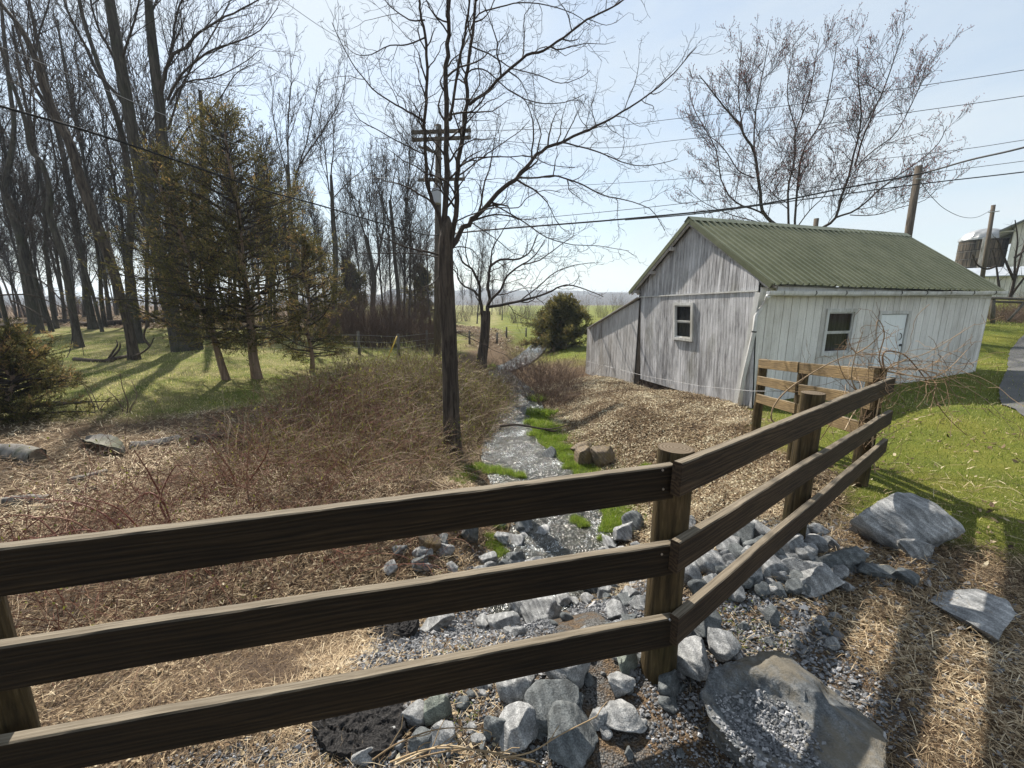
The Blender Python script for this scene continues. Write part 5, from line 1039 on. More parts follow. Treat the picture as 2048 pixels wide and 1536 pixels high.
# right side dry turf in front of the rails
n_ = 70000; x = RS.uniform(1.2, 5.2, n_); y = RS.uniform(.6, 3.6, n_); lw, gv_, st_ = zones(x, y); keep = (y < fence_y(x) + .1) & (RS.rand(n_) > np.clip(lw + gv_ * .85 + .1, 0, .97)); x, y = x[keep], y[keep]; n_ = len(x); mb = MB()
blades(mb, x, y, H(x, y) + RS.rand(n_) * .012, RS.rand(n_) * 6.283, RS.normal(.15, .25, n_), RS.uniform(.02, .07, n_), RS.uniform(.0010, .0024, n_), RS.uniform(0, .6, n_), np.clip(RS.normal(.55, .25, n_), 0, 1))
tag(mb.build('dry_turf', STRAW, None), 'short dry turf in front of the right hand rails', 'dry grass', kind='stuff')
# lawn blades
n_ = 230000; x, y, r = polar(n_, 2.2, 34, -60, 60); lw, gv_, st_ = zones(x, y); keep = (RS.rand(n_) < lw ** 1.2) & ~((x > 5.2) & (x < 13) & (y > 9.15 + (x - 5.28) * .303) & (y < 14)); x, y, r = x[keep], y[keep], r[keep]; n_ = len(x)
sc = np.clip(r / 4.5, .8, 3.5); dry = np.clip(.5 + .55 * vnoise(x, y, 1.1, 82) + .3 * vnoise(x, y, .3, 83) + .42 * (x < -2), 0, 1); mb = MB()
tn = np.clip(RS.normal(.42, .2, n_) + .45 * (dry > .62) * RS.rand(n_) + .5 * (RS.rand(n_) < .12 + .45 * dry * (x < -2)), 0, 1)
blades(mb, x, y, H(x, y) - .004, RS.rand(n_) * 6.283, RS.normal(1.05, .3, n_), RS.uniform(.022, .055, n_) * sc ** .55, RS.uniform(.002, .0042, n_) * sc, RS.uniform(.2, 1.1, n_), tn)
tag(mb.build('lawn_grass', GRASS, None), 'short green lawn grass with dry patches', 'grass', kind='stuff')
# dead leaves: piled by the fence, on the bank below the shed and under the brush
def leaves(mb, x, y, z, s0, tint, tilt=.45):
    n_ = len(x); az = RS.rand(n_) * 6.283; T1 = RS.normal(0, tilt, n_); T2 = RS.normal(0, tilt, n_); a = np.stack([np.cos(az), np.sin(az), T1], 1); b_ = np.stack([-np.sin(az), np.cos(az), T2], 1); o = np.stack([x, y, z], 1); L = (s0 / 2)[:, None]; w = L * RS.uniform(.35, .7, (n_, 1)); cu = RS.uniform(0, .5, (n_, 1)) * L * np.array([0, 0, 1.])
    V = np.stack([o - a * L + cu, o - a * L * .3 - b_ * w, o + a * L * .45 - b_ * w * .8, o + a * L + cu, o + a * L * .45 + b_ * w * .8, o - a * L * .3 + b_ * w], 1); b = np.arange(n_)[:, None] * 6
    mb.add(V.reshape(-1, 3), Q=np.concatenate([np.concatenate([b, b + 1, b + 2, b + 5], 1), np.concatenate([b + 5, b + 2, b + 3, b + 4], 1)]), a=np.repeat(tint, 6))
n_ = 150000; x = RS.uniform(.6, 5.6, n_); y = 3.0 + 12.5 * RS.rand(n_) ** 1.35; d = water_d(x, y); lw, gv_, st_ = zones(x, y); keep = (d > .1) & (lw < .35) & (x < 5.5 - .28 * np.maximum(0, y - 9)) & (y > fence_y(x) + .05) & (RS.rand(n_) > st_ * .7)
x, y = x[keep], y[keep]; n_ = len(x); mb = MB(); leaves(mb, x, y, H(x, y) + RS.uniform(.003, .05, n_), RS.uniform(.012, .034, n_) * (1 + .05 * y), np.clip(RS.normal(.62, .26, n_) + .34 * vnoise(x, y, .7, 84) + .22 * vnoise(x, y, .22, 87) - .35 * (y < 5) * RS.rand(n_), 0, 1))
tag(mb.build('leaf_litter', LEAFM, None), 'pale dead leaf litter covering the right bank below the shed', 'leaf litter', kind='stuff')
n_ = 80000; x, y, r = polar(n_, .8, 14); lw, gv_, st_ = zones(x, y); pd = np.clip(.38 + 1.1 * vnoise(x, y, .7, 85) + .35 * (r < 2.6) * (x < 0), .05, 1); keep = (RS.rand(n_) < pd * (1 - .85 * gv_) * (1 - .8 * lw)) & (water_d(x, y) > .05); x, y, r = x[keep], y[keep], r[keep]; n_ = len(x); mb = MB()
leaves(mb, x, y, H(x, y) + RS.uniform(.003, .035, n_), RS.uniform(.016, .045, n_) * np.clip(r / 4, .62, 1.6), np.clip(RS.normal(.42, .25, n_), 0, 1))
tag(mb.build('fallen_leaves', LEAFM, None), 'brown fallen leaves scattered over the ground', 'leaves', kind='stuff')
# leaves under the woods
n_ = 40000; x = RS.uniform(-45, 4, n_); y = RS.uniform(26, 60, n_); lw, gv_, st_ = zones(x, y); keep = lw < .6; x, y = x[keep], y[keep]; n_ = len(x); mb = MB(); leaves(mb, x, y, H(x, y) + .03, RS.uniform(.08, .2, n_), np.clip(RS.normal(.5, .22, n_), 0, 1)); tag(mb.build('forest_litter', LEAFM, None), 'brown leaf litter on the woodland floor', 'leaf litter', kind='stuff')
# gravel: thousands of small angular stones
GRAV = tint_mat('gravel stone', [(0, (.06, .063, .068)), (.5, (.17, .175, .185)), (1, (.42, .42, .43))], .8, 0)
def pebbles(mb, x, y, z, s_):
    n_ = len(x); base = np.array([(1, 0, 0), (0, 1, 0), (-1, 0, 0), (0, -1, 0), (.3, .2, .75), (-.25, -.2, .7), (0, 0, -.6)]); T = np.array([(0, 1, 4), (1, 2, 4), (2, 5, 4), (2, 3, 5), (3, 0, 5), (0, 4, 5), (1, 0, 6), (2, 1, 6), (3, 2, 6), (0, 3, 6)])
    V = base[None] * RS.uniform(.6, 1.25, (n_, 7, 3)); az = RS.rand(n_) * 6.283; c, s = np.cos(az)[:, None], np.sin(az)[:, None]; X = V[..., 0] * c - V[..., 1] * s; Y = V[..., 0] * s + V[..., 1] * c; tl = RS.normal(0, .35, (n_, 2)); Z = V[..., 2] * RS.uniform(.5, 1, (n_, 1)) + X * tl[:, :1] + Y * tl[:, 1:]
    P = np.stack([X, Y * .75, Z], -1) * (s_ / 2)[:, None, None] + np.stack([x, y, z], 1)[:, None]; mb.add(P.reshape(-1, 3), T=(T[None] + (np.arange(n_) * 7)[:, None, None]).reshape(-1, 3), a=np.repeat(np.clip(RS.normal(.5, .22, n_), 0, 1), 7))
n_ = 130000; x = RS.uniform(-1.6, 3.2, n_); y = RS.uniform(.45, 4.8, n_); lw, gv_, st_ = zones(x, y); pr = np.maximum(gv_, st_ * .75); pr = np.maximum(pr, .24 * (y < fence_y(x))); keep = (RS.rand(n_) < pr * np.clip(1.9 / np.hypot(x, y), .35, 1)) & (water_d(x, y) > -.2); x, y = x[keep], y[keep]; n_ = len(x)
mb = MB(); s_ = np.exp(RS.normal(math.log(.0125), .42, n_)) * np.clip(np.hypot(x, y) / 1.8, .9, 2); pebbles(mb, x, y, H(x, y) + s_ * .15 + .004 * RS.rand(n_), s_)
n2 = 5200; xx = SLX + RS.uniform(-.42, .2, n2); yy = SLY + RS.uniform(-.3, .12, n2); q = ((xx - SLX + .14) / .19) ** 2 + ((yy - SLY + .06) / .15) ** 2 + .7 * vnoise(xx, yy, .1, 95) + .4 * vnoise(xx, yy, .03, 96); kp = RS.rand(n2) < np.clip(1.5 - q, 0, 1); xx, yy = xx[kp], yy[kp]
SVt = SLV[SLV[:, 2] > .02]; zz_ = np.array([SVt[np.argmin((SVt[:, 0] - a_) ** 2 + (SVt[:, 1] - b_) ** 2), 2] for a_, b_ in zip(xx, yy)]); pebbles(mb, xx, yy, zz_ + .003, np.exp(RS.normal(math.log(.013), .4, len(xx))))
tag(mb.build('gravel', GRAV, None), 'loose grey crushed gravel around the fence foot', 'gravel', kind='stuff')
# bright grass tufts along the stream
tufts = [(1075, 805, 30), (1070, 830, 34), (1095, 828, 30), (1082, 855, 40), (1105, 860, 36), (1072, 875, 26), (1100, 882, 44), (1120, 900, 34), (1132, 925, 28), (1140, 940, 26), (1090, 870, 30), (1118, 880, 30), (958, 938, 34), (990, 948, 34), (1015, 955, 28), (935, 952, 36), (915, 962, 26), (1040, 960, 20),
  (1243, 1052, 44), (1222, 1058, 30), (990, 1092, 30), (1000, 1110, 26), (985, 1075, 24), (1152, 1052, 24), (1165, 1060, 20), (1205, 1088, 16), (995, 1050, 20), (1055, 1205, 24), (975, 760, 14), (985, 738, 12), (962, 752, 14), (1180, 905, 20), (1362, 1000, 22), (1290, 935, 14), (930, 935, 24), (1060, 850, 18)]
mb = MB()
for (u, v, w) in tufts:
    p = hit(u, v + 4); R_ = w / FPX * p.y * .6; n_ = int(420 + 900 * min(1, w / 40)); a = RS.rand(n_) * 6.283; q = np.sqrt(RS.rand(n_)) * R_ * (1 + .3 * np.sin(a * 3 + u)); x = p.x + q * np.cos(a); y = p.y + q * np.sin(a) * .9; z = np.maximum(H(x, y), ZW - .01)
    sc = max(.8, p.y / 6); blades(mb, x, y, z, RS.rand(n_) * 6.283, RS.normal(1.1, .3, n_), RS.uniform(.05, .13, n_) * sc, RS.uniform(.0025, .0045, n_) * sc, RS.uniform(.3, 1.3, n_), RS.rand(n_))
# green right edge of the stream
n_ = 34000; y = RS.uniform(5.2, 11.5, n_); x = np.interp(y, SY, SX) + np.interp(y, SY, SW) + np.abs(RS.normal(0, .36, n_)) * (1 + .3 * vnoise(y, y, .4, 88)); z = np.maximum(H(x, y), ZW - .01); blades(mb, x, y, z, RS.rand(n_) * 6.283, RS.normal(1.1, .3, n_), RS.uniform(.03, .11, n_), RS.uniform(.003, .006, n_), RS.uniform(.3, 1.3, n_), RS.rand(n_))
n_ = 60; a = 0
tag(mb.build('stream_grass', MOSSG, None), 'vivid green grass tufts fringing the stream', 'grass', kind='stuff')
# little green weeds on the right bank and gravel
n_ = 5000; x = np.concatenate([RS.normal(2.9, .8, 9000), RS.uniform(-.8, 1.6, 2000)]); y = np.concatenate([RS.normal(5.8, 1.6, 9000), RS.uniform(.8, 2.3, 2000)]); keep = (vnoise(x, y, .28, 90) > .25) & (water_d(x, y) > .2); x, y = x[keep], y[keep]; n_ = len(x); mb = MB(); blades(mb, x, y, H(x, y), RS.rand(n_) * 6.283, RS.normal(.7, .35, n_), RS.uniform(.02, .06, n_), RS.uniform(.003, .006, n_), RS.uniform(.3, 1, n_), RS.rand(n_) * .8)
tag(mb.build('weeds', GRASS, None), 'small green weeds sprouting through the litter', 'weeds', kind='stuff')
# ============================================================ BRUSH AND SHRUBS
CANE = tint_mat('bramble cane', [(0, (.05, .03, .02)), (.4, (.16, .10, .06)), (.7, (.28, .20, .125)), (1, (.44, .36, .25))], .7)
CANER = tint_mat('red cane', [(0, (.07, .022, .016)), (.6, (.17, .065, .045)), (1, (.28, .17, .11))], .6)
BUDG = tint_mat('young leaf bud', [(0, (.09, .10, .015)), (.6, (.17, .18, .03)), (1, (.28, .27, .06))], .6, .4)
def in_poly(poly, n_, seed):
    rs = np.random.RandomState(seed); px = [p[0] for p in poly]; py = [p[1] for p in poly]; out = []
    while len(out) < n_:
        x = rs.uniform(min(px), max(px), n_ * 2); y = rs.uniform(min(py), max(py), n_ * 2); k = poly_sd(x, y, poly) > 0; out += list(zip(x[k], y[k]))
    return out[:n_]
def canes(name, mat_, poly, n_, L, rad, seed, side=3, up0=1.0, droop=-.11, buds_=0, label='', cat='brush', wob=.16, kr=3):
    pts = in_poly(poly, n_, seed); G = Grow(seed); r_ = G.r; sp_ = []; Z = H(np.array([p[0] for p in pts]), np.array([p[1] for p in pts]))
    for (x, y), z in zip(pts, Z):
        a = r_.uniform(0, 6.283); tl = r_.uniform(.2, 1.3); d = (math.cos(a) * tl, math.sin(a) * tl, up0); q = 1 / math.sqrt(tl * tl + up0 * up0); d = (d[0] * q, d[1] * q, d[2] * q)
        l_ = r_.uniform(*L); P = G.walk((x, y, z - .02), d, l_, 9, wob, droop); dist = max(1, math.hypot(x, y) / 5); rr = [rad * dist * (1 - .7 * j / 9) for j in range(10)]; G.path(P, rr, kr)
        for s_ in range(side):
            j = r_.randint(2, 8); dd = (r_.gauss(0, 1), r_.gauss(0, 1), r_.gauss(.5, .7)); q = 1 / math.sqrt(sum(c * c for c in dd)); cp = G.walk(P[j], tuple(c * q for c in dd), l_ * r_.uniform(.12, .38), 4, .25, -.04); G.path(cp, [rr[j] * .6 * (1 - .7 * e / 4) for e in range(5)], 3); sp_ += cp[1:]
    mb = MB(); rs = np.random.RandomState(seed)
    for (n2, k), Lp in G.P.items(): mb.tubes(np.array([q[0] for q in Lp], float), np.array([q[1] for q in Lp], float), k, np.clip(rs.normal(.48, .32, len(Lp)), 0, 1))
    o = tag(mb.build(name, mat_, None), label, cat, kind='stuff')
    if buds_:
        T = np.array(sp_); T = T[rs.rand(len(T)) < buds_]; n3 = len(T); mb = MB(); dist = np.clip(np.hypot(T[:, 0], T[:, 1]) / 6, .8, 2)
        leaves(mb, T[:, 0], T[:, 1], T[:, 2], rs.uniform(.010, .024, n3) * dist, rs.rand(n3), 1.0); mb.build('leaf_buds', BUDG, o)
    return o
def G2(*P): return [tuple(hit(u, v).xy) for u, v in P]
canes('brush', CANE, G2((400, 990), (500, 880), (600, 800), (700, 752), (850, 745), (955, 758), (1005, 778), (1022, 812), (985, 872), (930, 925), (870, 965), (700, 1010)), 6500, (.35, 1.2), .0033, 61, 4, buds_=.4, label='dense low tangle of brown brambles with yellow green buds left of the stream')
canes('near_brush', CANER, G2((0, 1060), (250, 985), (460, 960), (700, 1010), (880, 1010), (900, 1130), (560, 1210), (250, 1330), (0, 1400)), 620, (.4, 1.3), .0026, 62, 3, .8, -.07, .25, label='sparse reddish canes arching over the straw behind the left rails', wob=.12)
canes('red_brush', CANER, G2((430, 985), (520, 880), (640, 800), (760, 800), (860, 900), (840, 965), (700, 1010)), 650, (.6, 1.45), .0034, 65, 4, buds_=.2, label='reddish upright canes standing up out of the brown brush')
canes('dry_stems', CANE, G2((0, 1060), (300, 960), (700, 980), (980, 1010), (960, 1150), (560, 1230), (250, 1360), (0, 1500)), 1600, (.18, .5), .0016, 63, 2, .35, -.03, 0, label='thin pale broken stems lying in the straw', cat='dead stems', wob=.2)
canes('bank_stems', CANE, G2((1180, 800), (1250, 770), (1470, 830), (1500, 870), (1380, 880), (1250, 960), (1180, 900)), 700, (.15, .5), .002, 64, 2, .3, -.02, 0, label='thin grey stems lying on the leafy bank below the shed', cat='dead stems', wob=.2)
SHRUB = tint_mat('shrub twig', [(0, (.045, .028, .022)), (.5, (.11, .070, .052)), (1, (.22, .16, .12))], .8)
def shrub_proto(seed, Ht, R, ns, rad, tn=.5, upb=.02, red=0):
    G = Grow(seed); r_ = G.r; root = empty('shrub', (0, 0, 0))
    for i in range(ns):
        a = r_.uniform(0, 6.283); b_ = r_.uniform(0, R * .55); tl = r_.uniform(.05, R / Ht * 1.1); q = 1 / math.sqrt(1 + tl * tl); a2 = a + r_.gauss(0, .5); l_ = Ht * r_.uniform(.55, 1.15)
        P = G.walk((math.cos(a) * b_, math.sin(a) * b_, -.05), (math.cos(a2) * tl * q, math.sin(a2) * tl * q, q), l_, 7, .12, upb); R_ = [rad * (1 - .75 * j / 7) for j in range(8)]; G.path(P, R_, 4)
        G.children(P, R_, 0, [(4.2 / Ht * 2, 34, .34, 5, .2, .03, 3, .15, rad * .6, 1.0), (5, 38, .45, 3, .25, .03, 3, .15, rad * .35, .5)], l_)
    G.mesh(a=tn).build('branches', SHRUB, root); return root
shA = shrub_proto(71, 2.4, 1.5, 46, .011, .45); shB = shrub_proto(72, 3.2, 1.6, 40, .013, .3); shC = shrub_proto(73, .95, .8, 70, .0045, .65, -.06)
first = {id(shA): True, id(shB): True, id(shC): True}
def place(proto, u, v, Y, sc, label, group=None, rz=0, cat='shrub', zs=1.0):
    p = at(u, v, Y) if v else at(u, 650, Y); o = proto if first.get(id(proto)) else copy_tree(proto); first[id(proto)] = False
    o.location = (p.x, Y, h1(p.x, Y) - .03); o.scale = (sc, sc, sc * zs); o.rotation_euler = (0, 0, rz); tag(o, label, cat, group); return o
rg = random.Random(9)
TH = 'brown shrubs of the thicket behind the wire fence'
for i in range(26):
    u = 640 + i * 9.5 + rg.uniform(-8, 8); Y = rg.uniform(22.5, 31); place(shB if i % 2 else shA, u, 0, Y, rg.uniform(.8, 1.15), 'leafless brown shrub packed in the thicket behind the wire fence', TH, rg.uniform(0, 6))
for i in range(34):
    u = rg.uniform(-40, 900); Y = rg.uniform(44, 70); place(shB if i % 2 else shA, u, 0, Y, rg.uniform(.9, 1.5), 'leafless undergrowth shrub at the far edge of the woods', 'undergrowth shrubs far back in the woods', rg.uniform(0, 6))
for i in range(12):
    u = 900 + 30 * i + rg.uniform(-12, 12); Y = rg.uniform(62, 85); place(shB if i % 2 else shA, u, 0, Y, rg.uniform(1.0, 1.7), 'grey brown shrub in the far hedgerow beyond the fields', 'shrubs of the far hedgerow', rg.uniform(0, 6))
SB = 'grey brown bramble bushes on the right stream bank'
for (u, Y, sc, lab) in ((1035, 15.5, 1.35, 'bramble bush right beside the gnarled tree'), (1075, 13.5, 1.45, 'bramble bush in the middle of the row left of the lean-to'), (1118, 12.4, 1.25, 'largest nearest bramble bush in front of the lean-to corner'), (1100, 15.5, 1.5, 'bramble bush behind the nearest one, left of the lean-to'), (1050, 19, 1.4, 'small bramble bush farthest back in the row along the stream'), (1145, 14.2, 1.1, 'low bramble bush touching the lean-to corner'), (1010, 18.5, 1.0, 'bramble bush just right of the gnarled tree base')):
    place(shC, u, 0, Y, sc, lab, SB, rg.uniform(0, 6))
cedar('round olive evergreen bush standing in the field left of the lean-to', 27, (1122, 665), 3.1, 110, 2.1, .04, 45, .2, 150, name='evergreen_bush', cat='bush', brown=.1, dens=8, big=.13)
cedar('small dark evergreen seen far behind the thicket, left of the power pole', 34, (707, 650), 5.2, 100, 1.8, .15, 46, .2, 70, name='evergreen_tree', cat='tree', brown=.1, dens=7, big=.16)
cedar('dark evergreen far off beside the power pole, above the hedge', 42, (845, 640), 5.6, 100, 2.0, .15, 47, .2, 60, name='evergreen_tree', cat='tree', brown=.1, dens=7, big=.18)
# saplings and briers on the left
def stems_thing(name, label, cat, Y, lines, w=3, mat_=None, yj=.25, seed=1, sp=None, L=.5, group=None, k=5):
    rg_ = random.Random(seed); b = at(lines[0][0][0], lines[0][0][1], Y); root = empty(name, (b.x, b.y, h1(b.x, b.y)), label, cat, group); mb = MB(); px = Y / FPX * 1.02; G = Grow(seed)
    for P in lines:
        off = rg_.uniform(-yj, yj); ww = w
        if isinstance(P[-1], (int, float)): ww = P[-1]; P = P[:-1]
        pts = [at(u, v, Y + off * i / (len(P) - 1)) for i, (u, v) in enumerate(P)]; rad = [max(.0018, ww * px / 2 * (1 - .7 * i / (len(P) - 1))) for i in range(len(P))]; sp_, sr = smooth_pts(pts, rad, 4); mb.tube(sp_, sr, k, cap=False, a=rg_.uniform(.3, .9))
        if sp: G.children(sp_, sr, 0, sp, L)
    G.mesh(mb, .5); mb.build('stems', mat_ or SHRUB, root, smooth=True); return root
SPS = [(5, 45, .55, 5, .22, .02, 3, .15, .004, .5), (7, 50, .4, 3, .3, 0, 3, .2, .002, .2)]
stems_thing('sapling', 'thin thorny saplings in front of the lawn, right of the juniper', 'sapling', 8.4, [[(192, 860), (190, 820), (178, 790), (155, 750)], [(198, 862), (200, 830), (186, 790), (165, 762)], [(250, 850), (262, 815), (274, 790), (262, 760)], [(248, 850), (256, 810), (245, 775), (240, 745)], [(190, 835), (215, 800), (240, 790)], [(250, 830), (235, 800), (215, 780)]], 2.6, sp=SPS, L=.55, seed=5)
stems_thing('bent_sapling', 'long dark drooping branch hanging from upper left down to the logs', 'branch', 14.0, [[(0, 590), (60, 590), (110, 608), (145, 625), (200, 632)], [(20, 540), (80, 560), (130, 610), (155, 650), (168, 712)], [(142, 625), (146, 660), (140, 700), (133, 716)], [(20, 600), (60, 618), (95, 640), (120, 655)]], 3.0, TWIG, sp=SPS, L=.6, seed=6, yj=1.0)
stems_thing('brier', 'tall reddish brier stem leaning left above the top rail', 'brier', 3.6, [[(352, 1085), (330, 1010), (300, 950), (285, 925), (268, 900)], [(340, 1050), (320, 1000), (345, 940), (360, 930)], [(330, 1010), (300, 985), (262, 1005), (230, 1030)]], 4.5, CANER, sp=[(9, 60, .5, 4, .2, .02, 3, .1, .003, .3), (9, 60, .4, 3, .3, 0, 3, .2, .0018, .1)], L=.45, seed=7)
stems_thing('brier', 'upright brier with many thin red twigs in front of the brush, above the top rail', 'brier', 4.4, [[(497, 1005), (494, 950), (497, 905), (505, 870), (495, 845)], [(480, 1000), (460, 940), (430, 900), (415, 870)], [(500, 960), (530, 915), (540, 880)], [(490, 975), (455, 960), (440, 930)]], 3.4, CANER, sp=[(10, 55, .5, 4, .2, .02, 3, .1, .003, .35), (9, 60, .4, 3, .3, 0, 3, .2, .0018, .12)], L=.5, seed=8)
stems_thing('brier', 'heap of long red arching canes at the far left over the straw', 'brier', 3.3, [[(255, 1075), (210, 1030), (150, 1005), (70, 998), (-20, 990)], [(200, 1075), (140, 1040), (70, 1035), (0, 1050)], [(240, 1090), (180, 1060), (110, 1070), (30, 1085)], [(10, 1110), (50, 1060), (110, 1020), (170, 1010)], [(120, 1080), (80, 1040), (40, 1030), (-10, 1040)], [(290, 1070), (240, 1020), (190, 1000), (120, 985)], [(0, 1090), (60, 1075), (130, 1085), (190, 1100)]], 4.0, CANER, sp=[(8, 55, .5, 4, .22, -.02, 3, .1, .003, .35)], L=.5, seed=9)
stems_thing('twig_bundle', 'bundle of long pale dry twigs lying among the bottom rocks', 'twigs', 1.12, [[(780, 1525), (850, 1500), (930, 1497), (1010, 1512), (1070, 1520)], [(800, 1528), (880, 1505), (960, 1500), (1040, 1520), (1090, 1530)], [(790, 1530), (880, 1492), (950, 1500), (1020, 1508)], [(745, 1520), (790, 1490), (850, 1465), (900, 1456), (965, 1458)], [(1000, 1515), (1060, 1505), (1120, 1470), (1180, 1440)]], 5, STRAW, sp=[(9, 30, .3, 3, .2, 0, 3, .1, .001, .12)], L=.25, seed=10, yj=.04)
# bramble growing over the far corner post
VL = [[(1560, 850), (1543, 839), (1548, 812), (1576, 779), (1634, 740), (1683, 716), (1712, 710), (1752, 709), (1775, 716), (1787, 740), 3.6], [(1770, 745), (1765, 715), (1774, 702), (1807, 709), (1833, 735), (1856, 767), (1878, 813), (1908, 848), (1934, 871), 3.8], [(1775, 735), (1830, 738), (1878, 751), (1908, 787), (1940, 829), 2.2], [(1780, 738), (1840, 740), (1888, 751), (1953, 787), (1986, 813), (2028, 862), 2.2],
  [(1770, 742), (1850, 755), (1882, 748), (1908, 728), (1934, 700), 3.4], [(1772, 740), (1810, 720), (1856, 705), (1905, 676), (1950, 648), 2.4], [(1768, 745), (1758, 715), (1768, 676), (1766, 655), (1756, 640), (1752, 665), (1758, 705), 2.6], [(1720, 790), (1703, 757), (1712, 705), (1726, 663), 3.2], [(1712, 707), (1740, 690), (1768, 661), 2.8], [(1712, 707), (1700, 690), (1696, 672), 2], [(1740, 800), (1700, 770), (1680, 735), (1675, 700), (1690, 680), 2],
  [(1775, 742), (1790, 725), (1850, 722), (1950, 728), (2010, 727), 2], [(1750, 945), (1745, 880), (1755, 820), (1765, 770), (1770, 742), 3.4], [(1730, 900), (1722, 860), (1738, 810), (1760, 770), 2.6], [(1690, 860), (1705, 830), (1722, 805), (1742, 760), 2.4], [(1640, 880), (1670, 835), (1683, 815), 1.8], [(1845, 740), (1870, 765), (1868, 790), (1862, 815), 2]]
vr = stems_thing('bramble_vine', 'grey leafless bramble tangled over the far corner post of the fence', 'bramble', 4.0, VL, 3, CANE, yj=.45, seed=12, sp=[(4.5, 48, .5, 6, .25, -.015, 3, .1, .0028, .6), (7, 50, .5, 4, .3, -.01, 3, .15, .0018, .28)], L=.8)
rg = random.Random(31); G = Grow(33); mb = MB()
for i in range(70):
    p = at(rg.uniform(1690, 1900), rg.uniform(700, 770), 4.0 + rg.uniform(-.4, .5)); d = (rg.gauss(.4, 1), rg.gauss(0, .7), rg.gauss(.1, .5)); q = 1 / math.sqrt(sum(c * c for c in d)); P = G.walk(tuple(p), tuple(c * q for c in d), rg.uniform(.3, .8), 8, .22, -.05); G.path(P, [.0022] * 9, 3)
for i in range(45):
    p = at(rg.uniform(1700, 1785), rg.uniform(770, 940), 4.0 + rg.uniform(-.2, .15)); P = G.walk(tuple(p), (rg.gauss(0, .4), rg.gauss(0, .4), .85), rg.uniform(.2, .6), 7, .22, .0); G.path(P, [.0028, .0026, .0024, .0022, .002, .0018, .0016, .0015], 3)
G.mesh(mb, .6); mb.build('tangle', CANE, vr)

# ============================================================ LOGS AND FALLEN WOOD
LOGM = bark_mat('weathered log', (.06, .055, .05), (.27, .25, .225), 9, .12, .02, moss=(.10, .11, .06)); LOGD = bark_mat('dark log', (.025, .02, .016), (.13, .10, .08), 9, .12, .02); LOGP = bark_mat('pale log', (.25, .19, .12), (.46, .38, .27), 8, .2, .01)
def log(P, w, label, m_=None, name='log', lift=.5, jag=.09, k=12, cat='log'):
    pts = []
    for i, (u, v) in enumerate(P):
        p = hit(u, v + w * .25); dist = p.y; r_ = w / FPX * dist / 2; pts.append((p.x, p.y, h1(p.x, p.y) + r_ * lift))
    dist = pts[0][1]; r_ = w / FPX * dist / 2; rad = [r_ * f for f in np.linspace(1, .82, len(pts))]; root = empty(name, pts[0], label, cat)
    o = trunk_part('bark', [Vector(p) for p in pts], rad, m_ or LOGM, root, k=k, seed=abs(int(P[0][0])) + 3, rough=jag)
    A, B = Vector(pts[0]), Vector(pts[-1]); d = (B - A).normalized()
    for q, r2, s_ in ((A, rad[0], -1), (B, rad[-1], 1)):
        mb = MB(); mb.tube([q - d * .01 * s_, q + d * .004 * s_], r2 * .93, k); mb.build('cut_end', CUT, root)
    return root
log([(-30, 908), (30, 905), (78, 912)], 38, 'thick grey log at the far left edge below the juniper')
log([(262, 893), (300, 890), (340, 882), (362, 876)], 18, 'knotty grey log behind the straw, right of the bark slab', jag=.2)
log([(385, 884), (420, 878), (462, 872)], 22, 'dark mossy log end beside the brush, right of the knotty log', LOGD)
log([(138, 962), (175, 955), (214, 944)], 16, 'short rotten log with dark end in the middle of the straw', jag=.2)
log([(132, 988), (160, 982), (196, 978)], 13, 'small dark rotten branch piece below the short rotten log', LOGD, jag=.2)
log([(-20, 1012), (40, 1003), (98, 998)], 24, 'split weathered log at the left edge above the red canes', jag=.2)
log([(58, 1020), (105, 1014), (155, 1007)], 15, 'sawn pale log with bright cut end above the red canes', LOGP)
log([(90, 1035), (150, 1026), (215, 1018)], 9, 'thin pale stick lying just below the sawn log', LOGP)
log([(160, 650), (215, 648), (330, 640)], 13, 'long fallen trunk lying across the woodland edge', LOGD)
log([(-20, 655), (50, 648), (150, 640)], 10, 'fallen trunk at the far left of the woodland edge', LOGD)
log([(150, 720), (190, 722), (225, 724)], 9, 'dark fallen branch by the foot of the dead tree, left side', LOGD, name='fallen_branch', cat='branch')
log([(212, 722), (240, 716), (262, 712)], 9, 'dark fallen branch touching the foot of the dead tree', LOGD, name='fallen_branch', cat='branch')
log([(875, 725), (900, 724), (925, 726)], 8, 'dark branch lying on the far left stream bank', LOGD, name='fallen_branch', cat='branch')
stems_thing('fallen_branch', 'crooked dark branch lying across the narrow stream', 'branch', 7.3, [[(1000, 852), (1030, 849), (1060, 853), (1090, 858), (1112, 856), (1140, 848)], [(1090, 858), (1108, 862), (1118, 858)]], 6, LOGD, yj=.15, seed=14, sp=[(2, 40, .4, 3, .2, 0, 3, .4, .005, .3)], L=.4)
stems_thing('dead_snag', 'small broken dead snag lying beside the dead tree foot', 'snag', 15.6, [[(215, 722), (225, 705), (235, 690), (232, 680)], [(215, 722), (238, 700), (240, 685)]], 5, LOGD, yj=.4, seed=15, sp=SPS, L=.4)
stems_thing('fallen_branch', 'forked dead branch propped up right of the dead tree foot', 'branch', 15.7, [[(268, 712), (285, 705), (300, 692), (307, 676)], [(300, 692), (288, 675), (292, 655), (300, 640)]], 5, LOGD, yj=.05, seed=16, sp=SPS, L=.4)
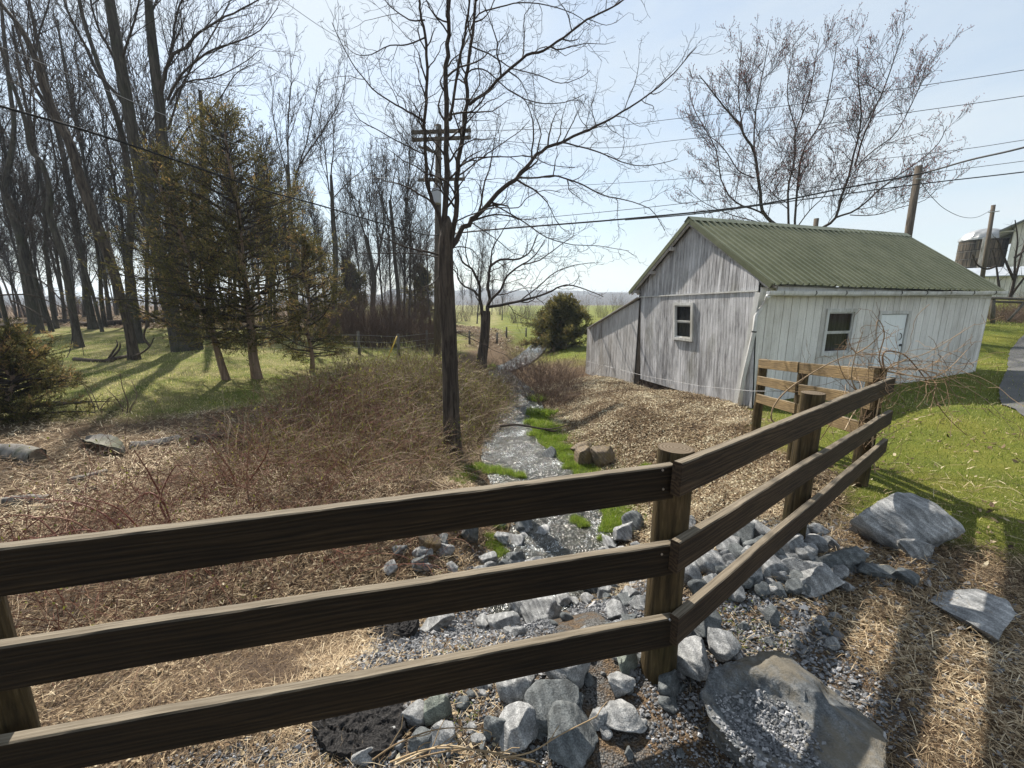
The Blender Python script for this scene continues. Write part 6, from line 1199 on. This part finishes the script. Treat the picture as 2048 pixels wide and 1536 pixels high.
# curved slab of bark
mb = MB(); A = hit(168, 888); B = hit(250, 914); n_ = 26; k = 9; V = []
for i in range(n_ + 1):
    t = i / n_; c = A.lerp(B, t); c.z = h1(c.x, c.y) + .05 + .05 * math.sin(t * 3.14); wd = .13 * math.sin(math.pi * min(1, t * .9 + .08)) + .01; dv = (B - A).normalized(); sv = dv.cross(Vector((0, 0, 1)))
    for j in range(k):
        q = j / (k - 1) * 2 - 1; p = c + sv * (q * wd) + Vector((0, 0, .06 * q * q + .006 * math.sin(i * 1.3 + j))); V.append(tuple(p))
idx = np.arange(len(V)).reshape(n_ + 1, k); Q = np.stack([idx[:-1, :-1], idx[1:, :-1], idx[1:, 1:], idx[:-1, 1:]], -1).reshape(-1, 4); mb.add(V, Q); mb.add(np.array(V) - np.array([0, 0, .018]), Q[:, ::-1]); tag(mb.build('bark_slab', LOGM, None, smooth=True, loc=tuple(A)), 'curved grey slab of bark lying on the straw', 'bark')

# ============================================================ POLES AND LINES
m, n, l, b = mat('pole wood', .9, .15); f = noise_node(n, l, coords(n, l, (8, 8, .5)), 5, 5, .7); r = ramp(n, [(.3, (.04, .033, .026)), (.7, (.15, .125, .10))]); l.new(f, r.inputs[0]); l.new(r.outputs[0], b.inputs['Base Color']); bump(n, l, b, f, .01); POLE = m
m, n, l, b = mat('galvanised steel', .5, .5); b.inputs['Base Color'].default_value = (.34, .35, .37, 1); b.inputs['Metallic'].default_value = .3; STEEL = m
m, n, l, b = mat('cable', .6, .3); b.inputs['Base Color'].default_value = (.015, .015, .016, 1); CABLE = m
m, n, l, b = mat('pale wire', .5, .5); b.inputs['Base Color'].default_value = (.30, .30, .31, 1); WIRE = m
YP = 17.5
pb = at(876, 790, YP); pt_ = at(877, 250, YP); pole = empty('utility_pole', (pb.x, pb.y, h1(pb.x, pb.y)), 'wooden utility pole with double crossarm and transformer behind the walnut tree', 'utility pole')
mb = MB(); mb.tube([(pb.x, pb.y, h1(pb.x, pb.y) - .3), (pt_.x, pt_.y, pt_.z)], [.155, .115], 14); mb.build('shaft', POLE, pole, smooth=True)
def armpx(a, b_, w, dy, name='crossarm'):
    p, q = at(a[0], a[1], YP + dy), at(b_[0], b_[1], YP + dy); mb = MB(); mb.slab(p, q, w, w * 1.15); o = mb.build(name, POLE, pole); return p, q, o
for (a, b_, dy) in (((824, 265), (942, 261), -.17), ((824, 280), (942, 275), -.17)):
    p, q, o = armpx(a, b_, .10, dy)
    for t in (.03, .2, .42, .62, .83, .97):
        c = p.lerp(q, t); mb = MB(); mb.tube([c + Vector((0, 0, .05)), c + Vector((0, 0, .1)), c + Vector((0, 0, .16)), c + Vector((0, 0, .19))], [.015, .045, .04, .02], 8); mb.build('insulator', STEEL, o)
p, q, o = armpx((836, 360), (930, 358), .09, -.16)
for t in (.03, .3, .7, .97):
    c = p.lerp(q, t); mb = MB(); mb.tube([c, c + Vector((0, 0, .12)), c + Vector((0, 0, .30))], [.015, .045, .02], 8); mb.build('insulator', STEEL, o)
armpx((852, 292), (884, 318), .06, -.17, 'brace'); armpx((838, 293), (866, 304), .07, -.17, 'brace')
tp, tb = at(873, 378, YP - .33), at(872, 408, YP - .33); mb = MB(); mb.tube([tb, tb + Vector((0, 0, .03)), tp - Vector((0, 0, .04)), tp, tp + Vector((0, 0, .03))], [.17, .19, .19, .17, .06], 18); tr = mb.build('transformer', STEEL, pole, smooth=False)
for dx in (-.08, .08):
    mb = MB(); mb.tube([tp + Vector((dx, 0, .02)), tp + Vector((dx, 0, .1)), tp + Vector((dx, 0, .2))], [.03, .045, .02], 8); mb.build('bushing', STEEL, tr)
PB = at(1815, 478, 17.2); PT = at(1838, 332, 17.2); pole2 = empty('utility_pole', (PB.x, PB.y, h1(PB.x, PB.y)), 'thick bare utility pole rising behind the right end of the shed roof', 'utility pole')
mb = MB(); dv = (PT - PB).normalized(); gz2 = PB - dv * ((PB.z - h1(PB.x, PB.y) + .3) / dv.z); mb.tube([gz2, PT], [.14, .115], 14); mb.build('shaft', POLE, pole2, smooth=True); mb = MB(); c = PT - dv * .5; mb.tube([c + Vector((-.2, -.18, 0)), c + Vector((.2, -.18, 0))], .02, 6); mb.build('bracket', STEEL, pole2)
PB = at(1966, 545, 27); PT = at(1987, 410, 27); pole3 = empty('utility_pole', (PB.x, PB.y, h1(PB.x, PB.y)), 'thin leaning wooden pole in front of the silo', 'utility pole')
mb = MB(); dv = (PT - PB).normalized(); g3 = PB - dv * ((PB.z - h1(PB.x, PB.y) + .3) / dv.z); mb.tube([g3, PT], [.12, .10], 12); mb.build('shaft', POLE, pole3, smooth=True); mb = MB(); c = PT - dv * .4; mb.tube([c + Vector((-.35, -.1, -.05)), c + Vector((.3, -.1, .03))], .03, 6); mb.build('bracket', STEEL, pole3)
PB = at(1631, 480, 16.5); PT = at(1633, 437, 16.5); st = empty('vent_post', (PB.x, PB.y, h1(PB.x, PB.y)), 'short grey post standing just behind the roof ridge below the maple', 'post'); mb = MB(); mb.tube([(PB.x, PB.y, h1(PB.x, PB.y) - .1), tuple(PT)], .085, 10); mb.build('shaft', POLE, st, smooth=True)
def cable(P, rad, label, m_=CABLE, sag=0.0, cat='power line', name='power_line'):
    pts = [at(u, v, Y) for u, v, Y in P]; sp_, sr = smooth_pts(pts, [rad] * len(pts), 6); mb = MB(); mb.tube(sp_, sr, 5, cap=False); tag(mb.build(name, m_, None, smooth=True, loc=tuple(sp_[0])), label, cat)
cable([(877, 470, 17.3), (838, 467, 16), (719, 434, 13.6), (631, 408, 12.2), (520, 378, 10.8), (380, 330, 9.3), (200, 270, 7.9), (0, 212, 6.9), (-300, 130, 5.8)], .020, 'thick black cable running from the upper left edge down to the walnut tree')
cable([(877, 470, 17.3), (1000, 458, 16.7), (1250, 438, 16.4), (1500, 412, 16.6), (1690, 376, 16.9), (1838, 348, 17.0), (1940, 320, 15), (2048, 295, 13.5), (2300, 225, 11.5)], .030, 'thick twisted cable crossing above the shed to the bare pole and beyond')
cable([(1250, 440, 16.2), (1400, 427, 16.2), (1540, 408, 16.3), (1690, 388, 16.5), (1840, 368, 16.6), (2048, 344, 15), (2300, 312, 13)], .020, 'lower black cable passing in front of the bare pole')
cable([(877, 452, 17.3), (1100, 434, 16.6), (1330, 411, 16.4), (1540, 385, 16.6), (1840, 348, 17.0), (2048, 322, 15), (2300, 285, 13)], .010, 'thin cable between the two black cables above the shed')
cable([(942, 262, 17.3), (1197, 254, 18), (1347, 238, 17), (1600, 208, 15), (1845, 171, 13.4), (2048, 140, 12), (2300, 95, 11)], .009, 'topmost thin wire leaving the crossarm to the right')
cable([(942, 276, 17.3), (1197, 296, 18), (1347, 281, 17), (1600, 254, 15), (1845, 221, 13.4), (2048, 192, 12), (2300, 150, 11)], .009, 'second thin wire leaving the crossarm to the right')
cable([(930, 356, 17.3), (1080, 372, 18), (1330, 360, 17), (1600, 335, 15.5), (1890, 303, 13.4), (2048, 280, 12), (2300, 240, 11)], .008, 'third thin wire, from the lower crossarm to the right edge')
cable([(824, 262, 17.3), (720, 225, 15), (600, 165, 12), (530, 130, 11), (420, 70, 9.5), (300, 0, 8.4), (150, -90, 7.4)], .006, 'thin wire from the crossarm up across the left tree crowns', WIRE)
cable([(850, 262, 17.3), (780, 160, 14), (700, 92, 12), (630, 46, 10.8), (564, 0, 10), (430, -90, 8.6)], .006, 'thin wire from the crossarm climbing steeply to the upper left', WIRE)
cable([(836, 356, 17.3), (700, 352, 14), (560, 320, 11.5), (342, 235, 8.9), (191, 171, 7.7), (34, 106, 6.8), (-200, 20, 6)], .007, 'pale wire in front of the woods, above the thick black cable', WIRE)
cable([(1842, 365, 17.1), (1862, 392, 19), (1890, 418, 21.5), (1925, 434, 24), (1955, 434, 25.6), (1984, 419, 26.8)], .012, 'slack wire hanging between the bare pole and the thin leaning pole')
# field fences
m, n, l, b = mat('weathered post', .9, .1); f = noise_node(n, l, coords(n, l, (10, 10, 1)), 5, 4); r = ramp(n, [(.3, (.05, .045, .04)), (.7, (.19, .17, .145))]); l.new(f, r.inputs[0]); l.new(r.outputs[0], b.inputs['Base Color']); FPOST = m
wf = [(720, 724, 19.2, 47), (798, 717, 19.8, 44), (854, 705, 22.5, 40), (939, 690, 27, 27), (1013, 681, 31, 22), (994, 684, 28, 22), (1052, 676, 36, 18)]
w0 = at(720, 724, 19.2); wfo = empty('wire_fence', (w0.x, w0.y, h1(w0.x, w0.y)), 'old wire fence with grey wooden posts in front of the thicket', 'wire fence'); tops = []
for (u, v, Y, h_) in wf:
    p = at(u, v, Y); z = h1(p.x, p.y); t = h_ / FPX * Y; mb = MB(); mb.tube([(p.x, p.y, z - .15), (p.x + .01, p.y, z + t)], [.075, .06], 9); mb.build('post', FPOST, wfo, smooth=True); tops.append(Vector((p.x, p.y, z)))
order = [0, 1, 2, 3, 5, 4, 6]; tops = [tops[i] for i in order]
for hgt in (.35, .62, .92):
    mb = MB(); P = [tops[0] + Vector((-4.5, -.3, hgt))] + [q + Vector((0, -.07, hgt)) for q in tops]; mb.tube(P, .0045, 4, cap=False); mb.build('wire', WIRE, wfo)
p = at(776, 727, 18.6); q = at(794, 672, 18.9); mb = MB(); m, n, l, b = mat('yellow paint', .5, .4); b.inputs['Base Color'].default_value = (.52, .33, .03, 1); mb.tube([(p.x, p.y, h1(p.x, p.y) - .05), tuple(q)], .032, 9); tag(mb.build('marker_pole', m, None, smooth=True, loc=tuple(p)), 'slanting yellow pole leaning by the wire fence', 'pole')
w1_, w2_ = onwall(1171, 720, A0, GC), at(1512, 812, 6.7)
mb = MB(); mb.tube([at(1172, 722, 15.6), at(1290, 752, 12.2), at(1400, 772, 9.3), at(1502, 782, 6.7), at(1600, 783, 5.6)], .0035, 4, cap=False); tag(mb.build('fence_wire', WIRE, None, loc=tuple(at(1172, 722, 15.6))), 'single pale wire strung low along the gable wall to the fence', 'wire')
# rail fence beyond the shed, at the right edge
rf_ = empty('rail_fence', tuple(at(1985, 645, 17.5)), 'grey pole fence with a slanting brace beyond the shed, right edge', 'fence')
def pl(a, b_, Y, r_, nm, Y2=None):
    mb = MB(); mb.tube([at(*a, Y), at(*b_, Y2 or Y)], r_, 9); return mb.build(nm, FPOST, rf_, smooth=True)
pl((1986, 594), (1985, 650), 17.5, .075, 'post'); pl((1978, 596), (2110, 600), 17.4, .055, 'rail'); pl((1988, 603), (2110, 607), 17.6, .05, 'rail'); pl((2048, 606), (2016, 642), 17.5, .045, 'brace'); pl((2100, 594), (2100, 650), 17.5, .075, 'post')

# ============================================================ SILO AND BARN
YS = 46.0
m, n, l, b = mat('silo stave', .9, .1); P_ = coords(n, l); br = N(n, 'ShaderNodeTexBrick', Scale=1.0); br.inputs['Color1'].default_value = (.10, .085, .07, 1); br.inputs['Color2'].default_value = (.055, .047, .04, 1); br.inputs['Mortar'].default_value = (.02, .018, .016, 1); br.inputs['Mortar Size'].default_value = .03; br.inputs['Brick Width'].default_value = .35; br.inputs['Row Height'].default_value = .9
uvn = N(n, 'ShaderNodeUVMap'); l.new(uvn.outputs[0], br.inputs['Vector']); st_n = noise_node(n, l, coords(n, l, (1, 1, .12)), 2.2, 5); rr = ramp(n, [(.35, (.5, .5, .5)), (.7, (2.2, 2.1, 1.9))]); l.new(st_n, rr.inputs[0]); l.new(mixc(n, l, 1, br.outputs['Color'], rr.outputs[0], 'MULTIPLY'), b.inputs['Base Color']); STAVE = m
m, n, l, b = mat('silo dome', .38, .5); b.inputs['Metallic'].default_value = .45; f = noise_node(n, l, coords(n, l), .9, 5); r = ramp(n, [(.35, (.16, .165, .17)), (.65, (.42, .43, .44))]); l.new(f, r.inputs[0]); l.new(r.outputs[0], b.inputs['Base Color']); DOME = m
c = at(1957, 530, YS); zt = at(1957, 481, YS).z; R_ = 38.0 / FPX * YS * .86; gz_ = h1(c.x, c.y); silo = empty('silo', (c.x, c.y, gz_), 'old concrete stave silo with a shiny metal dome beside the barn', 'silo')
mb = MB(); k = 48; an = np.arange(k + 1) * 2 * math.pi / k; V = []; nz_ = 12
for j in range(nz_ + 1): V += [(c.x + R_ * math.cos(a), c.y + R_ * math.sin(a), gz_ - .3 + (zt - gz_ + .3) * j / nz_) for a in an]
idx = np.arange(len(V)).reshape(nz_ + 1, k + 1); mb.add(V, np.stack([idx[:-1, :-1], idx[:-1, 1:], idx[1:, 1:], idx[1:, :-1]], -1).reshape(-1, 4)); so_ = mb.build('wall', STAVE, silo, smooth=True)
uv = so_.data.uv_layers.new(name='UVMap'); lv = np.zeros(len(so_.data.loops), np.int32); so_.data.loops.foreach_get('vertex_index', lv); Vn = np.array(V); uvv = np.stack([(lv % (k + 1)) / k * 2 * math.pi * R_, Vn[lv, 2]], 1).astype(np.float32); uv.data.foreach_set('uv', uvv.ravel())
mb = MB(); nz_ = 10; V = []; k = 24; an = np.arange(k) * 2 * math.pi / k; R2 = R_ * 1.03; hd = at(1968, 457, YS).z - zt
for j in range(nz_ + 1):
    t = j / nz_ * math.pi / 2
    for i, a in enumerate(an): f = 1 + .012 * (i % 2) + .02 * math.sin(i * 2.3 + j); V.append((c.x + R2 * math.cos(t) * math.cos(a) * f, c.y + R2 * math.cos(t) * math.sin(a) * f, zt + hd * math.sin(t)))
idx = np.arange(len(V)).reshape(nz_ + 1, k); r_ = np.roll(idx, -1, 1); mb.add(V, np.stack([idx[:-1], r_[:-1], r_[1:], idx[1:]], -1).reshape(-1, 4)); mb.build('dome', DOME, silo)
for j in range(9):
    z = gz_ + (zt - gz_) * (j + .5) / 9; mb = MB(); mb.tube([(c.x + (R_ + .02) * math.cos(a), c.y + (R_ + .02) * math.sin(a), z) for a in np.linspace(0, 2 * math.pi, 41)], .018, 4, cap=False); mb.build('hoop', IRON, silo)
mb = MB(); a = -2.35; mb.slab((c.x + (R_ + .25) * math.cos(a), c.y + (R_ + .25) * math.sin(a), gz_), (c.x + (R_ + .25) * math.cos(a), c.y + (R_ + .25) * math.sin(a), zt + .1), .35, .3, (math.cos(a), math.sin(a), 0)); mb.build('chute', LEAN, silo)
YB = 40.0; b0 = at(2007, 560, YB); b1 = Vector((b0.x + 9.1, YB - 10.6, 0)); z_e = at(2007, 449, YB).z; gb = min(h1(b0.x, b0.y), 1.6); barn = empty('barn', (b0.x, b0.y, gb), 'white barn with dark roof edge behind the silo pole, cut by the right edge', 'barn')
bd = Vector((b1.x - b0.x, b1.y - b0.y, 0)).normalized(); bn = Vector((bd.y, -bd.x, 0)); O = Vector((b0.x, b0.y, 0)); rise = (at(2050, 414, YB).z - at(1989, 447, YB).z) / (at(2050, 414, YB).x - at(1989, 447, YB).x)
mb = MB(); panel(mb, O, bd, bn, [(0, gb - .5), (14, gb - .5)], [(0, z_e), (7, z_e + 7 * rise), (14, z_e)], 0, 14, .42, .02, .03, [(2.2, 3.4, z_e - 3.4, z_e - 1.6)], seed=21); mb.build('wall', FRONT, barn)
bs = Vector((-bd.y, bd.x, 0)); mb = MB(); panel(mb, O + bs * .01, bs, -bd, [(0, gb - .5), (16, gb - .5)], [(0, z_e), (16, z_e)], 0, 16, .42, .02, .03, seed=22); mb.build('wall', FRONT, barn)
m, n, l, b = mat('barn roof', .6, .3); f = noise_node(n, l, coords(n, l), 1.5, 4); r = ramp(n, [(.3, (.09, .10, .10)), (.7, (.17, .18, .18))]); l.new(f, r.inputs[0]); l.new(r.outputs[0], b.inputs['Base Color']); BROOF = m
def roofslab(a, b_, dd, th, m_, parent, name='roof'):
    V = [tuple(q) for q in (a, b_, b_ + dd, a + dd)]; V += [tuple(Vector(q) - Vector((0, 0, th))) for q in V]; mb = MB(); mb.add(V, [(0, 1, 2, 3), (7, 6, 5, 4), (0, 4, 5, 1), (1, 5, 6, 2), (2, 6, 7, 3), (3, 7, 4, 0)]); return mb.build(name, m_, parent)
ov = .9; ea = O - bd * ov + bn * .8 + Vector((0, 0, z_e - ov * rise + .05)); ap = O + bd * 7 + bn * .8 + Vector((0, 0, z_e + 7 * rise + .05)); eb = O + bd * (14 + ov) + bn * .8 + Vector((0, 0, z_e - ov * rise + .05)); dd = bs * 17.5
roofslab(ea, ap, dd, .16, BROOF, barn); roofslab(ap + Vector((0, 0, .003)), eb, dd, .16, BROOF, barn)
mb = MB(); mb.slab(ea + Vector((0, 0, -.12)) - bn * .4, ea + Vector((0, 0, -.12)) - bn * .4 + bd * 1.0, .12, .1); mb.build('bracket', PAINT, barn)
wd = framebox(O, bd, bn, 2.2, 3.4, z_e - 3.4, z_e - 1.6, .1, .07, PAINT, 'window', barn); gbm = MB(); gbm.add([tuple(O + bd * s_ + Vector((0, 0, z)) - bn * .02) for s_, z in ((2.2, z_e - 3.4), (3.4, z_e - 3.4), (3.4, z_e - 1.6), (2.2, z_e - 1.6))], [(0, 1, 2, 3)]); gbm.build('pane', GLASS, wd)
# low white outbuilding in front of the silo
o0 = at(1936, 560, 36); s0 = Vector((o0.x, o0.y, 0)); g0 = h1(o0.x, o0.y); zt = at(1980, 553, 36).z; zr = at(1980, 536, 37.5).z; ob = empty('low_shed', (o0.x, o0.y, g0), 'low white shed with a pale roof below the silo', 'shed')
mb = MB(); panel(mb, s0, Vector((.75, -.66, 0)).normalized(), Vector((-.66, -.75, 0)).normalized(), [(0, g0 - .8), (4.6, g0 - .8)], [(0, zt), (4.6, zt)], 0, 4.6, .3, .02, .02, seed=23); mb.build('wall', FRONT, ob)
m, n, l, b = mat('pale roof', .4, .5); f = noise_node(n, l, coords(n, l), 3, 4); r = ramp(n, [(.3, (.26, .29, .33)), (.7, (.40, .43, .47))]); l.new(f, r.inputs[0]); l.new(r.outputs[0], b.inputs['Base Color'])
u_ = Vector((.75, -.66, 0)).normalized(); v_ = Vector((.66, .75, 0)); V = [s0 - u_ * .3 - v_ * .3 + Vector((0, 0, zt)), s0 + u_ * 4.9 - v_ * .3 + Vector((0, 0, zt)), s0 + u_ * 4.9 + v_ * 2.4 + Vector((0, 0, zr)), s0 - u_ * .3 + v_ * 2.4 + Vector((0, 0, zr))]; mb = MB(); mb.add([tuple(v) for v in V] + [tuple(v - Vector((0, 0, .08))) for v in V], [(0, 1, 2, 3), (7, 6, 5, 4), (0, 4, 5, 1), (1, 5, 6, 2), (2, 6, 7, 3), (3, 7, 4, 0)]); mb.build('roof', m, ob)
# sumac like shrub and brown brush pile before the barn
stems_thing('sumac_bush', 'thin leafless sumac with upswept stems in front of the barn', 'bush', 21, [[(2018, 600), (2028, 560), (2030, 520), (2035, 480), (2030, 440)], [(2020, 600), (2033, 545), (2045, 500), (2060, 460)], [(2028, 560), (2010, 520), (1998, 485), (1990, 475)], [(2030, 515), (2050, 500), (2070, 480)], [(2022, 590), (2045, 560), (2065, 535)], [(2000, 590), (1996, 560), (1992, 530), (1985, 500)], [(1992, 532), (1975, 538), (1955, 530), (1945, 510)]], 5, TWIG, yj=.6, seed=17, sp=[(2.2, 42, .5, 6, .16, .06, 3, .15, .012, 1.0), (3, 42, .45, 4, .2, .05, 3, .15, .007, .5)], L=1.6)
PB_ = 'brown brush heaped beyond the pole fence'
for i, (u, Y) in enumerate(((1995, 20), (2015, 21), (2035, 20.5), (2055, 21), (2078, 21), (2025, 23), (2060, 24), (1990, 23))): place(shC, u, 0, Y, 1.25, 'low brown brush in the bank beyond the pole fence', PB_, i * 1.1)
# ============================================================ HAZE (one closed box of thin air round the whole place)
hz = MB(); hz.box((0, 760, 24), (3200, 1700, 55))
hm = bpy.data.materials.new('haze'); hm.use_nodes = True; hn = hm.node_tree.nodes; hn.remove(hn['Principled BSDF']); pv = hn.new('ShaderNodeVolumePrincipled')
pv.inputs['Density'].default_value = .0005; pv.inputs['Color'].default_value = (.70, .83, 1.0, 1); pv.inputs['Anisotropy'].default_value = .2
hm.node_tree.links.new(pv.outputs[0], hn['Material Output'].inputs['Volume'])
tag(hz.build('haze', hm, None, attr=False), kind='stuff')
S.cycles.volume_bounces = 0
